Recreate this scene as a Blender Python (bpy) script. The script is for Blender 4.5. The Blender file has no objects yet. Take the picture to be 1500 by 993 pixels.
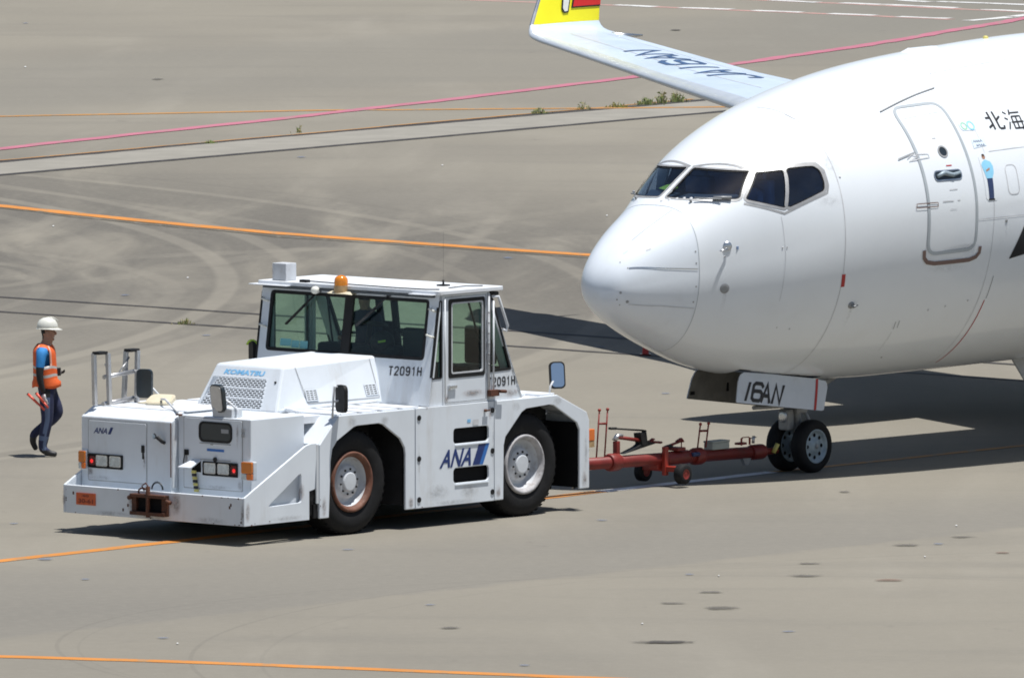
import bpy, bmesh, math, random
from math import sin, cos, tan, radians, pi, sqrt, atan2, hypot
from mathutils import Vector, Matrix
from mathutils.geometry import tessellate_polygon
import numpy as np
random.seed(7)
sc = bpy.context.scene
COL = sc.collection

# ------------------------------------------------------------------ camera
FPX, HZ, CAMH = 19210.0, -991.0, 14.9           # focal length and horizon in photo pixels, eye height in metres
PITCH = math.atan((496.5 - HZ) / FPX)
cam_d = bpy.data.cameras.new('camera')
cam = bpy.data.objects.new('camera', cam_d)
COL.objects.link(cam)
cam.location = (0, 0, CAMH)
cam.rotation_euler = (pi / 2 - PITCH, 0, 0)
cam_d.sensor_width = 36.0
cam_d.lens = FPX / 1500 * 36.0
cam_d.clip_start = 1.0
cam_d.clip_end = 6000.0
sc.camera = cam

# ------------------------------------------------------------------ light
SUN_V = Vector((0.22, -0.10, 1.0)).normalized()   # towards the sun
SUN_EL = math.asin(SUN_V.z)
SUN_AZ = atan2(SUN_V.x, SUN_V.y)
world = bpy.data.worlds.new('World')
sc.world = world
world.use_nodes = True
wn = world.node_tree
bg = wn.nodes['Background']
sky = wn.nodes.new('ShaderNodeTexSky')
sky.sky_type = 'NISHITA'
sky.sun_disc = False
sky.sun_elevation = SUN_EL
sky.sun_rotation = SUN_AZ
sky.air_density = 1.0
sky.dust_density = 1.0
sky.ozone_density = 1.0
wn.links.new(sky.outputs[0], bg.inputs[0])
bg.inputs[1].default_value = 0.066
sun_d = bpy.data.lights.new('sun', 'SUN')
sun_d.energy = 5.0
sun_d.angle = radians(0.5)
sun_d.color = (1.0, 0.98, 0.94)
sun = bpy.data.objects.new('sun', sun_d)
COL.objects.link(sun)
sun.rotation_euler = SUN_V.to_track_quat('Z', 'Y').to_euler()
sun.location = (30, 150, 120)
sc.view_settings.view_transform = 'Standard'
sc.view_settings.look = 'None'
sc.view_settings.gamma = 1.0
sc.view_settings.use_curve_mapping = False
sc.cycles.filter_width = 1.8
sc.view_settings.exposure = 0.16

# ------------------------------------------------------------------ materials
def srgb(r, g, b):
    f = lambda c: c / 12.92 if c <= 0.04045 else ((c + 0.055) / 1.055) ** 2.4
    return (f(r / 255), f(g / 255), f(b / 255), 1)

class NT:
    """small helper for building node trees"""
    def __init__(s, tree): s.t = tree
    def n(s, typ, ins=None, **kw):
        nd = s.t.nodes.new(typ)
        for k, v in kw.items(): setattr(nd, k, v)
        for k, v in (ins or {}).items():
            if hasattr(v, 'is_output') or isinstance(v, bpy.types.NodeSocket): s.t.links.new(v, nd.inputs[k])
            else: nd.inputs[k].default_value = v
        return nd
    def math(s, op, a, b=0.0, c=0.0, clamp=False):
        return s.n('ShaderNodeMath', {0: a, 1: b, 2: c}, operation=op, use_clamp=clamp).outputs[0]
    def noise(s, vec, scale, detail=4.0, rough=0.55, dist=0.0):
        return s.n('ShaderNodeTexNoise', {'Vector': vec, 'Scale': scale, 'Detail': detail, 'Roughness': rough, 'Distortion': dist}).outputs['Fac']
    def ramp(s, fac, lo, hi):
        return s.n('ShaderNodeMapRange', {0: fac, 1: lo, 2: hi, 3: 0.0, 4: 1.0}, interpolation_type='SMOOTHSTEP').outputs[0]
    def mix(s, fac, a, b, blend='MIX'):
        m = s.n('ShaderNodeMix', data_type='RGBA', blend_type=blend)
        for i, v in ((0, fac), (6, a), (7, b)):
            if isinstance(v, bpy.types.NodeSocket): s.t.links.new(v, m.inputs[i])
            else: m.inputs[i].default_value = v
        return m.outputs[2]
    def mapping(s, vec, scale=(1, 1, 1), loc=(0, 0, 0), rot=(0, 0, 0)):
        return s.n('ShaderNodeMapping', {'Vector': vec, 'Scale': scale, 'Location': loc, 'Rotation': rot}).outputs[0]

MATS = {}
def mat(name, col, rough=0.5, metal=0.0, var=0.10, scale=4.0, dirt=None, dirt_amt=0.0, dirt_scale=3.0, streak=False,
        bump=0.0, bump_scale=60.0, coat=0.0, spec=0.5, emit=None, emit_s=0.0):
    m = bpy.data.materials.new(name)
    m.use_nodes = True
    t = NT(m.node_tree)
    b = m.node_tree.nodes['Principled BSDF']
    tc = t.n('ShaderNodeTexCoord').outputs['Object']
    n1 = t.noise(tc, scale, 5)
    v = t.ramp(n1, 0.25, 0.75)
    c = t.mix(v, tuple(x * (1 - var) for x in col[:3]) + (1,), tuple(min(1, x * (1 + var * .5)) for x in col[:3]) + (1,))
    if dirt is not None:
        vec = t.mapping(tc, (1, 1, 0.22)) if streak else tc
        n2 = t.noise(vec, dirt_scale, 6, 0.65)
        d = t.math('MULTIPLY', t.ramp(n2, 0.52, 0.78), dirt_amt)
        c = t.mix(d, c, dirt)
    m.node_tree.links.new(c, b.inputs['Base Color'])
    b.inputs['Roughness'].default_value = rough
    rr = t.math('MULTIPLY_ADD', n1, 0.18, rough - 0.09, clamp=True)
    m.node_tree.links.new(rr, b.inputs['Roughness'])
    b.inputs['Metallic'].default_value = metal
    b.inputs['Specular IOR Level'].default_value = spec
    b.inputs['Coat Weight'].default_value = coat
    b.inputs['Coat Roughness'].default_value = 0.07
    if bump:
        bn = t.n('ShaderNodeBump', {'Strength': bump, 'Distance': 0.01, 'Height': t.noise(tc, bump_scale, 4)})
        m.node_tree.links.new(bn.outputs[0], b.inputs['Normal'])
    if emit is not None:
        b.inputs['Emission Color'].default_value = emit
        b.inputs['Emission Strength'].default_value = emit_s
    MATS[name] = m
    return m

def glass_mat(name, tint, gloss=0.045, ior=1.45, rough=0.02):
    m = bpy.data.materials.new(name)
    m.use_nodes = True
    t = NT(m.node_tree)
    for n in list(m.node_tree.nodes):
        if n.type != 'OUTPUT_MATERIAL': m.node_tree.nodes.remove(n)
    out = [n for n in m.node_tree.nodes if n.type == 'OUTPUT_MATERIAL'][0]
    tc = t.n('ShaderNodeTexCoord').outputs['Object']
    dust = t.math('MULTIPLY', t.ramp(t.noise(tc, 2.5, 5), 0.45, 0.8), 0.02)
    tr = t.n('ShaderNodeBsdfTransparent', {0: tint})
    gl = t.n('ShaderNodeBsdfGlossy', {0: (1, 1, 1, 1), 'Roughness': rough})
    df = t.n('ShaderNodeBsdfDiffuse', {0: (0.5, 0.5, 0.48, 1)})
    ge = t.n('ShaderNodeNewGeometry')
    dt = t.n('ShaderNodeVectorMath', {0: ge.outputs['Normal'], 1: ge.outputs['Incoming']}, operation='DOT_PRODUCT').outputs['Value']
    fr = t.math('MULTIPLY_ADD', t.math('POWER', t.math('SUBTRACT', 1.0, t.math('ABSOLUTE', dt), clamp=True), 5.0), .92, gloss)
    a = t.n('ShaderNodeMixShader', {0: fr, 1: tr.outputs[0], 2: gl.outputs[0]})
    c = t.n('ShaderNodeMixShader', {0: dust, 1: a.outputs[0], 2: df.outputs[0]})
    m.node_tree.links.new(c.outputs[0], out.inputs[0])
    MATS[name] = m
    return m

GRIME = (0.16, 0.13, 0.10, 1)
RUST = (0.17, 0.055, 0.022, 1)
mat('tug_paint', (0.70, 0.745, 0.795), 0.42, var=0.06, scale=1.6, dirt=(0.36, 0.30, 0.23, 1), dirt_amt=0.30, dirt_scale=2.6, streak=True, bump=0.03, bump_scale=9)
mat('tug_deck_paint', (0.72, 0.75, 0.79), 0.5, var=0.06, scale=3, dirt=(0.4, 0.36, 0.3, 1), dirt_amt=0.3, dirt_scale=4)
mat('scuffed_paint', (0.58, 0.61, 0.64), 0.5, var=0.10, scale=3, dirt=(0.34, 0.20, 0.13, 1), dirt_amt=0.45, dirt_scale=5)
mat('air_white', (0.79, 0.83, 0.87), 0.34, var=0.025, scale=0.9, dirt=(0.58, 0.56, 0.53, 1), dirt_amt=0.12, dirt_scale=1.1, coat=0.6, bump=0.006, bump_scale=2.0)
mat('radome_white', (0.76, 0.81, 0.87), 0.34, var=0.03, scale=2, dirt=(0.5, 0.5, 0.5, 1), dirt_amt=0.12, dirt_scale=5, coat=0.7)
mat('wing_grey', (0.52, 0.61, 0.72), 0.36, var=0.07, scale=1.2, dirt=(0.62, 0.60, 0.58, 1), dirt_amt=0.5, dirt_scale=1.4)
mat('bare_metal', (0.62, 0.64, 0.67), 0.28, 0.9, var=0.08)
mat('aluminium', (0.55, 0.55, 0.56), 0.38, 0.75, var=0.12, scale=8)
mat('seam', (0.34, 0.35, 0.36), 0.6, var=0.2)
mat('seam_faint', (0.60, 0.61, 0.63), 0.55, var=0.2)
mat('door_trim', (0.40, 0.44, 0.47), 0.4, var=0.06)
mat('window_trim', (0.42, 0.42, 0.42), 0.42, 0.3, var=0.12, scale=9)
mat('brown_strip', (0.20, 0.13, 0.11), 0.5, var=0.1)
mat('black_paint', (0.015, 0.015, 0.017), 0.4, var=0.2)
mat('blue_letters', (0.012, 0.035, 0.16), 0.4, var=0.1)
mat('blue_light', (0.03, 0.16, 0.50), 0.4, var=0.1)
mat('letter_cyan', (0.22, 0.52, 0.82), 0.4, var=0.15, scale=20)
mat('wing_letters', (0.045, 0.095, 0.21), 0.45, var=0.2)
mat('grey_letters', (0.025, 0.025, 0.028), 0.5, var=0.2)
mat('rubber', (0.013, 0.013, 0.014), 0.75, var=0.25, scale=10, dirt=(0.035, 0.033, 0.03, 1), dirt_amt=0.4, dirt_scale=8, bump=0.15, bump_scale=40, spec=0.25)
mat('black_rubber', (0.014, 0.014, 0.015), 0.6, var=0.2, spec=0.3)
mat('dark_void', (0.012, 0.012, 0.013), 0.9, var=0.1, spec=0.1)
mat('under_dark', (0.03, 0.03, 0.032), 0.8, var=0.3, spec=0.2)
mat('rim_paint', (0.55, 0.57, 0.60), 0.45, var=0.12, scale=6, dirt=(0.17, 0.10, 0.06, 1), dirt_amt=0.6, dirt_scale=7)
mat('rim_rust', (0.16, 0.065, 0.04), 0.7, var=0.3, scale=9, dirt=(0.32, 0.22, 0.17, 1), dirt_amt=0.6, dirt_scale=12)
mat('rim_worn', (0.42, 0.41, 0.42), 0.6, var=0.25, scale=12, dirt=(0.13, 0.09, 0.07, 1), dirt_amt=0.9, dirt_scale=14)
mat('hub_paint', (0.60, 0.63, 0.67), 0.4, var=0.08, dirt=(0.25, 0.2, 0.16, 1), dirt_amt=0.3)
mat('rust', (0.10, 0.036, 0.018), 0.75, var=0.4, scale=14, dirt=(0.03, 0.015, 0.01, 1), dirt_amt=0.8, dirt_scale=8, bump=0.3)
mat('amber', (0.62, 0.17, 0.012), 0.22, var=0.15, coat=0.5)
mat('amber_dome', (0.72, 0.23, 0.012), 0.15, var=0.2, scale=20, coat=0.8)
mat('orange_lens', (0.70, 0.16, 0.02), 0.25, var=0.1, coat=0.4)
mat('clear_lens', (0.55, 0.60, 0.62), 0.12, 0.25, var=0.25, scale=22, coat=0.6)
mat('red_lamp', (0.55, 0.01, 0.01), 0.3, var=0.05, emit=(1.0, 0.03, 0.03, 1), emit_s=0.7)
mat('red_lens', (0.10, 0.008, 0.01), 0.25, var=0.1)
mat('plate_orange', (0.60, 0.11, 0.03), 0.5, var=0.1, scale=16)
mat('plate_text', (0.22, 0.03, 0.012), 0.5, var=0.1)
mat('red_paint', (0.20, 0.019, 0.014), 0.5, var=0.25, scale=6, dirt=(0.10, 0.03, 0.02, 1), dirt_amt=0.6, dirt_scale=5, bump=0.1)
mat('red_paint_bright', (0.29, 0.028, 0.016), 0.45, var=0.2, scale=6, dirt=(0.12, 0.04, 0.02, 1), dirt_amt=0.5)
mat('red_mark', (0.45, 0.03, 0.03), 0.45, var=0.1)
mat('mirror_glass', (0.85, 0.87, 0.9), 0.03, 1.0, var=0.02)
mat('mirror_dark', (0.022, 0.032, 0.04), 0.32, var=0.2, coat=0.3)
mat('cream', (0.62, 0.56, 0.42), 0.5, var=0.15, dirt=RUST, dirt_amt=0.4, dirt_scale=12)
mat('beacon_base', (0.42, 0.28, 0.14), 0.5, var=0.25, scale=15)
mat('hose_yellow', (0.62, 0.55, 0.16), 0.5, var=0.2)
mat('seat_dark', (0.028, 0.030, 0.034), 0.7, var=0.2)
mat('interior_dark', (0.035, 0.042, 0.055), 0.75, var=0.15)
mat('cockpit_grey', (0.055, 0.065, 0.075), 0.7, var=0.15)
mat('cockpit_navy', (0.20, 0.28, 0.44), 0.7, var=0.15)
mat('lime', (0.45, 0.66, 0.08), 0.6, var=0.1)
mat('sticker_teal', (0.16, 0.42, 0.45), 0.5, var=0.05)
mat('gear_grey', (0.30, 0.31, 0.32), 0.5, 0.2, var=0.2, scale=8)
mat('gear_inside', (0.15, 0.145, 0.13), 0.6, var=0.25, scale=5, dirt=(0.08, 0.075, 0.065, 1), dirt_amt=0.6, dirt_scale=4)
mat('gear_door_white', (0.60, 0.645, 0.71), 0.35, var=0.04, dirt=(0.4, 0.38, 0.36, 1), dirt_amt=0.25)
mat('wheel_bluegrey', (0.30, 0.37, 0.42), 0.45, 0.2, var=0.2, scale=12)
mat('nacelle_grey', (0.50, 0.52, 0.54), 0.35, var=0.05)
mat('toolbox_grey', (0.36, 0.38, 0.34), 0.5, var=0.12)
mat('yellow_paint', (0.86, 0.78, 0.02), 0.4, var=0.03)
mat('tail_red', (0.62, 0.02, 0.02), 0.4, var=0.05)
mat('sticker_white', (0.70, 0.80, 0.90), 0.4, var=0.03)
mat('sticker_blue', (0.28, 0.62, 0.85), 0.45, var=0.08)
mat('sticker_green', (0.35, 0.65, 0.42), 0.45, var=0.08)
mat('sticker_navy', (0.03, 0.05, 0.13), 0.45, var=0.1)
mat('skin', (0.40, 0.225, 0.15), 0.6, var=0.08, scale=20)
mat('hair', (0.012, 0.010, 0.009), 0.7, var=0.2)
mat('helmet_white', (0.70, 0.70, 0.64), 0.35, var=0.04, coat=0.2)
mat('vest_orange', (0.80, 0.13, 0.025), 0.7, var=0.14, scale=12)
mat('reflective', (0.52, 0.50, 0.48), 0.45, var=0.1, scale=30)
mat('pink_trim', (0.80, 0.40, 0.30), 0.6, var=0.1)
mat('shirt_blue', (0.025, 0.22, 0.55), 0.75, var=0.15, scale=14)
mat('trousers_navy', (0.022, 0.028, 0.075), 0.8, var=0.25, scale=11, bump=0.2, bump_scale=14)
mat('stripe_blue', (0.10, 0.14, 0.24), 0.6, var=0.1)
mat('shoe_black', (0.018, 0.018, 0.02), 0.5, var=0.2)
mat('sleeve_black', (0.014, 0.014, 0.016), 0.75, var=0.2)
mat('glove_white', (0.60, 0.60, 0.60), 0.7, var=0.15, scale=20)
mat('wand_red', (0.72, 0.10, 0.06), 0.35, var=0.1)
mat('driver_navy', (0.022, 0.038, 0.075), 0.8, var=0.2)
mat('pilot_blue', (0.16, 0.26, 0.42), 0.8, var=0.1)
mat('grass', (0.24, 0.31, 0.09), 0.7, var=0.35, scale=12)
mat('dry_grass', (0.42, 0.37, 0.18), 0.7, var=0.3, scale=12)
glass_mat('cab_glass', (0.62, 0.79, 0.71, 1))
glass_mat('cockpit_glass', (0.46, 0.58, 0.74, 1), gloss=0.08)

# ------------------------------------------------------------------ mesh builder
class MB:
    def __init__(s): s.v = []; s.f = []; s.m = []; s.sm = []
    def add(s, vs, fs, mi=0, smooth=False):
        o = len(s.v)
        s.v += [tuple(v) for v in vs]
        for f in fs:
            s.f.append(tuple(i + o for i in f)); s.m.append(mi); s.sm.append(smooth)
        return s
    def box(s, lo, hi, mi=0):
        x0, y0, z0 = lo; x1, y1, z1 = hi
        return s.add([(x0, y0, z0), (x1, y0, z0), (x1, y1, z0), (x0, y1, z0), (x0, y0, z1), (x1, y0, z1), (x1, y1, z1), (x0, y1, z1)],
                     [(0, 3, 2, 1), (4, 5, 6, 7), (0, 1, 5, 4), (1, 2, 6, 5), (2, 3, 7, 6), (3, 0, 4, 7)], mi)
    def hexa(s, p, mi=0):       # eight corners, bottom loop then top loop
        return s.add(p, [(0, 3, 2, 1), (4, 5, 6, 7), (0, 1, 5, 4), (1, 2, 6, 5), (2, 3, 7, 6), (3, 0, 4, 7)], mi)
    def tube(s, pts, r, n=10, mi=0, caps=True, closed=False, smooth=True):
        pts = [Vector(p) for p in pts]
        rs = r if isinstance(r, (list, tuple)) else [r] * len(pts)
        N = len(pts); vs = []; fs = []
        up = None
        for i, p in enumerate(pts):
            if closed: t = pts[(i + 1) % N] - pts[i - 1]
            else: t = pts[min(i + 1, N - 1)] - pts[max(i - 1, 0)]
            t.normalize()
            if up is None:
                up = Vector((0, 0, 1)) if abs(t.z) < 0.9 else Vector((1, 0, 0))
            a = t.cross(up).normalized(); b = a.cross(t).normalized(); up = b
            for k in range(n):
                an = 2 * pi * k / n
                vs.append(p + (a * cos(an) + b * sin(an)) * rs[i])
        for i in range(N if closed else N - 1):
            j = (i + 1) % N
            for k in range(n):
                l = (k + 1) % n
                fs.append((i * n + k, i * n + l, j * n + l, j * n + k))
        s.add(vs, fs, mi, smooth)
        if caps and not closed:
            s.add(vs[:n], [tuple(range(n))[::-1]], mi)
            s.add(vs[-n:], [tuple(range(n))], mi)
        return s
    def lathe(s, prof, o, ax, n=32, mi=0, smooth=True, mis=None):
        """prof: list of (distance along axis, radius)"""
        o = Vector(o); ax = Vector(ax).normalized()
        a = ax.cross(Vector((0, 0, 1)) if abs(ax.z) < .9 else Vector((1, 0, 0))).normalized(); b = ax.cross(a)
        vs = []
        for d, r in prof:
            for k in range(n):
                an = 2 * pi * k / n
                vs.append(o + ax * d + (a * cos(an) + b * sin(an)) * r)
        base = len(s.v); s.v += [tuple(v) for v in vs]
        for i in range(len(prof) - 1):
            for k in range(n):
                l = (k + 1) % n
                s.f.append((base + i * n + k, base + i * n + l, base + (i + 1) * n + l, base + (i + 1) * n + k))
                s.m.append(mis[i] if mis else mi); s.sm.append(smooth)
        return s
    def plate(s, outer, holes, fn, t, mi=0, edge_mi=None):
        """flat plate with holes: 2D loops, fn(u, v, d) -> 3D with d = depth behind the face"""
        loops = [outer] + list(holes)
        flat = [p for l in loops for p in l]
        tri = tessellate_polygon([[Vector((p[0], p[1], 0)) for p in l] for l in loops])
        n = len(flat)
        vs = [fn(p[0], p[1], 0.0) for p in flat] + [fn(p[0], p[1], t) for p in flat]
        fs = []
        for a, b, c in tri:
            fs.append((a, b, c)); fs.append((c + n, b + n, a + n))
        s.add(vs, fs, mi)
        o = 0
        for l in loops:
            k = len(l); q = []
            for i in range(k):
                j = (i + 1) % k
                q.append((o + i, o + j, o + j + n, o + i + n))
            base = len(s.v) - 2 * n
            for f in q:
                s.f.append(tuple(i + base for i in f)); s.m.append(mi if edge_mi is None else edge_mi); s.sm.append(False)
            o += k
        return s
    def build(s, name, mats, parent=None, bevel=0.0, fix=True, autosmooth=None):
        me = bpy.data.meshes.new(name)
        me.from_pydata(s.v, [], s.f)
        if not isinstance(mats, (list, tuple)): mats = [mats]
        for m in mats: me.materials.append(MATS[m] if isinstance(m, str) else m)
        me.polygons.foreach_set('material_index', s.m)
        me.polygons.foreach_set('use_smooth', s.sm)
        if fix:
            bm = bmesh.new(); bm.from_mesh(me)
            bmesh.ops.remove_doubles(bm, verts=bm.verts, dist=0.00005)
            bmesh.ops.recalc_face_normals(bm, faces=bm.faces)
            bm.to_mesh(me); bm.free()
        me.update()
        o = bpy.data.objects.new(name, me)
        COL.objects.link(o)
        if parent: o.parent = parent
        if bevel:
            b = o.modifiers.new('bevel', 'BEVEL'); b.width = bevel; b.segments = 2; b.limit_method = 'ANGLE'; b.angle_limit = radians(40)
        return o

def tag(o, label=None, cat=None, group=None, kind=None):
    if label: o['label'] = label
    if cat: o['category'] = cat
    if group: o['group'] = group
    if kind: o['kind'] = kind
    return o
def empty(name, M, label, cat, group=None):
    o = bpy.data.objects.new(name, None); COL.objects.link(o)
    o.empty_display_size = 0.3
    if isinstance(M, Matrix): o.matrix_world = M
    else: o.location = M
    return tag(o, label, cat, group)

def rrect(x0, y0, x1, y1, r, n=5):
    pts = []
    for cx, cy, a0 in ((x1 - r, y0 + r, -pi / 2), (x1 - r, y1 - r, 0), (x0 + r, y1 - r, pi / 2), (x0 + r, y0 + r, pi)):
        for i in range(n + 1):
            a = a0 + pi / 2 * i / n
            pts.append((cx + r * cos(a), cy + r * sin(a)))
    return pts
def round_poly(P, r, n=4):
    out = []; N = len(P)
    for i in range(N):
        a, b, c = Vector(P[i - 1]), Vector(P[i]), Vector(P[(i + 1) % N])
        d1 = (a - b); d2 = (c - b)
        k = min(r, d1.length * .45, d2.length * .45)
        p, q = b + d1.normalized() * k, b + d2.normalized() * k
        for j in range(n + 1):
            t = j / n
            out.append(tuple((1 - t) ** 2 * p + 2 * t * (1 - t) * b + t * t * q))
    return out

def text_mesh(txt, shear=0.0, bold=0.0, size=1.0):
    """triangles of a word, scaled so that it fills 0..1 by 0..1"""
    cu = bpy.data.curves.new('tmp', 'FONT')
    cu.body = txt; cu.shear = 0; cu.offset = bold; cu.resolution_u = 3
    ob = bpy.data.objects.new('tmp', cu); COL.objects.link(ob)
    dg = bpy.context.evaluated_depsgraph_get()
    me = ob.evaluated_get(dg).to_mesh()
    V = [(v.co.x, v.co.y) for v in me.vertices]
    F = [tuple(p.vertices) for p in me.polygons]
    ob.evaluated_get(dg).to_mesh_clear()
    COL.objects.unlink(ob); bpy.data.objects.remove(ob); bpy.data.curves.remove(cu)
    V = [(x + shear * y, y) for x, y in V]
    x0 = min(v[0] for v in V); x1 = max(v[0] for v in V); y0 = min(v[1] for v in V); y1 = max(v[1] for v in V)
    return [((x - x0) / (x1 - x0), (y - y0) / (y1 - y0)) for x, y in V], F
def subdiv(V, F, k):
    V = list(V)
    F = [t for f in F for t in [(f[0], f[i], f[i + 1]) for i in range(1, len(f) - 1)]]
    for _ in range(k):
        c = {}; out = []
        def mid(a, b):
            key = (min(a, b), max(a, b))
            if key not in c: c[key] = len(V); V.append(((V[a][0] + V[b][0]) / 2, (V[a][1] + V[b][1]) / 2))
            return c[key]
        for a, b, d in F:
            x, y, z = mid(a, b), mid(b, d), mid(d, a); out += [(a, x, z), (x, b, y), (z, y, d), (x, y, z)]
        F = out
    return V, F
def text_on(mb, txt, fn, shear=0.0, bold=0.0, mi=0):
    V, F = text_mesh(txt, shear, bold)
    mb.add([fn(u, v) for u, v in V], F, mi)
    return mb

GLY = {'T': [[(0, 1), (.6, 1)], [(.3, 1), (.3, 0)]], '2': [[(0, .78), (.05, .93), (.17, 1), (.43, 1), (.55, .93), (.6, .78), (.55, .6), (.02, .06), (.0, 0), (.6, 0)]],
       '0': [[(0, .2), (0, .8), (.1, .96), (.3, 1), (.5, .96), (.6, .8), (.6, .2), (.5, .04), (.3, 0), (.1, .04), (0, .2)]],
       '9': [[(.04, .12), (.18, 0), (.42, 0), (.56, .12), (.6, .35), (.6, .76), (.5, .95), (.3, 1), (.1, .95), (0, .78), (0, .62), (.1, .47), (.3, .42), (.5, .47), (.6, .6)]],
       '1': [[(.12, .82), (.33, 1), (.33, 0)]], 'I': [[(.3, 0), (.3, 1)]], 'H': [[(0, 0), (0, 1)], [(.6, 0), (.6, 1)], [(0, .5), (.6, .5)]],
       '6': [[(.6, .84), (.48, 1), (.12, 1), (0, .87), (0, .13), (.12, 0), (.48, 0), (.6, .13), (.6, .42), (.48, .55), (.12, .55), (0, .45)]],
       'A': [[(0, 0), (.3, 1), (.6, 0)], [(.11, .34), (.49, .34)]], 'N': [[(0, 0), (0, 1), (.6, 0), (.6, 1)]], 'J': [[(.6, 1), (.6, .15), (.48, 0), (.12, 0), (0, .15), (0, .32)]]}
def stroke_tris(ch, w, h, sw, sub=1):
    """stencil style character as flat polygons, w by h, stroke sw"""
    V = []; F = []
    for line in GLY[ch]:
        P = [Vector((a / .6 * w, b * h)) for a, b in line]; N = len(P); closed = (P[0] - P[-1]).length < 1e-6
        L = []
        for i, p in enumerate(P):
            d0 = (p - P[i - 1]).normalized() if i else ((P[0] - P[-2]).normalized() if closed else None)
            d1 = (P[i + 1] - p).normalized() if i < N - 1 else ((P[1] - P[0]).normalized() if closed else None)
            d0 = d0 or d1; d1 = d1 or d0
            n0 = Vector((-d0.y, d0.x)); n1 = Vector((-d1.y, d1.x)); b = (n0 + n1)
            b = b.normalized() if b.length > .2 else n0
            k = min(1.8, 1 / max(.3, b.dot(n0)))
            e = Vector((0, 0))
            if not closed and i == 0: e = -d1 * sw * .3
            if not closed and i == N - 1: e = d0 * sw * .3
            L.append((p + e + b * k * sw / 2, p + e - b * k * sw / 2))
        o = len(V)
        for a, b in L: V += [tuple(a), tuple(b)]
        F += [(o + 2 * i, o + 2 * i + 1, o + 2 * i + 3, o + 2 * i + 2) for i in range(N - 1)]
    return subdiv(V, F, sub)
def stroke_text(m, txt, fn, w, h, gap, sw, sub=0):
    x = 0.0
    for ch in txt:
        V, F = stroke_tris(ch, w, h, sw, sub); m.add([fn(x + a, b) for a, b in V], F); x += w + gap
    return m
def fade_mat(name, col, amt):
    mt = bpy.data.materials.new(name); mt.use_nodes = True
    t = NT(mt.node_tree); b = mt.node_tree.nodes['Principled BSDF']; out = [n for n in mt.node_tree.nodes if n.type == 'OUTPUT_MATERIAL'][0]
    f = t.n('ShaderNodeAttribute', attribute_name='fade').outputs['Fac']
    n = t.noise(t.n('ShaderNodeTexCoord').outputs['Object'], 16.0, 5, .7)
    k = t.math('MULTIPLY', t.math('MULTIPLY', f, t.ramp(n, .25, .7)), amt)
    b.inputs['Base Color'].default_value = col; b.inputs['Roughness'].default_value = .7
    mx = t.n('ShaderNodeMixShader', {0: k, 1: t.n('ShaderNodeBsdfTransparent').outputs[0], 2: b.outputs[0]})
    mt.node_tree.links.new(mx.outputs[0], out.inputs[0]); MATS[name] = mt
fade_mat('rust_stain', (.22, .10, .045, 1), .6); fade_mat('grime_stain', (.26, .22, .17, 1), .30); fade_mat('skin_smudge', (.45, .44, .44, 1), .16); fade_mat('soot_stain', (.07, .06, .05, 1), .6)
def soft_spot(name, mt, fn, cx, cy, rx, ry, parent, head=.5):
    """stain whose strength fades to its rim; head = where along its height it is strongest"""
    n = 16; vs = [fn(cx, cy + ry * (2 * head - 1) * .8)]; fade = [1.0]; fs = []
    for j, (r, f) in enumerate(((.45, .7), (.75, .3), (1.0, 0.0))):
        for i in range(n):
            a = 2 * pi * i / n; off = ry * (2 * head - 1) * .8 * (1 - r)
            vs.append(fn(cx + rx * r * cos(a), cy + off + ry * r * sin(a))); fade.append(f)
    fs += [(0, 1 + i, 1 + (i + 1) % n) for i in range(n)]
    for j in range(2): fs += [(1 + j * n + i, 1 + j * n + (i + 1) % n, 1 + (j + 1) * n + (i + 1) % n, 1 + (j + 1) * n + i) for i in range(n)]
    fs = [f[::-1] for f in fs]
    o = MB().add(vs, fs, 0, True).build(name, mt, parent, fix=False)
    at = o.data.attributes.new('fade', 'FLOAT', 'POINT'); at.data.foreach_set('value', fade)
    return o

def G(px, py, z=0.0):
    """point of the apron seen at a place of the photograph"""
    d = Vector((0, cos(PITCH), -sin(PITCH))) + Vector((1, 0, 0)) * ((px - 750) / FPX) - Vector((0, sin(PITCH), cos(PITCH))) * ((py - 496.5) / FPX)
    t = (z - CAMH) / d.z
    return Vector((0, 0, CAMH)) + d * t

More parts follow.
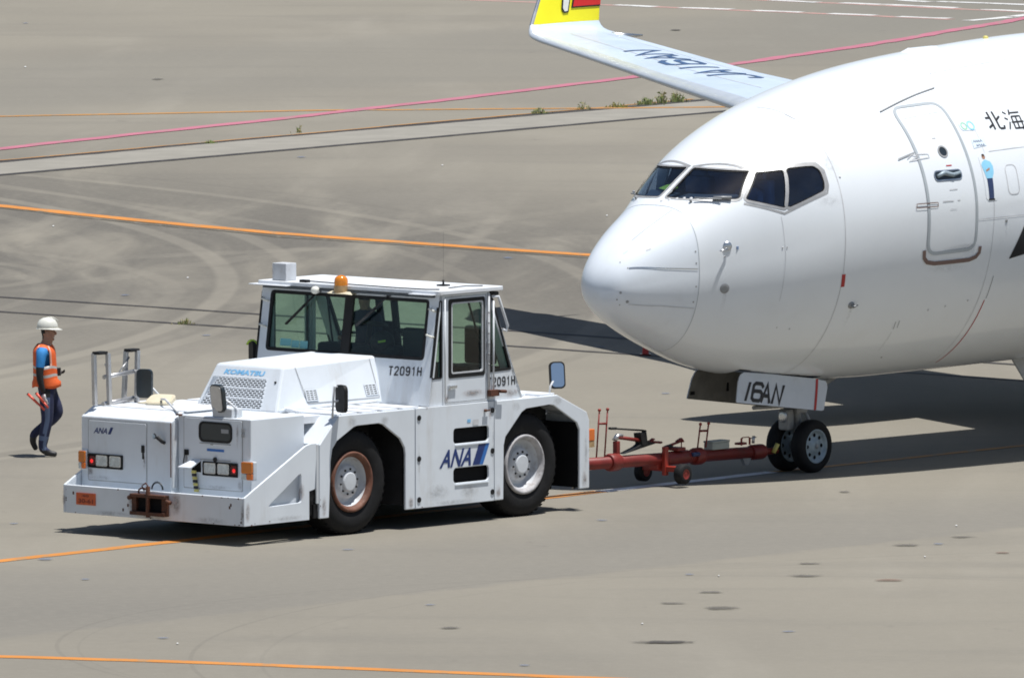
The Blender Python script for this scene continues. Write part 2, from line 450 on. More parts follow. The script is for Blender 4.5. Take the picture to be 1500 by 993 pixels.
# ================================================================== APRON
def apron_material():
    m = bpy.data.materials.new('apron_asphalt'); m.use_nodes = True
    t = NT(m.node_tree); b = m.node_tree.nodes['Principled BSDF']
    P = t.n('ShaderNodeNewGeometry').outputs['Position']
    sep = t.n('ShaderNodeSeparateXYZ', {0: P})
    X, Y = sep.outputs[0], sep.outputs[1]
    base = (0.236, 0.216, 0.176, 1)
    lo = (0.200, 0.184, 0.153, 1)
    c = t.mix(t.ramp(t.noise(P, 0.10, 4, .5), .3, .7), lo, base)
    # long drag marks left along the taxi direction
    st = t.noise(t.mapping(P, (0.35, 0.07, 1), rot=(0, 0, radians(-20))), 1.0, 5, .6, .6)
    c = t.mix(t.math('MULTIPLY', t.ramp(st, .45, .72), .5), c, (0.275, 0.254, 0.212, 1))
    st2 = t.noise(t.mapping(P, (0.12, 0.5, 1), rot=(0, 0, radians(12))), 1.0, 5, .6, .4)
    c = t.mix(t.math('MULTIPLY', t.ramp(st2, .48, .75), .42), c, (0.165, 0.154, 0.132, 1))
    def line(pa, pb):
        a, q = G(*pa), G(*pb)
        n = Vector((-(q - a).y, (q - a).x, 0)).normalized()
        if n.y < 0: n = -n
        return t.math('ADD', t.math('ADD', t.math('MULTIPLY', X, n.x), t.math('MULTIPLY', Y, n.y)), -(n.x * a.x + n.y * a.y))
    wob = t.math('MULTIPLY', t.math('SUBTRACT', t.noise(P, 1.3, 3), .5), .5)
    # darker asphalt lane in the foreground
    d1 = t.math('ADD', line((320, 900), (1500, 772)), wob)
    d2 = t.math('ADD', line((650, 793), (1500, 733)), t.math('MULTIPLY', wob, 3.0))
    k = t.math('MULTIPLY', t.ramp(d1, -.15, .15), t.math('SUBTRACT', 1.0, t.ramp(d2, -1.6, 2.2)))
    c = t.mix(t.math('MULTIPLY', k, .62), c, (0.178, 0.168, 0.148, 1))
    # darker wedge lower left
    d3 = line((0, 905), (520, 868))
    k3 = t.math('MULTIPLY', t.math('SUBTRACT', 1.0, t.math('ABSOLUTE', t.math('MULTIPLY', d3, .35)), clamp=True), t.ramp(X, 1.0, -5.5))
    c = t.mix(t.math('MULTIPLY', k3, .5), c, (0.158, 0.149, 0.131, 1))
    # broad worn zone where vehicles turn
    d5 = line((0, 298), (870, 375)); d6 = line((0, 560), (900, 560))
    kz = t.math('MULTIPLY', t.math('SUBTRACT', 1.0, t.ramp(d5, -1.0, 14.0)), t.ramp(d6, -3, 22))
    kz = t.math('MULTIPLY', kz, t.ramp(X, 7.5, 1.0))
    kz = t.math('MULTIPLY', kz, t.ramp(t.noise(t.mapping(P, (.5, .10, 1)), 1.0, 5, .6, .6), .25, .6))
    c = t.mix(t.math('MULTIPLY', kz, .90), c, (0.100, 0.093, 0.082, 1))
    # far lanes of other tone
    d7 = line((0, 95), (750, 45)); d8 = line((0, 160), (750, 112))
    kk = t.math('MULTIPLY', t.math('SUBTRACT', 1.0, t.ramp(d7, -1, 2)), t.ramp(d8, -2.5, 1.0))
    c = t.mix(t.math('MULTIPLY', kk, .45), c, (0.180, 0.171, 0.148, 1))
    d9 = line((800, 100), (1500, 60))
    c = t.mix(t.math('MULTIPLY', t.math('MULTIPLY', t.ramp(d9, 0, 6), t.ramp(X, 4, 8)), .45), c, (0.172, 0.166, 0.147, 1))
    # circular tyre scrub marks
    def arc(cx, cy, r, w, amt, colr, k0=None):
        dx = t.math('SUBTRACT', X, cx); dy = t.math('SUBTRACT', Y, cy)
        d = t.math('SQRT', t.math('ADD', t.math('MULTIPLY', dx, dx), t.math('MULTIPLY', dy, dy)))
        e = t.math('ABSOLUTE', t.math('SUBTRACT', d, r))
        f = t.math('SUBTRACT', 1.0, t.ramp(e, w * .45, w))
        f = t.math('MULTIPLY', f, t.math('MULTIPLY_ADD', t.noise(P, .6, 3), .9, .25))
        if k0: f = t.math('MULTIPLY', f, t.ramp(X, k0[0], k0[1]))
        return t.mix(t.math('MULTIPLY', f, amt), c, colr)
    LT = (0.265, 0.243, 0.200, 1); DK = (0.118, 0.109, 0.094, 1)
    for a in ((-54.4, 203.0, 49.70, .16, .35, DK), (-54.4, 203.0, 49.98, .24, .60, LT), (-54.4, 203.0, 50.24, .12, .25, DK), (-53.3, 204.0, 49.96, .22, .45, LT, (-3.0, -3.6)), (-53.3, 204.0, 49.70, .10, .25, DK),
              (-11.8, 205.3, 4.5, .22, .40, LT), (-12.0, 205.0, 3.2, .18, .25, LT), (-21.2, 201.5, 16.0, .22, .28, LT), (-21.5, 202.0, 14.2, .18, .22, LT), (-56.4, 203.5, 50.3, .25, .22, LT),
              (-49.1, 199.5, 50.15, .30, .45, DK), (-49.1, 199.5, 50.55, .22, .45, LT), (-48.5, 200.5, 50.75, .16, .30, DK), (-50.4, 198.0, 50.2, .2, .25, LT),
              (2.9, 147.8, 8.05, .035, .35, DK), (3.5, 147.6, 8.4, .02, .25, DK), (9.4, 146.3, 13.0, .035, .35, DK), (10.5, 146.0, 13.3, .03, .22, DK)):
        c = arc(*a)
    # straight scrub marks crossing behind the cab
    for pa, pb, w, am, col_ in (((520, 395), (585, 330), .25, .30, LT), ((640, 400), (700, 345), .22, .28, LT), ((470, 405), (560, 350), .2, .2, DK), ((300, 372), (900, 345), .5, .22, LT), ((0, 432), (400, 372), .4, .22, LT), ((380, 388), (700, 300), .5, .18, LT)):
        e = t.math('ABSOLUTE', t.math('ADD', line(pa, pb), t.math('MULTIPLY', wob, .4)))
        f = t.math('MULTIPLY', t.math('SUBTRACT', 1.0, t.ramp(e, w * .4, w)), t.ramp(t.noise(P, .35, 3), .35, .6))
        dd = t.math('MULTIPLY', t.ramp(Y, 232, 214), t.ramp(Y, 176, 188))
        c = t.mix(t.math('MULTIPLY', t.math('MULTIPLY', f, dd), am), c, col_)
    # small stains and aggregate speckle
    sp = t.noise(t.mapping(P, (1, .45, 1)), 1.7, 3, .6)
    c = t.mix(t.math('MULTIPLY', t.ramp(sp, .66, .78), .30), c, (0.12, 0.11, 0.10, 1))
    g = t.noise(P, 30.0, 3, .7)
    c = t.mix(t.math('MULTIPLY', t.ramp(g, .35, .65), .16), c, (0.13, 0.12, 0.105, 1))
    c = t.mix(t.math('MULTIPLY', t.ramp(t.noise(P, 14.0, 5, .8), .42, .62), .16), c, (0.16, 0.15, 0.13, 1))
    g2 = t.noise(P, 7.0, 4, .7)
    c = t.mix(t.math('MULTIPLY', t.ramp(g2, .4, .7), .14), c, (0.29, 0.268, 0.228, 1))
    m.node_tree.links.new(c, b.inputs['Base Color'])
    b.inputs['Roughness'].default_value = 0.92
    b.inputs['Specular IOR Level'].default_value = 0.25
    bn = t.n('ShaderNodeBump', {'Strength': .35, 'Distance': .01, 'Height': g})
    m.node_tree.links.new(bn.outputs[0], b.inputs['Normal'])
    return m
MATS['apron'] = apron_material()
def line_mat(name, col, worn, amt):
    m = bpy.data.materials.new(name); m.use_nodes = True
    t = NT(m.node_tree); b = m.node_tree.nodes['Principled BSDF']
    P = t.n('ShaderNodeNewGeometry').outputs['Position']
    c = t.mix(t.ramp(t.noise(P, 1.1, 4), .3, .7), tuple(x * .85 for x in col[:3]) + (1,), col)
    c = t.mix(t.math('MULTIPLY', t.ramp(t.noise(t.mapping(P, (1, .35, 1)), 3.5, 6, .7), .50, .66), amt), c, worn)
    m.node_tree.links.new(c, b.inputs['Base Color'])
    b.inputs['Roughness'].default_value = .7
    MATS[name] = m
line_mat('line_orange', (0.56, 0.215, 0.035, 1), (0.32, 0.20, 0.10, 1), .8)  # extra wear and duller tone also paint distance haze into the line colours
line_mat('line_orange_faint', (0.44, 0.215, 0.06, 1), (0.25, 0.20, 0.14, 1), .9)
line_mat('line_pink', (0.44, 0.145, 0.20, 1), (0.30, 0.19, 0.18, 1), .8)
line_mat('line_pink_faint', (0.48, 0.27, 0.24, 1), (0.28, 0.25, 0.20, 1), .8)
line_mat('line_white', (0.62, 0.62, 0.61, 1), (0.3, 0.28, 0.25, 1), .8)
line_mat('line_pale', (0.75, 0.75, 0.76, 1), (0.42, 0.25, 0.14, 1), .5)
line_mat('joint_dark', (0.035, 0.03, 0.028, 1), (0.10, 0.09, 0.075, 1), .5)
line_mat('line_edge_dark', (0.10, 0.085, 0.06, 1), (0.2, 0.18, 0.15, 1), .6)  # dark tone of the border strip beside the orange line
line_mat('concrete_strip', (0.275, 0.257, 0.220, 1), (0.23, 0.214, 0.182, 1), .4)
def soft_mat(name, col, amt):
    m = bpy.data.materials.new(name); m.use_nodes = True
    t = NT(m.node_tree); b = m.node_tree.nodes['Principled BSDF']; out = [n for n in m.node_tree.nodes if n.type == 'OUTPUT_MATERIAL'][0]
    gen = t.n('ShaderNodeTexCoord').outputs['Generated']
    d = t.n('ShaderNodeVectorMath', {0: gen, 1: (.5, .5, 0)}, operation='SUBTRACT').outputs[0]
    d = t.n('ShaderNodeVectorMath', {0: d, 1: (2, 2, 0)}, operation='MULTIPLY').outputs[0]
    r = t.n('ShaderNodeVectorMath', {0: d}, operation='LENGTH').outputs['Value']
    P = t.n('ShaderNodeNewGeometry').outputs['Position']
    n = t.noise(P, 7.0, 5, .65)
    k = t.math('SUBTRACT', 1.0, t.ramp(t.math('ADD', r, t.math('MULTIPLY', t.math('SUBTRACT', n, .5), 1.3)), .35, .95))
    b.inputs['Base Color'].default_value = col; b.inputs['Roughness'].default_value = .85
    tr = t.n('ShaderNodeBsdfTransparent')
    mx = t.n('ShaderNodeMixShader', {0: t.math('MULTIPLY', k, amt), 1: tr.outputs[0], 2: b.outputs[0]})
    m.node_tree.links.new(mx.outputs[0], out.inputs[0]); MATS[name] = m
soft_mat('stain_dark', (.05, .045, .04, 1), .85); soft_mat('stain_mid', (.10, .092, .08, 1), .6); soft_mat('stain_brown', (.17, .10, .07, 1), .6)
soft_mat('paint_blue', (.13, .17, .26, 1), .5)

mb = MB()
S = 3000
mb.add([(-S, -400, 0), (S, -400, 0), (S, 2 * S, 0), (-S, 2 * S, 0)], [(0, 1, 2, 3)])
tag(mb.build('apron', 'apron'), kind='structure')

def ground_strip(name, pts, width, material, z, wob=0.03, step=0.5, seed=0):
    """painted strip lying on the apron along a polyline of ground points"""
    rnd = random.Random(seed)
    P = []
    for a, b in zip(pts[:-1], pts[1:]):
        n = max(1, int((b - a).length / step))
        for i in range(n): P.append(a.lerp(b, i / n))
    P.append(pts[-1])
    vs = []; fs = []; off = 0.0; w1 = w2 = 0.0
    for i, p in enumerate(P):
        d = (P[min(i + 1, len(P) - 1)] - P[max(i - 1, 0)]).normalized(); n = Vector((-d.y, d.x, 0))
        off = off * .8 + rnd.uniform(-wob, wob) * .6
        w1 = rnd.uniform(-wob, wob) * .5; w2 = rnd.uniform(-wob, wob) * .5
        a = p + n * (width / 2 + off + w1); b = p - n * (width / 2 - off + w2)
        vs += [(a.x, a.y, z), (b.x, b.y, z)]
        if i: fs.append((2 * i - 2, 2 * i - 1, 2 * i + 1, 2 * i))
    o = MB().add(vs, fs).build(name, material)
    return tag(o, kind='structure')
def px_line(name, pix, width, material, z=.004, **k):
    return ground_strip(name, [G(*p) for p in pix], width, material, z, **k)
ext = lambda a, b, f: (a[0] + (b[0] - a[0]) * f, a[1] + (b[1] - a[1]) * f)

px_line('concrete_strip', [ext((0, 247), (750, 181.5), -1.0), (0, 247), (750, 181.5), (1040, 155.5), ext((750, 181.5), (1040, 155.5), 3.5)], 2.35, 'concrete_strip', .003, wob=.02, step=2)
jo = dict(wob=.035, step=.7)
px_line('pavement_joint', [ext((0, 237.5), (750, 171.5), -1.0), (0, 237.5), (300, 210), (750, 171.5), (931, 156), (1016, 148), ext((750, 171.5), (1016, 148), 4)], .30, 'joint_dark', .006, seed=1, **jo)
px_line('pavement_joint', [ext((0, 257), (750, 191), -1.0), (0, 257), (750, 191), (1061, 163.5), ext((750, 191), (1061, 163.5), 4)], .26, 'joint_dark', .006, seed=2, **jo)
px_line('pavement_joint', [ext((0, 435), (385, 461), -1.0), (0, 435), (385, 461), (784, 487.6), (919, 496.6), ext((385, 461), (919, 496.6), 2.2)], .17, 'joint_dark', .006, seed=3, **jo)
px_line('pavement_joint', [ext((0, 457), (379, 482.6), -1.0), (0, 457), (379, 482.6), (744, 507), (967, 522), ext((379, 482.6), (967, 522), 2.2)], .17, 'joint_dark', .006, seed=4, **jo)
px_line('taxi_line', [ext((0, 302), (216, 324), -3), (0, 302), (216, 324.5), (418, 343.5), (750, 366.5), (870, 374.5), ext((418, 343.5), (870, 374.5), 2.5)], .38, 'line_orange', .007, seed=5, wob=.05)
px_line('line_edge', [ext((0, 306), (216, 328.5), -3), (0, 306), (216, 328.5), (418, 347.5), (750, 370.5), (870, 378.5), ext((418, 347.5), (870, 378.5), 2.5)], .20, 'line_edge_dark', .004, seed=6, wob=.10)
px_line('taxi_line', [ext((0, 171), (490, 162), -1), (0, 171), (490, 162), (760, 160), (1048, 157.5), (1500, 154)], .34, 'line_orange_faint', .007, seed=7, wob=.05)
px_line('taxi_line', [ext((0, 235.5), (750, 169.5), -1), (0, 235.5), (750, 169.5), (1016, 146)], .09, 'line_orange_faint', .009, seed=8, wob=.03)
px_line('safety_line', [ext((0, 219), (443, 171), -1), (0, 219), (443, 171), (750, 136), (1100, 92), (1300, 62), (1500, 28), (1800, -25)], .37, 'line_pink', .011, seed=9, wob=.05)
px_line('taxi_line', [ext((0, 821.5), (250, 794), -3), (0, 821.5), (250, 794), (815, 727.5), (880, 720)], .23, 'line_orange', .005, seed=10, wob=.015, step=.25)
px_line('taxi_line', [(880, 720), (1000, 706), (1110, 694), (1130, 691.5)], .23, 'line_pale', .005, seed=11, wob=.02, step=.25)
px_line('taxi_line', [(1130, 691.5), (1220, 682.5), (1500, 652.5), ext((1220, 682.5), (1500, 652.5), 6)], .15, 'line_orange_faint', .005, seed=12, wob=.015, step=.25)
px_line('taxi_line', [ext((0, 961.5), (280, 969.5), -3), (0, 961.5), (280, 969.5), (750, 988), (1400, 1015)], .27, 'line_orange', .005, seed=13, wob=.02, step=.25)
k = 0
for pair in (((901, 8), (963, 10.5)), ((996, 12), (1071, 14.5)), ((1103, 16), (1176, 18.7)), ((1216, 20.5), (1284, 23)), ((1316, 25), (1393, 27.5)), ((1417, 31), (1479, 25.5)), ((1484, 25), (1530, 21)),
             ((1130, 1), (1204, 4)), ((1233, 5), (1407, 12)), ((1440, 14.5), (1520, 18)), ((1318, 1), (1368, 3.5)), ((1374, 3), (1520, 8.5))):
    px_line('lane_dash', pair, .36, 'line_white', .007, seed=40 + k, wob=.10, step=.4); k += 1
px_line('lane_line', [(640, -1), (890, 8), (1176, 19.5), (1395, 29)], .30, 'line_pink_faint', .004, seed=60, wob=.05)
px_line('lane_line', [(900, -8), (1233, 5.8), (1520, 19)], .30, 'line_pink_faint', .004, seed=61, wob=.05)

def blot(px, py, wpx, hpx, material, seed, name='oil_stain', z=.012):
    rnd = random.Random(seed); c = G(px, py)
    sx = wpx * 1.15 / (FPX / c.y) / 2; sy = hpx / (FPX / c.y * CAMH / c.y) / 2
    n = 26; pts = []
    for i in range(n):
        a = 2 * pi * i / n; r = 1 + rnd.uniform(-.22, .18)
        pts.append((c.x + sx * r * cos(a), c.y + sy * r * sin(a), z))
    return tag(MB().add(pts, [tuple(range(n))]).build(name, material, fix=False), kind='structure')
for i, (x, y, w, h, m_) in enumerate(((973, 941, 92, 5, 'stain_dark'), (1057, 891, 56, 6, 'stain_mid'), (1042, 868, 40, 4, 'stain_mid'), (1180, 844, 56, 4, 'stain_mid'), (1303, 850.5, 48, 4.5, 'stain_brown'),
                                      (1327, 799, 40, 4, 'stain_mid'), (1187, 826, 34, 3, 'stain_mid'), (1470, 810, 26, 3, 'stain_brown'), (985, 884, 40, 3, 'stain_mid'), (1237, 721, 20, 3, 'stain_mid'), (1410, 787, 36, 3, 'stain_mid'),
                                      (660, 920, 30, 5, 'stain_mid'), (230, 117, 18, 3, 'stain_mid'), (990, 45, 16, 2.5, 'stain_dark'), (935, 61, 16, 2, 'stain_dark'))):
    blot(x, y, w, h, m_, i)
for i, (x, y, w, h) in enumerate(((66, 819.5, 26, 4), (125, 849, 14, 2.5), (240, 935, 20, 3), (630, 886.5, 18, 2.5), (1155, 925.5, 20, 2.5), (880, 762.5, 18, 2.5), (1010, 842, 16, 2.5), (1375, 797.5, 16, 2.5), (20, 767.5, 14, 2.5), (768, 975, 18, 3), (510, 805.5, 18, 2.5),
                                  (182, 433, 16, 2.2), (302, 492, 16, 2), (744, 378.5, 16, 2.5), (442, 231, 14, 2), (975, 577, 14, 2.4), (880, 509, 18, 2), (37, 35, 10, 1.8))):
    blot(x, y, w, h, 'paint_blue', 100 + i, 'paint_mark')
for i, (x, y) in enumerate(((889, 316.5), (1053, 844), (1401, 770.5), (941, 914), (1355, 816), (275, 407.5), (648, 243), (37, 99), (260, 943), (78, 332))):
    blot(x, y, 2.4, 1.6, 'line_white', 200 + i, 'paint_mark')

# ------------------------------------------------------------------ weeds in the joints
def weed(px, py, w, h, n, label, dry=.3, seed=0):
    rnd = random.Random(seed); c = G(px, py)
    e = empty('grass_tuft', c, label, 'weed', 'weeds growing in the pavement joints')
    mbs = MB()
    for i in range(int(n * .7)):
        x0 = rnd.gauss(0, w * .36); y0 = rnd.uniform(-.12, .12)
        hh = h * rnd.uniform(.3, 1.0) * (.25 + .75 * math.exp(-(x0 / (w * .42)) ** 2)); lean = rnd.uniform(-.5, .5) * hh; ly = rnd.uniform(-.3, .3) * hh
        wd = rnd.uniform(.004, .009) * (1 + h)
        mi = 1 if rnd.random() < dry else 0
        p = [(x0 - wd, y0, 0), (x0 + wd, y0, 0), (x0 + lean * .4 + wd * .8, y0 + ly * .4, hh * .6), (x0 + lean * .4 - wd * .8, y0 + ly * .4, hh * .6), (x0 + lean, y0 + ly, hh)]
        mbs.add(p, [(0, 1, 2, 3), (3, 2, 4)], mi)
        if rnd.random() < .6:     # a side leaf
            q = Vector(p[3]); s_ = rnd.choice((-1, 1)) * hh * .3
            mbs.add([q, q + Vector((s_, rnd.uniform(-.05, .05), hh * .12)), q + Vector((s_ * .4, 0, hh * .2))], [(0, 1, 2)], mi)
    mbs.build('leaves', ['grass', 'dry_grass'], e, fix=False)
for i, a in enumerate(((790, 167, .26, .16, 70, 'low green tuft in the far joint, first weed left of the wing', .2), (855, 161, .20, .20, 34, 'thin dry weed in the joint below the outer wing', .7),
                       (905, 158, .34, .15, 90, 'green tuft below the middle of the wing', .15), (947, 154, .36, .19, 90, 'bushy green tuft at the joint under the wing lettering', .2),
                       (969, 152, .16, .32, 50, 'tallest brownish weed beside the bushy tuft under the wing', .5), (992, 150, .30, .25, 80, 'upright green weed close to the wing leading edge', .3),
                       (308, 210.5, .20, .09, 50, 'small bright green tuft on the left half of the far joint', .1), (438, 195, .10, .20, 22, 'lone thin stalk standing on the light concrete strip', .6),
                       (272, 475, .20, .12, 70, 'yellowish tuft in the near joint beyond the walking man', .6), (1149, 129, .16, .16, 30, 'small weed showing just behind the wing root and the fuselage crown', .5))):
    weed(a[0], a[1], a[2], a[3], a[4], a[5], a[6], 300 + i)

# ================================================================== PEOPLE
def skin_body(joints, edges, root, sub=2):
    """one continuous surface grown round a skeleton: joints name -> (x, y, z, rx, ry)"""
    names = list(joints); idx = {n: i for i, n in enumerate(names)}
    me = bpy.data.meshes.new('tmp')
    me.from_pydata([joints[n][:3] for n in names], [(idx[a], idx[b]) for a, b in edges], [])
    ob = bpy.data.objects.new('tmp', me); COL.objects.link(ob)
    ob.modifiers.new('skin', 'SKIN')
    if not me.skin_vertices: me.skin_vertices.new()
    for n in names:
        sv = me.skin_vertices[0].data[idx[n]]
        r = joints[n][3:]
        sv.radius = (r[0], r[1] if len(r) > 1 else r[0])
        sv.use_root = (n == root)
    sm = ob.modifiers.new('sub', 'SUBSURF'); sm.levels = sub; sm.render_levels = sub
    dg = bpy.context.evaluated_depsgraph_get()
    ev = ob.evaluated_get(dg); m2 = bpy.data.meshes.new_from_object(ev)
    COL.objects.unlink(ob); bpy.data.objects.remove(ob)
    return m2
def ellipsoid(mb_, c, r, mi=0, nu=14, nv=9, zcut=None, R=None):
    vs = []; fs = []
    for j in range(nv + 1):
        ph = -pi / 2 + pi * j / nv
        for i in range(nu):
            th = 2 * pi * i / nu
            v = Vector((r[0] * cos(ph) * cos(th), r[1] * cos(ph) * sin(th), r[2] * sin(ph)))
            if R: v = R @ v
            vs.append(Vector(c) + v)
    for j in range(nv):
        for i in range(nu):
            k2 = (i + 1) % nu
            fs.append((j * nu + i, j * nu + k2, (j + 1) * nu + k2, (j + 1) * nu + i))
    mb_.add(vs, fs, mi, True)
def mesh_obj(name, me, parent, mats, rule):
    me.materials.clear()
    for m_ in mats: me.materials.append(MATS[m_])
    for p in me.polygons:
        p.material_index = rule(p.center); p.use_smooth = True
    o = bpy.data.objects.new(name, me); COL.objects.link(o); o.parent = parent
    return o
def hand(parent, wrist, palm_dir, out, size=1.0, name='glove', material='glove_white', curl=.6):
    """palm, four fingers of different length and a thumb leaving its side"""
    d = Vector(palm_dir).normalized(); o_ = Vector(out).normalized(); s_ = d.cross(o_).normalized()
    w = Vector(wrist); L = .085 * size
    J = {'w': (*w, .026 * size, .02 * size), 'p': (*(w + d * L * .55), .036 * size, .018 * size), 'k': (*(w + d * L), .034 * size, .016 * size)}
    E = [('w', 'p'), ('p', 'k')]
    for i, (off, ln) in enumerate(((-.027, .070), (-.009, .080), (.009, .074), (.026, .058))):
        b0 = w + d * L + s_ * off * size
        ln *= size
        b1 = b0 + d * ln * .45 + o_ * ln * .12 * curl
        b2 = b1 + d * ln * (.35 - .2 * curl) + o_ * ln * .35 * curl
        b3 = b2 + d * ln * (.2 - .25 * curl) + o_ * ln * .3 * curl
        for nm, q, r in (('a', b0, .0095), ('b', b1, .0088), ('c', b2, .008), ('d', b3, .0068)): J['f%d%s' % (i, nm)] = (*q, r * size, r * size)
        E += [('k', 'f%da' % i), ('f%da' % i, 'f%db' % i), ('f%db' % i, 'f%dc' % i), ('f%dc' % i, 'f%dd' % i)]
    t0 = w + d * L * .35 - s_ * .035 * size; t1 = t0 + d * .03 * size - s_ * .014 * size + o_ * .012 * size; t2 = t1 + d * .026 * size + o_ * .014 * size
    for nm, q, r in (('t0', t0, .0125), ('t1', t1, .011), ('t2', t2, .0085)): J[nm] = (*q, r * size, r * size)
    E += [('p', 't0'), ('t0', 't1'), ('t1', 't2')]
    return mesh_obj(name, skin_body(J, E, 'w', 1), parent, [material], lambda c: 0)

PB = G(66, 668.5)
man = empty('person', PB, 'walking ground worker in white hard hat, orange safety vest and navy trousers', 'person')
BJ = {'pelvis': (.02, 0, .93, .145, .115), 'belly': (.02, 0, 1.07, .135, .108), 'chest': (-.005, 0, 1.27, .155, .12), 'upper': (.0, 0, 1.41, .12, .085), 'neck': (.025, 0, 1.50, .066, .066), 'jaw': (.052, 0, 1.59, .080, .088), 'skull': (.040, 0, 1.675, .094, .108), 'crown': (.03, 0, 1.745, .066, .08),
      'rs': (-.035, -.19, 1.39, .078), 're': (-.062, -.235, 1.11, .052), 'rm': (-.045, -.235, .98, .046), 'rw': (-.005, -.225, .855, .030),
      'ls': (.02, .185, 1.40, .06), 'le': (.035, .245, 1.12, .045), 'lw': (.125, .115, 1.09, .030),
      'rh': (.025, -.085, .86, .115), 'rt': (.03, -.088, .68, .102), 'rk': (.035, -.09, .48, .082), 'rc': (.0, -.09, .34, .078), 'ra': (-.035, -.09, .11, .066), 'rb': (.06, -.09, .05, .045), 'rto': (.165, -.09, .036, .034),
      'lh': (.035, .085, .86, .115), 'lt': (.11, .088, .72, .102), 'lk': (.185, .09, .58, .084), 'lc': (.07, .09, .46, .074), 'la': (-.155, .09, .29, .058), 'lb': (-.165, .09, .18, .044), 'lto': (-.115, .09, .075, .034)}
BE = [('pelvis', 'belly'), ('belly', 'chest'), ('chest', 'upper'), ('upper', 'neck'), ('neck', 'jaw'), ('jaw', 'skull'), ('skull', 'crown'), ('upper', 'rs'), ('rs', 're'), ('re', 'rm'), ('rm', 'rw'), ('upper', 'ls'), ('ls', 'le'), ('le', 'lw'),
      ('pelvis', 'rh'), ('rh', 'rt'), ('rt', 'rk'), ('rk', 'rc'), ('rc', 'ra'), ('ra', 'rb'), ('rb', 'rto'), ('pelvis', 'lh'), ('lh', 'lt'), ('lt', 'lk'), ('lk', 'lc'), ('lc', 'la'), ('la', 'lb'), ('lb', 'lto')]
def worker_rule(c):
    if c.z > 1.655 and c.x < .02 or (c.z > 1.56 and c.x < -.005 and c.z > 1.50 and abs(c.y) < .12): return 1    # hair
    if c.z > 1.475 and abs(c.y) < .14: return 0                                     # skin
    if abs(c.y) > .175 and c.z > 1.19: return 2                                      # shirt sleeves
    if (abs(c.y) > .165 and c.z > .8) or (c.x > .12 and c.z > 1.0): return 3          # dark under-sleeves
    if c.z > 1.0: return 2
    if c.z < .095 or (c.y > .03 and c.x < -.06 and c.z < .25): return 5               # shoes
    if c.y < -.155 and c.z < .8 and abs(c.x - .03) < .028: return 6
    if c.y < -.115 and c.z < .45 and abs(c.x - .01 - (c.z - .3) * .1) < .024: return 6    # side stripe
    if .235 < c.z < .275 and c.y < 0: return 6
    return 4
mesh_obj('body', skin_body(BJ, BE, 'pelvis'), man, ['skin', 'hair', 'shirt_blue', 'sleeve_black', 'trousers_navy', 'shoe_black', 'stripe_blue'], worker_rule)
m_ = MB()       # nose, brow, ears, lips, eyes
ellipsoid(m_, (.137, 0, 1.628), (.024, .016, .026)); ellipsoid(m_, (.118, 0, 1.665), (.020, .055, .014)); ellipsoid(m_, (.120, 0, 1.583), (.015, .026, .008)); ellipsoid(m_, (.108, 0, 1.548), (.022, .03, .018))
for s_ in (-1, 1): ellipsoid(m_, (.035, s_ * .085, 1.635), (.024, .012, .036)); ellipsoid(m_, (.120, s_ * .032, 1.648), (.010, .014, .008), 1)
m_.build('face', ['skin', 'hair'], man)
# vest: a shell round the trunk with arm openings
vm = MB(); NR, NA = 16, 36; vs = []; fs = []; ms = []
def trunk(z, a):
    k_ = min(1, max(0, (z - .93) / .50))
    rx = .165 - .015 * k_ + (.028 if z < 1.02 else 0); ry = .185 + .005 * k_
    if z > 1.38: f = 1 - ((z - 1.38) / .12) ** 2 * .45; rx *= f; ry *= f
    cx = .012 - .02 * k_ + (.012 if z < 1 else 0)
    return Vector((cx + rx * cos(a), ry * sin(a), z + .012 * sin(3 * a + z * 9)))
zz = [.92 + .56 * i / NR for i in range(NR + 1)]
for z in zz:
    for a in range(NA): vs.append(trunk(z, 2 * pi * a / NA))
for i in range(NR):
    for a in range(NA):
        an = 2 * pi * (a + .5) / NA; z = (zz[i] + zz[i + 1]) / 2
        side_ = abs(sin(an))
        if 1.20 < z < 1.42 and side_ > .88: continue          # arm holes
        b_ = (a + 1) % NA
        mi = 0
        if 1.045 < z < 1.095 or 1.165 < z < 1.215: mi = 1
        if z > 1.2 and .78 < side_ < .9 and cos(an) > -.75: mi = 2
        fs.append((i * NA + a, i * NA + b_, (i + 1) * NA + b_, (i + 1) * NA + a)); ms.append(mi)
for f_, mi in zip(fs, ms): vm.add([vs[q] for q in f_], [(0, 1, 2, 3)], mi, True)
vo = vm.build('safety_vest', ['vest_orange', 'reflective', 'pink_trim'], man)
sd = vo.modifiers.new('solid', 'SOLIDIFY'); sd.thickness = .012
# hard hat with peak
hm = MB(); hc = Vector((.036, 0, 1.70)); vs = []; n_ = 28
prof = [(.128, 0), (.130, .02), (.122, .06), (.098, .105), (.055, .132), (.0, .140)]
hm.lathe([(h_, r_) for r_, h_ in prof], hc, (0, 0, 1), n_)
hm.v = [(hc.x + (x - hc.x) * 1.08, y * .90, z) for x, y, z in hm.v]
brim = [];
for i in range(n_ + 1):
    a = 2 * pi * i / n_; e_ = .02 + .045 * max(0, cos(a)) ** 1.5
    brim.append((hc + Vector((.136 * cos(a), .115 * sin(a), .002)), hc + Vector(((.136 + e_) * cos(a), (.115 + e_ * .6) * sin(a), -.012 - .012 * max(0, cos(a))))))
for a, b in zip(brim[:-1], brim[1:]): hm.add([a[0], b[0], b[1], a[1]], [(0, 1, 2, 3)], 0, True)
hm.tube([hc + Vector((.14 * cos(a) * .25, 0, .138 + .004)) + Vector((t_, 0, -abs(t_) ** 2 * 4)) for a, t_ in ((0, -.11), (0, -.05), (0, 0), (0, .05), (0, .11))], .008, 6)
o = hm.build('hard_hat', 'helmet_white', man)
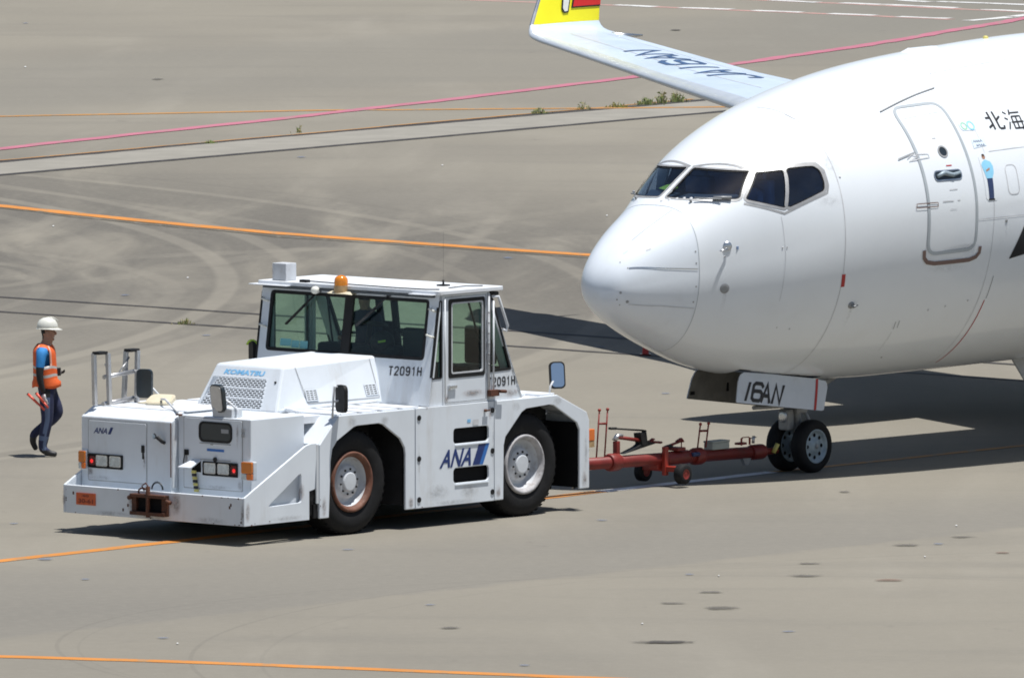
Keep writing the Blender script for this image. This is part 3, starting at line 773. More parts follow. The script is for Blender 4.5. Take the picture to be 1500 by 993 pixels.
sd = o.modifiers.new('solid', 'SOLIDIFY'); sd.thickness = .006
hand(man, (.0, -.222, .85), (.10, .02, -1), (.35, .55, 0), 1.05)
hand(man, (.130, .112, 1.09), (1, -.5, .05), (0, 0, 1), 1.0, material='sleeve_black', curl=.8)
def wand(p0, p1, label):
    e = empty('signal_wand', PB + Vector(p0), label, 'signal wand', 'signal wands carried by the walking worker')
    d = (Vector(p1) - Vector(p0)); w_ = MB()
    w_.tube([(0, 0, 0), d * .62], [.019, .016], 10); w_.build('lit_tube', 'wand_red', e)
    w_ = MB(); w_.tube([d * .62, d * 1.0], [.014, .014], 10); w_.build('grip', 'wand_red', e)
    w_ = MB(); w_.tube([d * -.04, d * .0], [.012, .0195], 10); w_.build('tip', 'shoe_black', e)
wand((-.215, -.235, .845), (.005, -.26, .635), 'orange red signal wand held lower, its dark tip pointing back and up')
wand((-.105, -.275, .86), (.055, -.285, .665), 'orange red signal wand nearest the white glove, almost behind the thigh')
e = empty('handheld_radio', PB + Vector((.165, .05, 1.12)), 'black handheld radio held at the walking worker\'s chest', 'radio')
r_ = MB(); r_.box((-.035, -.03, -.055), (.045, .03, .05)); r_.build('case', 'sleeve_black', e, bevel=.008)
r_ = MB(); r_.tube([(-.02, 0, .05), (-.045, 0, .16)], .007, 6); r_.build('aerial', 'sleeve_black', e)
r_ = MB(); r_.box((.045, -.02, -.02), (.052, .02, .01)); r_.build('face_plate', 'reflective', e)

# ================================================================== TOW TRACTOR
AL = radians(40.6)
P0 = G(358, 801)
TB = Vector((sin(AL), cos(AL), 0)); TF = Vector((-cos(AL), sin(AL), 0))      # towards its rear, towards its far side
TO = P0 + TB * 3.25 + TF * 1.5
TM = Matrix(((TB.x, TF.x, 0, TO.x), (TB.y, TF.y, 0, TO.y), (0, 0, 1, 0), (0, 0, 0, 1)))
tug = empty('tow_tractor', TM, 'white airport tow tractor with glazed cab, hitched to the red towbar', 'tow tractor')
def T(b, w, z): return (b - 3.25, w - 1.5, z)
def tbox(m, b0, b1, w0, w1, z0, z1, mi=0): return m.box(T(b0, w0, z0), T(b1, w1, z1), mi)
near_f = lambda off=0.0: (lambda u, v, d: T(u, off + d, v))            # near side face, u = back, v = up
far_f = lambda off=0.0: (lambda u, v, d: T(u, 3.0 - off - d, v))
front_f = lambda b: (lambda u, v, d: T(b + d, u, v))                    # face looking forward, u = w
def tpart(m, name, mats, parent=tug, **k): return m.build(name, mats, parent, **k)

# bumper tray ------------------------------------------------------
m = MB()
tbox(m, 0, .06, .035, 2.965, .25, .595)
tbox(m, .06, .40, .06, 2.94, .27, .33)
m2_ = m
for fn in (near_f(), far_f()):
    wing = [(0, .25), (1.20, .25), (1.20, .60), (1.30, .62), (1.33, 1.0), (1.33, 1.185), (1.23, 1.185), (1.135, 1.165), (0, .595)]
    tri_ = [(.43, .462), (1.06, .475), (1.05, .845)]
    m.plate(wing, [round_poly(tri_, .05, 3)], fn, .032)
    m.plate([(q[0], q[1]) for q in ((.36, .44), (1.10, .44), (1.10, .90))], [], (lambda f2: (lambda u, v, d: f2(u, v, d + .07)))(fn), .02)
bumper = tpart(m, 'bumper', 'tug_paint', bevel=.010)
m = MB(); tbox(m, -.012, -.001, 2.455, 2.775, .363, .510); pl = tpart(m, 'number_plate', 'plate_orange', bumper)
m = MB(); text_on(m, '30-61', lambda u, v: T(-.014, 2.735 - .245 * u, .385 + .055 * v), bold=.03); text_on(m, '40', lambda u, v: T(-.014, 2.68 - .12 * u, .46 + .03 * v), bold=.03); tpart(m, 'plate_lettering', 'plate_text', pl, fix=False)
# front hitch
m = MB()
tbox(m, -.10, -.002, 1.235, 1.805, .300, .345); tbox(m, -.10, -.002, 1.235, 1.805, .52, .560)
tbox(m, -.06, -.002, 1.235, 1.31, .345, .52); tbox(m, -.06, -.002, 1.73, 1.805, .345, .52); tbox(m, -.02, -.002, 1.31, 1.73, .345, .52, 1)
m.tube([T(-.075, 1.52, .28), T(-.075, 1.52, .66)], .028, 10); m.tube([T(-.075, 1.52, .66), T(-.075, 1.56, .70), T(-.075, 1.62, .66), T(-.075, 1.58, .60)], .010, 6)
m.tube([T(-.04, 1.87, .50), T(-.06, 1.80, .52)], .03, 8); m.tube([T(-.04, 1.17, .47), T(-.06, 1.24, .49)], .025, 8)
m.tube([T(-.06, 1.62 + .07 * cos(a * pi / 6), .585 + .05 * sin(a * pi / 6)) for a in range(0, 12)], .012, 6, closed=True)
tpart(m, 'tow_hitch', ['rust', 'dark_void'], tug, bevel=.006)
m = MB(); m.tube([T(.02, 1.45 + .09 * cos(a * pi / 8), .62 + .09 * sin(a * pi / 8)) for a in range(0, 9)], .012, 6); tpart(m, 'shackle_ring', 'mirror_dark', tug)
m = MB()
for b_, w_, z_ in ((-.001, .22, .50), (-.001, .24, .47), (-.001, 2.83, .50), (-.001, 1.92, .40), (-.001, 2.0, .34)):
    tbox(m, b_ - .002, b_, w_ - .012, w_ + .012, z_ - .018, z_ + .018)
tpart(m, 'paint_chip', 'rust', bumper)

# front compartments ----------------------------------------------
m = MB()
prof = [(.29, .33), (1.0, .33), (1.45, 1.0), (1.45, 1.545), (.50, 1.545), (.29, 1.430)]
m.plate(prof, [], lambda u, v, d: T(u, 1.46 + d, v), 1.50)
cl = tpart(m, 'front_compartment', 'tug_paint', tug, bevel=.012)
m = MB(); m.plate(rrect(1.873, .65, 2.832, 1.385, .01, 1), [rrect(2.257, .80, 2.829, .975, .005, 1)], front_f(.281), .008); dl = tpart(m, 'compartment_door', 'tug_paint', cl, bevel=.003)
m = MB(); m.plate(rrect(1.862, .639, 2.843, 1.396, .01, 1), [rrect(1.873, .65, 2.832, 1.385, .01, 1)], front_f(.287), .002); tpart(m, 'door_gap', 'seam', dl)
m = MB()
m.plate([(.40, .33), (1.39, .33), (1.39, 1.52), (.40, 1.52)], [], lambda u, v, d: T(u, .25 + d, v), 1.199)
cr = tpart(m, 'front_compartment', 'tug_paint', tug, bevel=.012)
m = MB(); m.plate(rrect(.390, .635, 1.342, 1.495, .01, 1), [rrect(.552, 1.215, 1.087, 1.455, .07, 5), rrect(.454, .798, 1.025, .970, .005, 1)], front_f(.391), .008); dr = tpart(m, 'compartment_door', 'tug_paint', cr, bevel=.003)
m = MB(); m.plate(rrect(.379, .624, 1.353, 1.506, .01, 1), [rrect(.390, .635, 1.342, 1.495, .01, 1)], front_f(.397), .002); tpart(m, 'door_gap', 'seam', dr)
m = MB(); m.plate(rrect(.560, 1.223, 1.079, 1.447, .06, 5), [], front_f(.388), .006); tpart(m, 'inspection_window', 'mirror_dark', cr)
m = MB(); m.plate(rrect(.545, 1.208, 1.094, 1.462, .075, 5), [rrect(.572, 1.235, 1.067, 1.435, .055, 5)], front_f(.383), .014); tpart(m, 'window_gasket', 'black_rubber', cr)
m = MB(); tbox(m, .381, .386, .60, .72, 1.33, 1.38); tpart(m, 'dial_panel', 'seam', cr)
# rust streak strip between the two compartments
m = MB(); tbox(m, .300, .395, 1.4525, 1.4565, .62, 1.42); tpart(m, 'compartment_edge', 'scuffed_paint', cr)
m = MB(); tbox(m, .284, .292, 1.462, 1.475, .75, 1.42); tpart(m, 'rusty_edge', 'rim_rust', cl)
m = MB(); tbox(m, .36, .41, 1.38, 1.455, 1.512, 1.530); tpart(m, 'rusty_edge', 'rust', cr)
# text lines, hinges and latches
m = MB(); tbox(m, .382, .389, .57, 1.08, 1.188, 1.197); tbox(m, .382, .389, .57, 1.07, .99, .996)
for z0 in (1.36, 1.30): tbox(m, .380, .3905, .345, .385, z0, z0 + .045)
tbox(m, .384, .389, .86, .90, 1.175, 1.19); tpart(m, 'hinge_line', 'seam', cr)
m = MB(); tbox(m, .386, .389, .68, .96, 1.098, 1.128); tpart(m, 'maker_strip', 'blue_light', cr)
m = MB(); m.tube([T(.37, .82, 1.0), T(.385, .82, 1.0)], .03, 10); tbox(m, .376, .388, 1.26, 1.33, 1.03, 1.10); m.tube([T(.37, 1.305, 1.08), T(.37, 1.34, .91)], .008, 6); tpart(m, 'latch', 'black_rubber', cr, bevel=.003)
m = MB(); tbox(m, .268, .280, 1.895, 1.945, 1.03, 1.12); tbox(m, .274, .2805, 1.905, 1.935, .95, 1.03); tpart(m, 'latch', 'black_rubber', cl, bevel=.004)
m = MB(); m.tube([T(.20 + .02 * cos(a), 1.66 + .045 * cos(a), 1.255 + .028 * sin(a)) for a in [i * pi / 8 for i in range(16)]], .008, 6, closed=True); m.tube([T(.20, 1.62, 1.245), T(.24, 1.575, 1.19), T(.29, 1.575, 1.17)], .022, 8); tpart(m, 'spot_lamp', 'black_rubber', cl)
m = MB(); m.lathe([(0, .0), (0, .035)], T(.192, 1.66, 1.255), (-1, 0, .2), 14); tpart(m, 'lens', 'clear_lens', cl)
def headlamps(parent, b, w0, w1, z0, z1, red_left):
    m = MB(); m.plate(rrect(w0, z0, w1, z1, .01, 2), [rrect(w0 + .012, z0 + .012, w1 - .012, z1 - .012, .008, 2)], front_f(b - .022), .03); tbox(m, b, b + .02, w0 + .01, w1 - .01, z0 + .01, z1 - .01)
    hp = tpart(m, 'headlamp_panel', 'black_rubber', parent)
    W = w1 - w0; sgn = -1 if red_left else 1
    base = w1 if red_left else w0
    for q in (.40, .79):
        c_ = base + sgn * W * q
        m = MB(); m.plate(rrect(c_ - .085, z0 + .035, c_ + .085, z1 - .025, .02, 3), [], front_f(b - .018), .012); m.plate(rrect(c_ - .095, z0 + .025, c_ + .095, z1 - .015, .02, 3), [rrect(c_ - .085, z0 + .035, c_ + .085, z1 - .025, .02, 3)], front_f(b - .022), .02, 1)
        tpart(m, 'headlamp', ['clear_lens', 'bare_metal'], hp)
    c_ = base + sgn * W * .11
    m = MB(); m.plate(rrect(c_ - .05, z0 + .03, c_ + .05, z1 - .03, .02, 3), [], front_f(b - .014), .012); tpart(m, 'marker_lens', 'red_lens', hp)
    m = MB(); m.lathe([(0, .0), (.002, .016), (-.006, .026)], T(b - .022, c_ - .005 * sgn, (z0 + z1) / 2 - .005), (-1, 0, 0), 12); tpart(m, 'red_lamp', 'red_lamp', hp)
headlamps(cl, .286, 2.257, 2.829, .80, .975, True)
headlamps(cr, .396, .454, 1.025, .798, .970, False)
for nm, b, w0, w1, par in (('l', .27, 2.85, 2.955, cl), ('r', .375, .174, .350, cr)):
    m = MB(); m.plate(rrect(w0, .862, w1, 1.0, .015, 2), [], front_f(b - .045), .08); sg = tpart(m, 'turn_signal', 'amber', par, bevel=.008)
    mid = (w0 + w1) / 2
    m = MB(); m.plate(rrect(mid + .005, .785, w1, .858, .01, 2), [], front_f(b - .042), .08); tpart(m, 'position_lens', 'clear_lens', sg, bevel=.006)
    m = MB(); m.plate(rrect(w0, .785, mid, .858, .01, 2), [], front_f(b - .044), .08); tpart(m, 'side_lens', 'orange_lens', sg, bevel=.006)
    m = MB(); m.plate(rrect(w0 - .008, .777, w1 + .008, 1.008, .015, 2), [], front_f(b - .02), .06); tpart(m, 'lamp_bracket', 'scuffed_paint', sg)
# open flap and hanging strap
m = MB(); m.add([T(.24, 1.305, .885), T(.25, 1.09, .885), T(.388, 1.055, .975), T(.388, 1.19, .975)], [(0, 1, 2, 3)]); fo = tpart(m, 'open_flap', 'tug_paint', cr); sd = fo.modifiers.new('solid', 'SOLIDIFY'); sd.thickness = .012
m = MB(); m.plate([(1.06, .83), (1.21, .83), (1.21, .93), (1.06, .965)], [], front_f(.386), .004); tpart(m, 'socket', 'dark_void', cr)
m = MB()
for i in range(7):
    z1 = .85 - i * .038; wv = 1.152 - .007 * i
    tbox(m, .345, .372, wv - .032 + .003 * (i % 2), wv + .03, z1 - .034, z1, i % 2)
tpart(m, 'hanging_strap', ['hose_yellow', 'seat_dark'], cr, bevel=.004)
ana_front = MB(); text_on(ana_front, 'ANA', lambda u, v: T(.277, 2.745 - .225 * u, 1.228 + .072 * v), shear=.35, bold=.02)
ana_front.build('door_lettering', 'blue_letters', dl, fix=False)
m = MB(); m.add([T(.277, 2.505, 1.226), T(.277, 2.46, 1.226), T(.277, 2.415, 1.312), T(.277, 2.46, 1.312)], [(0, 1, 2, 3)]); tpart(m, 'door_emblem', 'blue_letters', dl, fix=False)

# chassis, wheel housings -------------------------------------------
m = MB()
tbox(m, 1.42, 6.40, .62, 2.38, .38, 1.398); tbox(m, 3.02, 4.70, .08, 2.92, .30, 1.44); tbox(m, 1.80, 5.86, .06, 2.94, 1.40, 1.452)
tpart(m, 'chassis', 'under_dark')
# side skins ---------------------------------------------------------
farch = [(1.564, .25), (1.60, .95), (1.63, 1.09), (1.72, 1.19), (2.02, 1.335), (2.10, 1.352), (2.50, 1.356), (2.58, 1.335), (2.90, 1.14), (2.985, 1.02), (3.00, .93), (3.00, .25)]
fender_f = [(1.390, .25), (1.564, .25)] + farch[1:-1] + [(3.00, .25), (3.178, .25), (3.178, 1.497), (1.75, 1.497), (1.392, 1.16)]
rarch = [(4.86, .25), (4.87, .93), (4.90, 1.03), (5.22, 1.325), (5.31, 1.365), (5.74, 1.385), (5.83, 1.37), (6.28, 1.125), (6.333, 1.03), (6.333, .285)]
fender_r = [(4.692, .25), (4.86, .25)] + rarch[1:-1] + [(6.333, .285), (6.517, .285), (6.517, 1.15), (6.47, 1.25), (5.90, 1.497), (4.692, 1.497)]
slots = [rrect(3.905, 1.008, 4.582, 1.200, .05, 4), rrect(3.905, .518, 4.582, .705, .05, 4)]
for fn, nm in ((near_f, 'near'), (far_f, 'far')):
    m = MB(); m.plate(fender_f, [], fn(0), .035); ff = tpart(m, 'front_fender', 'tug_paint', tug, bevel=.010)
    m = MB(); m.plate(fender_r, [], fn(0), .035); fr_ = tpart(m, 'rear_fender', 'tug_paint', tug, bevel=.010)
    m = MB(); m.plate([(3.192, .25), (4.680, .25), (4.680, 1.497), (3.192, 1.497)], slots, fn(0), .03); sp_ = tpart(m, 'side_panel', 'tug_paint', tug, bevel=.006)
    m = MB()
    for (u0, v0, u1, v1) in ((3.885, .985, 4.60, 1.22), (3.885, .50, 4.60, .725)): m.plate([(u0, v0), (u1, v0), (u1, v1), (u0, v1)], [], fn(.065), .01)
    tpart(m, 'slot_backing', 'dark_void', sp_)
    m = MB()
    for v0 in (1.000, .508): m.plate([(3.93, v0 - .018), (4.57, v0 - .018), (4.57, v0 - .006), (3.93, v0 - .006)], [], fn(-.012), .02)
    tpart(m, 'slot_lip', 'tug_paint', sp_)
    for u, v in ((3.25, 1.375), (3.25, .866), (3.25, .358), (4.645, 1.384), (4.645, .877), (4.645, .363)):
        m = MB(); o_ = fn(-.0)(u, v, 0); d_ = -1 if nm == 'near' else 1
        m.lathe([(0, .034), (.010, .034), (.014, .020), (.010, 0)], o_, (0, d_, 0), 14, smooth=False); tpart(m, 'panel_bolt', 'black_rubber', sp_)
    # wheel housings behind the skins
    for u0, u1, za, zb2, ua, ub in ((1.46, 3.06, 1.12, 1.42, 1.80, 3.06), (4.76, 6.345, 1.42, 1.12, 4.76, 5.84)):
        m = MB()
        for uu, zt_ in ((u0, za), (u1, zb2)): m.plate([(uu - .01, .30), (uu + .01, .30), (uu + .01, zt_), (uu - .01, zt_)], [], fn(.04), .58)
        m.plate([(ua, 1.37), (ub, 1.37), (ub, 1.395), (ua, 1.395)], [], fn(.04), .58); tpart(m, 'wheel_housing', 'dark_void', tug)
m = MB(); tbox(m, 1.20, 1.39, .055, .5, .30, .62); m.tube([T(1.25, .02, .53), T(1.25, .10, .53)], .055, 12); tbox(m, 1.31, 1.385, .03, .10, .26, .43); tpart(m, 'cable_socket', 'black_rubber', tug)
m = MB(); m.plate([(1.345, .44), (1.388, .44), (1.388, 1.165), (1.345, 1.165)], [], near_f(.012), .02); tpart(m, 'fender_edge', 'scuffed_paint', tug)
# sloping fender noses and rear
m = MB()
for w0, w1 in ((.036, .62), (2.38, 2.964)):
    m.hexa([T(1.392, w0, 1.13), T(1.75, w0, 1.46), T(1.75, w1, 1.46), T(1.392, w1, 1.13), T(1.392, w0, 1.165), T(1.75, w0, 1.497), T(1.75, w1, 1.497), T(1.392, w1, 1.165)])
    tbox(m, 1.392, 1.42, w0, w1, .35, 1.13)
    m.hexa([T(5.90, w0, 1.46), T(6.47, w0, 1.21), T(6.47, w1, 1.21), T(5.90, w1, 1.46), T(5.90, w0, 1.497), T(6.47, w0, 1.25), T(6.47, w1, 1.25), T(5.90, w1, 1.497)])
tbox(m, 6.43, 6.505, .036, 2.964, .36, 1.20); tbox(m, 6.44, 6.62, .30, 2.70, 1.205, 1.30)
tpart(m, 'fender_slope', 'tug_paint', tug, bevel=.008)
# deck with raised tread plates
m = MB(); tbox(m, 1.745, 5.92, .036, 2.964, 1.455, 1.490); tbox(m, 1.38, 1.743, .30, 2.70, 1.40, 1.488); deck = tpart(m, 'deck', 'tug_deck_paint')
edges_ = [1.76, 1.82, 1.84, 2.14, 2.24, 2.52, 2.62, 2.90, 3.00, 3.30, 3.36]
for a_, b_ in zip(edges_[0::2], edges_[1::2]):
    for w0, w1 in ((.045, .84), (2.16, 2.955)):
        m = MB(); tbox(m, a_, b_, w0, w1, 1.492, 1.515); tpart(m, 'tread_plate', 'tug_deck_paint', deck, bevel=.004)
m = MB()
for a_, b_ in zip(edges_[1:-1:2], edges_[2::2]):
    for w0, w1 in ((.10, .80), (2.20, 2.90)): tbox(m, a_ + .004, b_ - .004, w0, w1, 1.491, 1.494)
tbox(m, 5.32, 5.62, .3, 2.7, 1.491, 1.494); tpart(m, 'deck_gap', 'seam', deck)
m = MB(); tbox(m, 5.35, 5.58, .25, 2.75, 1.497, 1.53); tbox(m, 5.62, 5.9, .05, 2.95, 1.492, 1.52); tpart(m, 'tread_plate', 'tug_deck_paint', deck, bevel=.004)
m = MB(); tbox(m, .52, 1.44, 1.40, 2.90, 1.546, 1.556); tpart(m, 'top_plate', 'tug_deck_paint', cl, bevel=.004)
m = MB(); tbox(m, .95, 1.16, 2.40, 2.62, 1.557, 1.575); tpart(m, 'filler_cap', 'cream', cl, bevel=.006)

# wheels --------------------------------------------------------------
def tug_wheel(b, near, rust):
    s_ = 1 if near else -1
    w_face = .075 if near else 2.925
    ax = (0, -s_, 0)      # outward
    o_ = T(b, w_face, .655)
    Rr = .658
    m = MB()
    prof = [(-.43, .42), (-.45, .52), (-.43, .60), (-.37, .645), (-.30, Rr), (-.20, Rr), (-.10, Rr), (-.06, .645), (-.02, .61), (.002, .53), (.0, .46), (-.015, .40), (-.03, .375)]
    m.lathe(prof, o_, ax, 56)
    # shoulder tread blocks
    for i in range(44):
        a = 2 * pi * i / 44
        for dd, sk in ((-.10, .5), (-.30, -.5)):
            ca, sa = cos(a), sin(a); ca2, sa2 = cos(a + .07), sin(a + .07)
            r0, r1 = Rr - .004, Rr + .0025
            q = []
            for rr in (r0, r1):
                for (cc, ss, off) in ((ca, sa, -.05), (ca2, sa2, -.05), (ca2, sa2, .05), (ca, sa, .05)):
                    q.append((o_[0] + rr * cc, o_[1] - s_ * (dd + off), o_[2] + rr * ss))
            m.hexa(q)
    wh = tpart(m, 'wheel', 'rubber')
    m = MB()
    rimp = [(-.03, .377), (.004, .375), (.012, .355), (.0, .335), (-.02, .322), (-.05, .305)]
    m.lathe(rimp, o_, ax, 48, 0)
    m.lathe([(-.05, .305), (-.12, .285), (-.15, .265), (-.135, .235), (-.125, .215), (-.085, .205)], o_, ax, 48, 1)
    m.lathe([(-.085, .205), (-.07, .185), (-.066, .165), (-.066, .0)], o_, ax, 48, 1)
    rim = tpart(m, 'rim', ['rim_rust' if rust else 'rim_worn', 'rim_paint'], wh)
    m = MB(); m.lathe([(-.066, .125), (-.045, .120), (-.036, .105), (-.034, .0)], o_, ax, 32, smooth=False); tpart(m, 'hub', 'hub_paint', wh)
    m = MB()
    for i in range(10):
        a = 2 * pi * i / 10 + .15
        m.lathe([(0, .014), (.016, .014), (.020, .008), (.020, 0)], (o_[0] + .155 * cos(a), o_[1] - s_ * (-.068), o_[2] + .155 * sin(a)), ax, 6, smooth=False)
    tpart(m, 'wheel_nuts', 'black_rubber', wh)
    return wh
for b_, near, ru in ((2.09, True, True), (5.36, True, False), (2.09, False, True), (5.36, False, False)): tug_wheel(b_, near, ru)

# engine hood ---------------------------------------------------------
m = MB()
FB = lambda z: 1.49 + (z - 1.50) * .50           # sloping front face
hz0, hz1 = 1.497, 2.045
ww0, ww1 = .80, 2.16; wt0, wt1 = .93, 2.00
lo = [T(FB(hz0), ww0, hz0), T(3.52, ww0, hz0), T(3.52, ww1, hz0), T(FB(hz0), ww1, hz0)]
hi = [T(FB(hz1) + .0, wt0, hz1), T(3.56, wt0 + .06, hz1 + .035), T(3.56, wt1 + .06, hz1 + .035), T(FB(hz1), wt1 + .03, hz1)]
m.hexa(lo + hi)
hood = tpart(m, 'engine_hood', 'tug_paint', tug, bevel=.03)
tW = lambda z: (z - hz0) / (hz1 - hz0)
def hoodf(u, v, d):      # u 0..1 across (far to near as seen), v = height
    k_ = tW(v); a = ww1 + (wt1 + .03 - ww1) * k_; b = ww0 + (wt0 - ww0) * k_
    return T(FB(v) + d, a + (b - a) * u, v)
gz0, gz1 = 1.535, 1.90
gl_ = lambda z: .215 - .155 * (z - gz0) / (gz1 - gz0) * .9       # left border follows the tapering outline
m = MB(); m.plate([(.05, gz0), (.80, gz0), (.80, gz1), (.13, gz1)], [], lambda u, v, d: hoodf(u, v, d - .001), .0005); gp = tpart(m, 'grille', 'dark_void', hood, fix=False)
m = MB(); rows = 15; gh = (gz1 - gz0) / rows
for r in range(rows + 1):
    z0_ = gz0 + r * gh - (.0042 if r % 5 else .012)
    z1_ = gz0 + r * gh + (.0042 if r % 5 else .006)
    m.plate([(.045, z0_), (.805, z0_), (.805, z1_), (.045 + .075 * (z0_ - gz0) / (gz1 - gz0), z1_)], [], lambda u, v, d: hoodf(u, v, d - .010), .009)
for r in range(rows):
    z0_ = gz0 + r * gh; z1_ = z0_ + gh
    nb = 13
    for c_ in range(nb + 1):
        u = .05 + .75 * (c_ + (.5 if r % 2 else 0)) / nb
        if u > .80: continue
        if u < .05 + .08 * r / rows: continue
        m.plate([(u - .005, z0_), (u + .006, z0_), (u + .006, z1_), (u - .005, z1_)], [], lambda u, v, d: hoodf(u, v, d - .009), .008)
tpart(m, 'grille_bars', 'tug_paint', gp, fix=False)
m = MB(); text_on(m, 'KOMATSU', lambda u, v: hoodf(.17 + .59 * u, 1.926 + .058 * v, -.004), shear=.15, bold=.045); tpart(m, 'hood_lettering', 'letter_cyan', hood, fix=False)
def hoods(u, v, d):       # near flank of the hood
    g_ = (u - FB(hz1)) / (3.56 - FB(hz1)); k_ = (v - hz0) / (hz1 + .035 * g_ - hz0)
    return T(u, ww0 + (wt0 + .06 * g_ - ww0) * k_ + d, v)
for u0 in (2.10, 3.225):
    m = MB(); m.plate([(u0, 1.617), (u0 + .21, 1.617), (u0 + .20, 1.742), (u0 - .01, 1.742)], [], lambda u, v, d: hoods(u, v, d - .004), .003); vt = tpart(m, 'side_vent', 'dark_void', hood, fix=False)
    m = MB()
    for i in range(4):
        uu = u0 + .07 * i - .004; m.plate([(uu - .007, 1.612), (uu + .007, 1.612), (uu + .002, 1.747), (uu - .012, 1.747)], [], lambda u, v, d: hoods(u, v, d - .010), .006)
    for i in range(6):
        zz_ = 1.617 + .025 * i; m.plate([(u0 - .012, zz_ - .006), (u0 + .212, zz_ - .006), (u0 + .212, zz_ + .006), (u0 - .012, zz_ + .006)], [], lambda u, v, d: hoods(u, v, d - .009), .005)
    tpart(m, 'vent_bars', 'tug_paint', vt, fix=False)
m = MB()
def seg(m, fn, pts, w):
    for a, b in zip(pts[:-1], pts[1:]):
        a = Vector(a); b = Vector(b); n = Vector((-(b - a).y, (b - a).x)).normalized() * w / 2
        m.plate([tuple(a + n), tuple(b + n), tuple(b - n), tuple(a - n)], [], fn, .002)
seg(m, lambda u, v, d: hoods(u, v, d - .004), [(1.985, 2.03), (2.11, 1.582), (3.45, 1.577), (3.43, 2.05)], .009); tpart(m, 'hood_seam', 'seam', hood, fix=False)
m = MB(); m.tube([hoodf(.93, 1.86, -.012), hoodf(.93, 1.86, .0)], .016, 8); tpart(m, 'hood_catch', 'black_rubber', hood)
m = MB(); m.tube([T(1.80, .90, 1.53), T(2.6, .78, 1.535), T(3.4, .80, 1.53)], .012, 6); m.tube([T(1.44, .40, 1.535), T(1.62, .66, 1.54), T(1.70, .86, 1.54)], .022, 8); tpart(m, 'pipe', 'tug_deck_paint', deck)

# cab -----------------------------------------------------------------
CF = lambda z: 3.47 + .153 * (z - 1.5)
CR = lambda z: 5.262 - .468 * (z - 1.5)
cabF = lambda u, v, d: T(CF(v) + d, u, v)
cabR = lambda u, v, d: T(CR(v) - d, u, v)
cabN = lambda u, v, d: T(u, .03 + d, v)
cabX = lambda u, v, d: T(u, 2.97 - d, v)
ws = round_poly([(.19, 2.065), (2.81, 2.065), (2.81, 2.805), (.19, 2.805)], .05, 3)
m = MB()
m.plate([(.03, 1.5), (2.97, 1.5), (2.97, 2.87), (.03, 2.87)], [ws], cabF, .05)
rw = round_poly([(.20, 1.86), (2.80, 1.86), (2.80, 2.79), (.20, 2.79)], .05, 3)
m.plate([(.03, 1.5), (2.97, 1.5), (2.97, 2.87), (.03, 2.87)], [rw], cabR, .05)
sd_out = [(3.475, 1.5), (5.258, 1.5), (4.622, 2.865), (3.678, 2.865)]
doorh = [(3.772, 1.52), (4.562, 1.52), (4.562, 2.842), (3.772, 2.842)]
q1 = round_poly([(3.525, 1.838), (3.715, 1.838), (3.715, 2.80), (3.675, 2.80)], .02, 2)
q2 = round_poly([(4.628, 1.862), (5.040, 1.872), (4.668, 2.815), (4.628, 2.815)], .03, 3)
for fn in (cabN, cabX): m.plate(sd_out, [doorh, q1, q2], fn, .05)
cab = tpart(m, 'cab', 'tug_paint', tug, bevel=.010)
# roof
m = MB(); rp = round_poly([(3.62, -.02), (4.86, -.02), (4.86, 3.02), (3.62, 3.02)], .06, 3)
m.plate(rp, [], lambda u, v, d: T(u, v, 2.925 - d), .05); roof = tpart(m, 'roof', 'tug_deck_paint', cab, bevel=.015)
m = MB()
for w0, w1 in ((.04, .42), (2.45, 3.08)): m.hexa([T(3.53, w0, 2.872), T(3.70, w0, 2.872), T(3.70, w1, 2.872), T(3.53, w1, 2.872), T(3.53, w0, 2.885), T(3.70, w0, 2.885), T(3.70, w1, 2.885), T(3.53, w1, 2.885)])
tpart(m, 'rain_visor', 'tug_deck_paint', cab, bevel=.004)
m = MB(); tbox(m, 3.70, 3.90, 2.60, 2.83, 2.926, 3.145); tpart(m, 'roof_box', 'rim_paint', roof, bevel=.008)
m = MB(); tbox(m, 3.66, 3.73, 2.22, 2.34, 2.926, 2.96); m.tube([T(3.70, 2.20, 2.945), T(3.67, 1.6, 2.94), T(3.66, .75, 2.935), T(3.68, .25, 2.935), T(3.78, .12, 2.935)], .008, 5); m.tube([T(4.10, .25, 2.93), T(4.35, .18, 2.945), T(4.6, .12, 2.935)], .007, 5); tpart(m, 'roof_cable', 'black_rubber', roof)
m = MB(); tbox(m, 4.30, 4.42, .50, .62, 2.926, 2.945); m.tube([T(4.36, .56, 2.93), T(4.36, .56, 3.0)], .014, 6); m.tube([T(4.36, .56, 3.0), T(4.36, .56, 3.60)], .0011, 5); tpart(m, 'whip_aerial', 'black_rubber', roof)
# beacon on its bracket
m = MB(); m.hexa([T(3.58, 1.40, 2.815), T(3.72, 1.40, 2.815), T(3.72, 1.78, 2.815), T(3.58, 1.78, 2.815), T(3.50, 1.44, 2.83), T(3.72, 1.44, 2.88), T(3.72, 1.74, 2.88), T(3.50, 1.74, 2.83)]); bk = tpart(m, 'beacon_bracket', 'cream', cab)
m = MB(); m.lathe([(0, 0), (0, .093), (.095, .089), (.10, .0)], T(3.60, 1.59, 2.83), (0, 0, 1), 20, smooth=False); tpart(m, 'beacon_base', 'beacon_base', bk)
m = MB(); m.lathe([(0, .088), (.05, .088), (.09, .080), (.115, .057), (.128, .027), (.131, 0)], T(3.60, 1.59, 2.925), (0, 0, 1), 20); tpart(m, 'beacon_dome', 'amber_dome', bk)
m = MB(); ellipsoid(m, T(3.60, 2.02, 2.845), (.06, .06, .05)); tpart(m, 'work_lamp', 'helmet_white', cab)
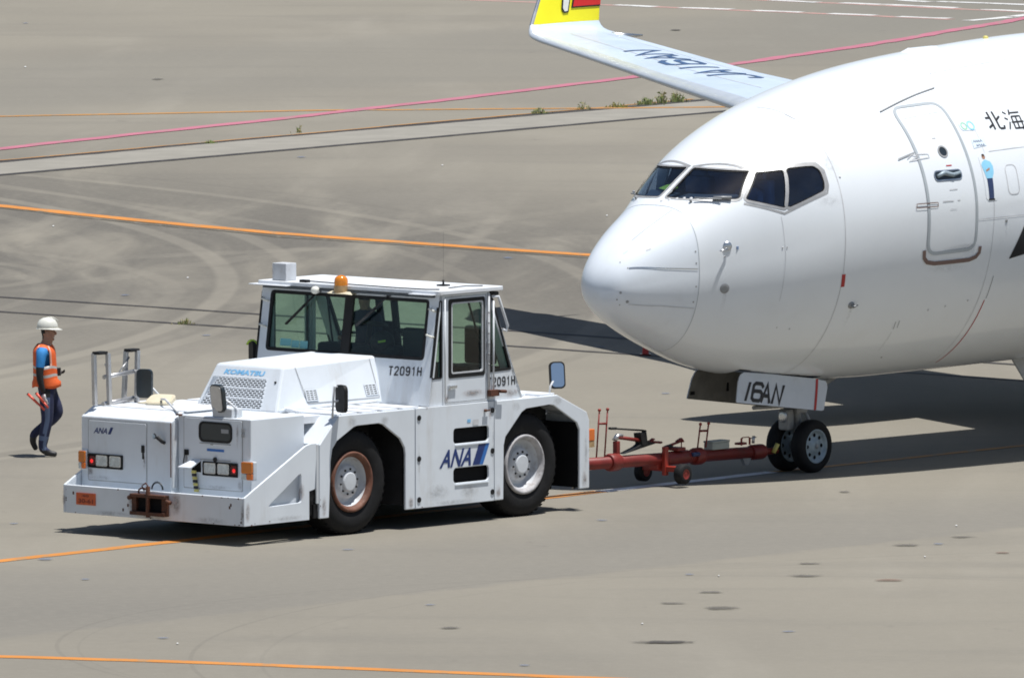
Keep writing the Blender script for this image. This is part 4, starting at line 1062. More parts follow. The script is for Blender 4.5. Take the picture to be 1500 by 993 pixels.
# glazing
def glazing(name, poly, fn, parent, gw=.028, frame='black_rubber', shrink=None):
    m = MB(); m.add([fn(p[0], p[1], .022) for p in poly], [tuple(range(len(poly)))]); g = tpart(m, name, 'cab_glass', parent, fix=False)
    c_ = Vector((sum(p[0] for p in poly) / len(poly), sum(p[1] for p in poly) / len(poly)))
    inner = []; outer = []
    n = len(poly)
    for i in range(n):
        a, b, c2 = Vector(poly[i - 1]), Vector(poly[i]), Vector(poly[(i + 1) % n])
        t_ = (c2 - a).normalized(); nn = Vector((-t_.y, t_.x))
        if nn.dot(c_ - b) < 0: nn = -nn
        inner.append(tuple(b + nn * gw)); outer.append(tuple(b - nn * .006))
    m = MB(); m.plate(outer, [inner], lambda u, v, d: fn(u, v, d - .006), .035); tpart(m, 'gasket', frame, g)
    return g
g = glazing('windscreen', ws, cabF, cab, .035)
m = MB(); m.plate([(1.43, 2.07), (1.57, 2.07), (1.57, 2.80), (1.43, 2.80)], [], lambda u, v, d: cabF(u, v, d - .008), .03); tpart(m, 'centre_bar', 'black_rubber', g)
m = MB(); m.plate([(2.42, 2.125), (2.60, 2.125), (2.60, 2.215), (2.42, 2.215)], [], lambda u, v, d: cabF(u, v, d + .018), .002); m.plate([(2.28, 2.11), (2.41, 2.11), (2.41, 2.20), (2.28, 2.20)], [], lambda u, v, d: cabF(u, v, d + .018), .002); m.plate([(2.14, 2.105), (2.27, 2.105), (2.27, 2.20), (2.14, 2.20)], [], lambda u, v, d: cabF(u, v, d + .018), .002); tpart(m, 'windscreen_sticker', 'sticker_teal', g)
glazing('rear_window', rw, cabR, cab, .035)
for fn in (cabN, cabX):
    glazing('quarter_window', q1, fn, cab, .012); glazing('quarter_window', q2, fn, cab, .022)
    dw = round_poly([(3.850, 1.835), (4.528, 1.835), (4.528, 2.805), (3.850, 2.805)], .03, 3)
    m = MB(); m.plate([(3.782, 1.528), (4.552, 1.528), (4.552, 2.835), (3.782, 2.835)], [dw], fn, .045); dd_ = tpart(m, 'cab_door', 'tug_paint', cab, bevel=.006)
    m = MB(); m.add([fn(p[0], p[1], .020) for p in dw], [tuple(range(len(dw)))]); dg_ = tpart(m, 'door_window', 'cab_glass', dd_, fix=False)
    m = MB(); m.plate(rrect(3.842, 1.827, 4.536, 2.813, .035, 3), [rrect(3.900, 1.885, 4.490, 2.760, .03, 3)], lambda u, v, d: fn(u, v, d - .006), .02); tpart(m, 'door_gasket', 'black_rubber', dd_)
    m = MB(); m.plate(rrect(3.893, 1.878, 4.497, 2.767, .03, 3), [rrect(3.911, 1.896, 4.479, 2.749, .03, 3)], lambda u, v, d: fn(u, v, d - .010), .02); tpart(m, 'window_frame', 'rim_paint', dd_)
    m = MB(); m.plate([(3.83, 1.70), (3.98, 1.70), (3.98, 1.735), (3.83, 1.735)], [], lambda u, v, d: fn(u, v, d - .03), .02); m.plate([(3.83, 1.68), (3.87, 1.68), (3.87, 1.74), (3.83, 1.74)], [], lambda u, v, d: fn(u, v, d - .015), .015); tpart(m, 'door_handle', 'bare_metal', dd_, bevel=.004)
    m = MB(); m.tube([fn(4.590, 1.60, -.02), fn(4.590, 2.84, -.02)], .016, 8); tpart(m, 'hinge_rod', 'rim_paint', cab)
    m = MB()
    for zz_ in (1.95, 2.08, 2.21, 2.34, 2.47, 2.60): m.tube([fn(4.575, zz_, -.036), fn(4.575, zz_ + .022, -.036)], .011, 6)
    tpart(m, 'hinge_screw', 'seam', cab)
    m = MB(); m.tube([fn(4.67, 1.55, -.03), fn(4.67, 2.75, -.03)], .012, 8)
    m.tube([fn(3.745, 1.60, -.03), fn(3.745, 2.82, -.03)], .010, 8); tpart(m, 'grab_rail', 'tug_deck_paint', cab)
    m = MB(); m.plate([(4.57, 1.56), (4.74, 1.56), (4.74, 1.64), (4.57, 1.64)], [], lambda u, v, d: fn(u, v, d - .07), .06); m.tube([fn(4.72, 1.62, -.09), fn(4.84, 1.61, -.09)], .022, 8); tpart(m, 'door_stay', ['rust'], cab, bevel=.006)
    m = MB(); m.plate([(3.78, 1.508), (4.56, 1.508), (4.56, 1.522), (3.78, 1.522)], [], lambda u, v, d: fn(u, v, d - .012), .02); tpart(m, 'door_sill', 'scuffed_paint', cab)
m = MB(); m.tube([T(4.66, .02, 2.80), T(4.76, .0, 2.80), T(4.93, -.01, 2.42), T(4.92, .0, 2.36), T(4.86, .01, 2.38)], .018, 8); m.tube([T(4.66, .05, 2.845), T(4.80, .05, 2.835)], .026, 8, 1); tpart(m, 'rear_grab_handle', ['tug_deck_paint', 'black_rubber'], cab)
# front grab loops
for w_ in (.12, 2.90):
    for z_ in (2.38, 2.70):
        m = MB(); m.tube([T(CF(z_) + .01, w_ + .03, z_), T(CF(z_) - .05, w_ + .02, z_), T(CF(z_) - .05, w_ - .05, z_ - .02), T(CF(z_), w_ - .06, z_ - .03)], .014, 6); tpart(m, 'lamp_clip', 'helmet_white', cab)
# wipers
for w0, w1, z1 in ((2.0, 2.50, 2.40), (.84, 1.33, 2.44)):
    m = MB(); m.tube([cabF(w0, 2.835, -.03), cabF(w1, z1, -.035)], .012, 6); m.tube([cabF(w0 + .20, 2.66, -.03), cabF(w1 + .0, z1, -.02)], .017, 6); m.tube([cabF(w0, 2.84, .01), cabF(w0, 2.84, -.05)], .022, 8); tpart(m, 'wiper', 'black_rubber' if w0 > 1.5 else 'seat_dark', cab)
m = MB(); stroke_text(m, 'T2091H', lambda x, y: cabF(.735 - x, 1.858 + y + .03 * x, -.004), .056, .098, .038, .019); tpart(m, 'front_number', 'grey_letters', cab, fix=False)
m = MB(); stroke_text(m, 'T2091H', lambda x, y: cabN(4.600 + x, 1.684 + y, -.004), .054, .098, .036, .019); tpart(m, 'side_number', 'grey_letters', cab, fix=False)
m = MB(); tbox(m, 3.62, 3.70, .55, .80, 2.845, 2.855); tpart(m, 'seam_plate', 'seam', cab)
# cab interior
m = MB(); tbox(m, 3.56, 5.15, .10, 2.90, 1.505, 1.53); tbox(m, 3.60, 3.86, .20, 2.80, 1.53, 2.02); tpart(m, 'dashboard', 'interior_dark', cab, bevel=.03)
m = MB(); tbox(m, 3.6, 4.6, .1, 2.9, 2.84, 2.862); tpart(m, 'headlining', 'cockpit_grey', cab)
def seat_(b, w, rot=1):
    m = MB(); tbox(m, b, b + .48, w - .24, w + .24, 1.80, 1.93); s0 = tpart(m, 'seat', 'seat_dark', cab, bevel=.04)
    m = MB(); x0 = b + .44 if rot > 0 else b - .06
    tbox(m, x0, x0 + .11, w - .24, w + .24, 1.92, 2.40); tpart(m, 'seat_back', 'seat_dark', s0, bevel=.04)
    m = MB(); tbox(m, b + .08, b + .40, w - .16, w + .16, 1.53, 1.80); tpart(m, 'seat_base', 'interior_dark', s0)
seat_(4.30, 1.98, 1); seat_(4.15, .78, -1); seat_(4.45, .45, 1)
def steer(b, w, z, tilt):
    m = MB(); ax_ = Vector((cos(tilt), 0, sin(tilt))); u_ = Vector((-sin(tilt), 0, cos(tilt)))
    c_ = Vector(T(b, w, z))
    m.tube([c_ + (Vector((0, 1, 0)) * cos(a) + u_ * sin(a)) * .20 for a in [i * pi / 12 for i in range(24)]], .022, 7, closed=True)
    for a in (0, 2.1, 4.2): m.tube([c_, c_ + (Vector((0, 1, 0)) * cos(a) + u_ * sin(a)) * .20], .012, 6)
    m.tube([c_, c_ - ax_ * .5], .035, 8); tpart(m, 'steering_wheel', 'seat_dark', cab)
steer(4.16, 1.60, 2.42, radians(80)); steer(4.36, 1.08, 2.32, radians(78))
m = MB(); tbox(m, 3.98, 4.26, 1.06, 2.34, 1.53, 2.16); tpart(m, 'console', 'seat_dark', cab, bevel=.04)
m = MB(); ellipsoid(m, T(4.05, 1.30, 2.20), (.14, .17, .15)); bag = tpart(m, 'console_bag', 'seat_dark', cab)  # dark rounded bag on the console
m = MB(); m.add([T(3.905, 1.25, 2.23), T(3.905, 1.12, 2.25), T(3.905, 1.12, 2.225), T(3.905, 1.24, 2.205)], [(0, 1, 2, 3)]); tpart(m, 'lime_label', 'lime', bag, fix=False)
m = MB(); m.tube([T(4.70, 2.66, 1.85), T(4.55, 2.66, 2.68), T(4.50, 2.74, 2.72)], .014, 6); m.tube([T(5.0, 2.85, 2.20), T(4.9, 1.6, 2.23)], .022, 6); m.tube([T(4.92, 1.95, 1.6), T(4.70, 1.95, 2.8)], .05, 6); m.tube([T(4.98, .30, 1.7), T(4.66, .42, 2.75)], .014, 6)
m.tube([T(4.75, 1.62, 1.9), T(4.62, 1.62, 2.8)], .05, 6)
tpart(m, 'guard_rail', 'seat_dark', cab)
# side lettering -----------------------------------------------------
m = MB(); text_on(m, 'ANA', lambda u, v: near_f(-.004)(3.632 + .60 * u, .722 + .222 * v, 0), shear=.42, bold=.025); tpart(m, 'side_lettering', 'blue_letters', tug, fix=False)
m = MB(); nf = near_f(-.004)
m.add([nf(4.262, .722, 0), nf(4.395, .722, 0), nf(4.520, .978, 0), nf(4.385, .978, 0)], [(0, 1, 2, 3)], 0); m.add([nf(4.395, .722, 0), nf(4.462, .722, 0), nf(4.588, .978, 0), nf(4.520, .978, 0)], [(0, 1, 2, 3)], 1); tpart(m, 'side_emblem', ['blue_letters', 'blue_light'], tug, fix=False)
m = MB(); m.add([nf(4.165, 1.26, 0), nf(4.23, 1.26, 0), nf(4.23, 1.30, 0), nf(4.165, 1.30, 0)], [(0, 1, 2, 3)], 0); m.add([nf(4.27, 1.22, 0), nf(4.38, 1.22, 0), nf(4.38, 1.29, 0), nf(4.27, 1.29, 0)], [(0, 1, 2, 3)], 1); tpart(m, 'small_sticker', ['letter_cyan', 'seam_faint'], tug, fix=False)
m = MB(); m.tube([T(4.50, -.03, 1.39), T(4.50, .0, 1.39)], .018, 8); m.tube([T(4.46, -.03, 1.39), T(4.56, -.03, 1.39)], .012, 6); tpart(m, 'fuel_catch', 'rust', tug)

# mirrors --------------------------------------------------------------
def mirror(c, nrm, w, h, mats, posts, face_first=True, name='side_mirror', label=None, back=None):
    c = Vector(T(*c)); n = Vector(nrm).normalized(); u = Vector((0, 0, 1)).cross(n).normalized(); v = n.cross(u)
    f = lambda a, b, d: c + u * a + v * b - n * d
    m = MB(); m.plate(rrect(-w / 2, -h / 2, w / 2, h / 2, min(w, h) * .28, 5), [], f, .05); o = tpart(m, name, mats[0], tug, bevel=.015)
    if label: o['label'] = label
    m = MB(); m.plate(rrect(-w / 2 + .018, -h / 2 + .018, w / 2 - .018, h / 2 - .018, min(w, h) * .24, 5), [], lambda a, b, d: f(a, b, d - .004), .003); tpart(m, 'mirror_face', mats[1], o, fix=False)
    if back: m = MB(); m.plate(rrect(-w / 2 + .02, -h / 2 + .02, w / 2 - .02, h / 2 - .02, min(w, h) * .2, 5), [], lambda a, b, d: f(a, b, .052 + d), .006); tpart(m, 'mirror_back', back, o)
    m = MB()
    for p in posts: m.tube([Vector(T(*q)) for q in p], .014, 7)
    tpart(m, 'mirror_arm', mats[2], o)
mirror((1.10, 2.62, 1.80), (.9, .25, .0), .21, .36, ('mirror_dark', 'mirror_glass', 'tug_deck_paint'), [[(1.13, 2.58, 1.78), (1.28, 2.50, 1.60), (1.28, 2.50, 1.555)]])
mirror((.45, .80, 1.755), (1, -.25, .12), .27, .345, ('mirror_dark', 'mirror_glass', 'tug_deck_paint'), [[(.44, .80, 1.78), (.44, .62, 1.70), (.50, .56, 1.62), (.50, .56, 1.52)]], back='aluminium')
m = MB(); tbox(m, .42, .62, .58, .90, 1.523, 1.63); tpart(m, 'mirror_bracket', 'scuffed_paint', tug, bevel=.008)
mirror((1.02, 2.30, 1.63), (-.35, -.1, 1), .34, .28, ('cream', 'cream', 'rim_paint'), [[(.98, 2.25, 1.63), (.72, 1.95, 1.66), (.45, 1.50, 1.54)]])
mirror((1.72, -.10, 1.715), (.93, -.36, 0), .25, .34, ('black_rubber', 'mirror_glass', 'rim_paint'), [[(1.66, .03, 1.47), (1.66, .0, 1.86), (1.72, -.03, 1.86)], [(1.66, .0, 1.68), (1.72, -.08, 1.70)]])
mirror((6.02, .10, 1.735), (-.55, -.80, .18), .20, .34, ('black_rubber', 'mirror_glass', 'rim_paint'), [[(5.86, .10, 1.49), (5.88, .10, 1.60), (6.0, .14, 1.68)]])
mirror((3.70, 3.13, 2.02), (.8, -.5, 0), .20, .26, ('black_rubber', 'mirror_glass', 'seat_dark'), [[(3.72, 3.10, 2.1), (3.74, 3.0, 2.35), (3.74, 2.96, 2.40)]], label='black oval mirror with a lime top edge on the far side of the cab')
m = MB(); m.tube([T(3.66, 3.13 + .10 * cos(a), 2.05 + .11 * sin(a)) for a in [pi * .15 + i * pi * .7 / 8 for i in range(9)]], .014, 6); tpart(m, 'lime_edge', 'lime', tug)
m = MB(); tbox(m, 3.74, 3.80, 3.0, 3.06, 2.30, 2.42); tpart(m, 'lamp_clip', 'sticker_white', tug, bevel=.015)
# rear lamp, rear hitch
m = MB(); tbox(m, 6.53, 6.665, .03, .17, .87, 1.02); rl = tpart(m, 'rear_lamp', 'orange_lens', tug, bevel=.01)
m = MB(); tbox(m, 6.53, 6.66, .035, .165, .79, .868); tpart(m, 'brake_lens', 'beacon_base', rl)
m = MB(); tbox(m, 6.50, 6.66, 1.2, 1.8, .30, .62); tpart(m, 'rear_hitch', 'rust', tug, bevel=.01)
m = MB(); m.tube([T(6.55, .25, .46), T(6.62, .28, .36), T(6.60, .33, .26), T(6.64, .30, .40)], .025, 7); m.tube([T(6.55, .35, .5), T(6.68, .36, .33)], .02, 6, 1); tpart(m, 'air_hose', ['aluminium', 'hose_yellow'], tug)

rw_ = random.Random(11)
def on_bumper(u, v): return T(-.004, u, v)
def on_left(u, v): return T(.277, u, v)
def on_right(u, v): return T(.387, u, v)
def on_side(u, v): return T(u, -.004, v)
for fn, spots, par in ((on_bumper, ((1.12, .46, .10, .16, .6), (1.86, .40, .07, .16, .7), (2.99, .42, .03, .14, .5), (.03, .40, .03, .16, .5), (.55, .29, .30, .05, .5), (2.2, .28, .4, .04, .5), (1.5, .28, .35, .05, .5)), bumper),
                       (on_left, ((2.80, .72, .06, .09, .8), (1.90, .90, .025, .10, .9), (2.60, .68, .18, .04, .5)), cl), (on_right, ((1.30, .95, .03, .12, .9), (.42, .70, .04, .07, .5), (.80, .66, .30, .03, .5), (.46, 1.30, .02, .16, .9)), cr),
                       (on_side, ((1.47, .40, .05, .14, .4), (3.10, .34, .06, .08, .3), (4.76, .36, .05, .10, .3), (6.42, .40, .06, .12, .4), (4.60, 1.35, .03, .10, .9), (.06, .42, .05, .14, .5), (1.05, .60, .07, .12, .6), (.8, .30, .35, .04, .4), (3.9, .29, .5, .035, .4)), tug)):
    for u, v, rx, ry, hd_ in spots: soft_spot('rust_stain', 'rust_stain' if rx < .12 else 'grime_stain', fn, u, v, rx, ry, par, hd_)
for i in range(9): soft_spot('grime_stain', 'grime_stain', on_side, (2.0, 2.6, 3.25, 3.6, 4.2, 4.66, 5.1, 5.9, 6.45)[i], (1.40, 1.38, .8, .42, .40, .9, 1.40, 1.42, .75)[i], (.10, .10, .02, .25, .2, .02, .1, .1, .04)[i], (.08, .07, .3, .12, .1, .35, .06, .06, .3)[i], tug, .6)
for u, v, rx, ry in ((4.60, 1.60, .04, .12), (3.80, 1.58, .05, .07), (4.30, 1.62, .25, .05), (5.05, 1.58, .15, .05), (4.56, 2.2, .015, .5)): soft_spot('rust_stain', 'rust_stain', lambda a, b: T(a, .024, b), u, v, rx, ry, cab, .5)
for k_ in range(26):
    side_ = rw_.random() < .45
    if side_: u, v, fn = rw_.choice(((rw_.uniform(0, 1.3), rw_.uniform(.25, .30)), (rw_.uniform(3.2, 4.68), rw_.choice((.262, 1.485))), (rw_.choice((1.40, 3.17, 4.70, 6.51)), rw_.uniform(.3, 1.1)))) + (on_side,)
    else: u, v, fn = rw_.choice(((rw_.uniform(.05, 2.95), .585), (rw_.uniform(.05, 2.95), .262), (rw_.choice((.05, 2.95)), rw_.uniform(.27, .57)))) + (on_bumper,)
    a_, b_ = rw_.uniform(.006, .016), rw_.uniform(.005, .013)
    m = MB(); m.add([fn(u + a_ * cos(q) * rw_.uniform(.6, 1.2), v + b_ * sin(q) * rw_.uniform(.6, 1.2)) for q in [i * pi / 3.5 for i in range(7)]], [tuple(range(7))]); tpart(m, 'paint_chip', 'rust', bumper if not side_ else tug, fix=False)

# driver -------------------------------------------------------------
DO = Vector((TM @ Vector(T(4.40, 1.98, 1.93)))[:3]) if False else TM @ Vector(T(4.40, 1.98, 1.93))
drv = empty('person', Matrix.Translation(DO) @ Matrix.Rotation(atan2(TB.y, TB.x), 4, 'Z'), 'seated driver in dark navy clothes behind the tractor windscreen', 'person')
DJ = {'pelvis': (.12, 0, .10, .16, .13), 'belly': (.14, 0, .25, .15, .12), 'chest': (.13, 0, .42, .18, .13), 'upper': (.12, 0, .55, .13, .09), 'neck': (.10, 0, .64, .055), 'jaw': (.08, 0, .71, .075), 'skull': (.09, 0, .79, .09), 'crown': (.10, 0, .85, .07),
      'ls': (.12, .20, .54, .065), 'le': (-.02, .26, .30, .05), 'lw': (-.22, .12, .28, .035), 'lh': (-.30, .08, .29, .035), 'rs': (.12, -.20, .54, .065), 're': (-.0, -.30, .32, .05), 'rw': (-.15, -.42, .34, .035), 'rh': (-.20, -.50, .36, .035),
      'a1': (.08, .10, .08, .1), 'a2': (-.32, .13, .10, .075), 'a3': (-.34, .13, -.28, .05), 'a4': (-.46, .13, -.34, .04), 'b1': (.08, -.10, .08, .1), 'b2': (-.32, -.13, .10, .075), 'b3': (-.34, -.13, -.28, .05), 'b4': (-.46, -.13, -.34, .04)}
DE = [('pelvis', 'belly'), ('belly', 'chest'), ('chest', 'upper'), ('upper', 'neck'), ('neck', 'jaw'), ('jaw', 'skull'), ('skull', 'crown'), ('upper', 'ls'), ('ls', 'le'), ('le', 'lw'), ('lw', 'lh'), ('upper', 'rs'), ('rs', 're'), ('re', 'rw'), ('rw', 'rh'),
      ('pelvis', 'a1'), ('a1', 'a2'), ('a2', 'a3'), ('a3', 'a4'), ('pelvis', 'b1'), ('b1', 'b2'), ('b2', 'b3'), ('b3', 'b4')]
mesh_obj('body', skin_body(DJ, DE, 'pelvis'), drv, ['skin', 'driver_navy', 'hair'], lambda c: (2 if c.z > .76 else 0) if c.z > .62 else (0 if c.x < -.2 and c.z > .2 else 1))

# folding ladder on the far front corner ------------------------------
LO = TM @ Vector(T(.75, 2.80, 1.56))
lad = empty('folding_ladder', Matrix.Translation(LO) @ Matrix.Rotation(atan2(TB.y, TB.x), 4, 'Z'), 'folded aluminium step ladder with black feet on the front corner of the tow tractor', 'ladder')
def stile(x0, x1, y, mi=0):
    m = MB(); m.hexa([(x0 - .027, y - .024, .0), (x0 + .027, y - .024, .0), (x0 + .027, y + .024, .0), (x0 - .027, y + .024, .0), (x1 - .027, y - .024, .64), (x1 + .027, y - .024, .64), (x1 + .027, y + .024, .64), (x1 - .027, y + .024, .64)])
    m.build('stile', 'aluminium', lad, bevel=.004)
for a in ((-.33, -.35, .05), (-.17, -.20, -.05), (.20, .245, .05), (.33, .345, -.05)): stile(*a)
for x_ in (-.29, .295):
    m = MB(); m.box((x_ - .085, -.06, .628), (x_ + .085, .06, .665)); m.build('foot_cap', 'black_rubber', lad, bevel=.01)
for z_, x0, x1 in ((.36, -.22, .34), (.03, -.24, .34)):
    m = MB(); m.tube([(x0, .0, z_ - .02), (x1, .0, z_ + .02)], .028, 8); m.build('rung', 'aluminium', lad)
for a, b in (((-.20, 0, .50), (-.10, 0, .38)), ((.22, 0, .52), (.06, 0, .39)), ((.27, .02, .56), (.16, .02, .42))):
    m = MB(); m.tube([a, b], .009, 6); m.build('brace', 'aluminium', lad)

# ================================================================== TOWBAR
HA = Vector((TM @ Vector(T(6.56, 1.5, 0)))[:]); HA.z = 0
GE = Vector((3.36, 169.62, 0))
bd = (GE - HA); BL = bd.length; bd.normalize()
bn_ = Vector((-bd.y, bd.x, 0))
BM = Matrix(((bd.x, -bn_.x, 0, HA.x), (bd.y, -bn_.y, 0, HA.y), (0, 0, 1, 0), (0, 0, 0, 1)))     # x along the bar, y towards the camera side
bar = empty('towbar', BM, 'red towbar with small wheels linking the tractor to the nose gear', 'towbar')
zb = lambda x: .42 - .11 * x / BL
m = MB(); m.tube([(-.05, 0, zb(0)), (BL - 1.9, 0, zb(BL - 1.9)), (BL - .25, 0, zb(BL - .25))], [.076, .080, .076], 14)
m.build('beam', 'red_paint', bar)
def collar(x, r, l): return MB().tube([(x - l / 2, 0, zb(x)), (x - l / 2 + .03, 0, zb(x)), (x + l / 2 - .03, 0, zb(x)), (x + l / 2, 0, zb(x))], [r * .9, r, r, r * .9], 14).build('collar', 'red_paint', bar)
# positions measured from the pixel column of the photograph along the bar axis
def xa(px):
    lo_, hi_ = -1.0, BL + 1
    for _ in range(40):
        mid_ = (lo_ + hi_) / 2; P_ = HA + bd * mid_
        u_ = 750 + FPX * P_.x / (P_.y * cos(PITCH) + CAMH * sin(PITCH))
        if u_ < px: lo_ = mid_
        else: hi_ = mid_
    return lo_
collar(xa(898), .115, .20); collar(xa(1021), .112, .18); collar(xa(1108), .10, .26); collar(xa(990), .09, .5)
m = MB(); m.tube([(BL - .25, 0, zb(BL)), (BL + .12, 0, zb(BL))], [.05, .04], 10); m.tube([(BL - .02, .06, zb(BL) - .02), (BL + .02, .10, zb(BL) + .10)], .03, 8, 1); m.build('head', ['red_paint', 'hose_yellow'], bar)
m = MB(); m.tube([(-.35, 0, .42), (-.02, 0, .43)], .06, 10); m.build('coupling', 'rust', bar)
def low(m, k): m.v = [(x, y, .42 + (z - .42) * k if z > .42 else z) for x, y, z in m.v]; return m
# carriage
xw = xa(971)
m = MB(); m.box((xw - .16, -.10, .22), (xw + .10, .05, .36)); m.box((xw - .09, -.30, .20), (xw + .03, .30, .27)); m.build('axle_beam', 'red_paint_bright', bar, bevel=.01)
for y_ in (-.33, .33):
    m = MB(); m.lathe([(-.06, .06), (-.065, .105), (-.045, .130), (.045, .130), (.065, .105), (.06, .06)], (xw, y_, .175), (0, 1, 0), 28); w_ = m.build('wheel', 'rubber', bar)
    m = MB()
    for s_ in (-1, 1): m.lathe([(.045, .0), (.055, .025), (.045, .045), (.06, .055), (.062, .066)], (xw, y_, .175), (0, s_, 0), 20)
    m.build('rim', 'red_paint', w_)
xp = xa(966)
m = MB(); m.box((xp - .04, .07, .15), (xp + .035, .125, .52)); m.build('jack_post', 'red_paint_bright', bar, bevel=.008)
x1_, x2_, x3_, x4_ = xa(903), xa(935), xa(895), xa(945)
m = MB(); m.box((x1_ - .035, -.035, .45), (x1_ + .035, .035, .80)); low(m, .58).build('jack_post', 'red_paint', bar, bevel=.008)
m = MB(); m.tube([(x1_, 0, .86), (x2_ + .05, 0, .74)], .038, 8); m.tube([(x1_ - .04, 0, .80), (x1_ + .03, 0, .90), (x1_ + .10, 0, .88)], .036, 8, 1); low(m, .62).build('jack_arm', ['red_paint', 'aluminium'], bar)
m = MB(); m.tube([(x3_ - .02, 0, 1.025), (x4_ - .05, 0, .92)], .018, 7); m.tube([(x3_ - .03, 0, 1.025), (x3_ + .1, 0, 1.01)], .026, 7); low(m, .65).build('pump_handle', 'black_rubber', bar)
m = MB(); m.hexa([(xa(910), -.05, .50), (xa(957), -.05, .66), (xa(957), .05, .66), (xa(910), .05, .50), (xa(930), -.05, .62), (xa(941), -.05, .74), (xa(941), .05, .74), (xa(930), .05, .62)]); m.hexa([(xa(936), -.06, .64), (xa(944), -.06, .64), (xa(944), .06, .64), (xa(936), .06, .64), (xa(933), -.06, .90), (xa(942), -.06, .90), (xa(942), .06, .90), (xa(933), .06, .90)]); m.tube([(xa(941), 0, .70), (xa(942), 0, .96), (xa(945), 0, .94), (xa(944), 0, .78)], .02, 7); low(m, .62).build('hydraulic_pump', 'black_rubber', bar, bevel=.01)
m = MB(); m.tube([(xa(947), 0, .76), (xa(968), 0, .70)], .03, 8); m.tube([(xa(953), 0, .76), (xa(957), 0, .81)], .03, 7); low(m, .52).build('link_arm', 'red_paint', bar)
m = MB(); m.tube([(xa(975), 0, .60), (xa(998), 0, .73)], .03, 8); m.tube([(xa(992), 0, .72), (xa(997), 0, .79), (xa(999), 0, .70)], .035, 7); m.tube([(xa(998), 0, .71), (xa(998), 0, .55)], .008, 5); m.tube([(xa(976), 0, .59), (xa(982), 0, .62)], .05, 8, 1); low(m, .45).build('latch_lever', ['red_paint', 'black_rubber'], bar)
m = MB(); m.box((xa(984), -.10, .46), (xa(996), .10, .53)); m.box((xa(1080), -.05, .44), (xa(1090), .05, .49)); low(m, .6).build('mount_plate', 'red_paint', bar, bevel=.008)
def hframe(pxl, pxr, z0, z1, xs):
    m = MB()
    for a in (pxl, pxr): m.tube([(xa(a) - .04, 0, z0), (xa(a) + .02, 0, z1)], .011, 6)
    m.tube([(xa(pxl), 0, z0 + (z1 - z0) * .72), (xa(pxr), 0, z0 + (z1 - z0) * .70)], .016, 6)
    h = m.build('wheel_chock_rack', 'red_paint', bar)
    for a in (pxl, pxr):
        m = MB(); ellipsoid(m, (xa(a) + .02, 0, z1), (.022, .022, .022), nu=8, nv=6); m.build('knob', 'red_paint_bright', h)
hframe(876.5, 888.5, .45, 1.06, 0); hframe(1024.5, 1036.5, .44, .75, 0)
m = MB(); hx0, hx1 = xa(1086), xa(1098); m.tube([(hx0, 0, .42), (hx0, 0, .62), (hx0 + .03, 0, .645), (hx1 - .03, 0, .645), (hx1, 0, .62), (hx1, 0, .42)], .014, 7); low(m, .45).build('lift_handle', 'red_paint_bright', bar)
m = MB(); m.tube([(xa(1103), 0, .45), (xa(1104), 0, .66)], .02, 7); m.tube([(xa(1100), 0, .60), (xa(1107), 0, .62)], .015, 6); low(m, .45).build('lock_pin', 'aluminium', bar)
m = MB(); m.hexa([(xa(1086), -.03, .25), (xa(1098), -.03, .25), (xa(1098), .03, .25), (xa(1086), .03, .25), (xa(1084), -.05, .34), (xa(1101), -.05, .34), (xa(1101), .05, .34), (xa(1084), .05, .34)]); m.hexa([(xa(1090), -.025, .16), (xa(1094), -.025, .16), (xa(1094), .025, .16), (xa(1090), .025, .16), (xa(1086), -.03, .249), (xa(1098), -.03, .249), (xa(1098), .03, .249), (xa(1086), .03, .249)]); m.build('support_foot', 'gear_grey', bar)
m = MB(); m.tube([(xa(1006), .088, zb(3) + .02), (xa(1016), .088, zb(3) + .02)], .03, 6); m.build('blue_band', 'sticker_navy', bar)
bx0, bx1 = xa(1037.5), xa(1062)
bo = HA + bd * ((bx0 + bx1) / 2); bo.z = zb((bx0 + bx1) / 2) + .076
tb_ = empty('toolbox', Matrix.Translation(bo) @ Matrix.Rotation(atan2(bd.y, bd.x), 4, 'Z'), 'small grey green metal box sitting on top of the red towbar', 'box')
hl = (bx1 - bx0) / 2
m = MB(); m.box((-hl, -.075, 0), (hl, .075, .085)); m.build('case', 'toolbox_grey', tb_, bevel=.006)
m = MB(); m.box((-hl - .006, -.08, .087), (hl + .006, .08, .112)); m.build('lid', 'toolbox_grey', tb_, bevel=.006)

mk = empty('marker_post', G(945.5, 520.5), 'small dark red marker standing in the wing shadow beside the fuselage', 'marker')
m = MB(); m.hexa([(-.05, -.05, 0), (.05, -.05, 0), (.05, .05, 0), (-.05, .05, 0), (-.035, -.035, .17), (.035, -.035, .17), (.035, .035, .17), (-.035, .035, .17)]); m.build('body', 'red_mark', mk, bevel=.01)
m = MB(); m.box((-.08, -.08, 0), (.08, .08, .025)); m.build('foot', 'red_lens', mk)

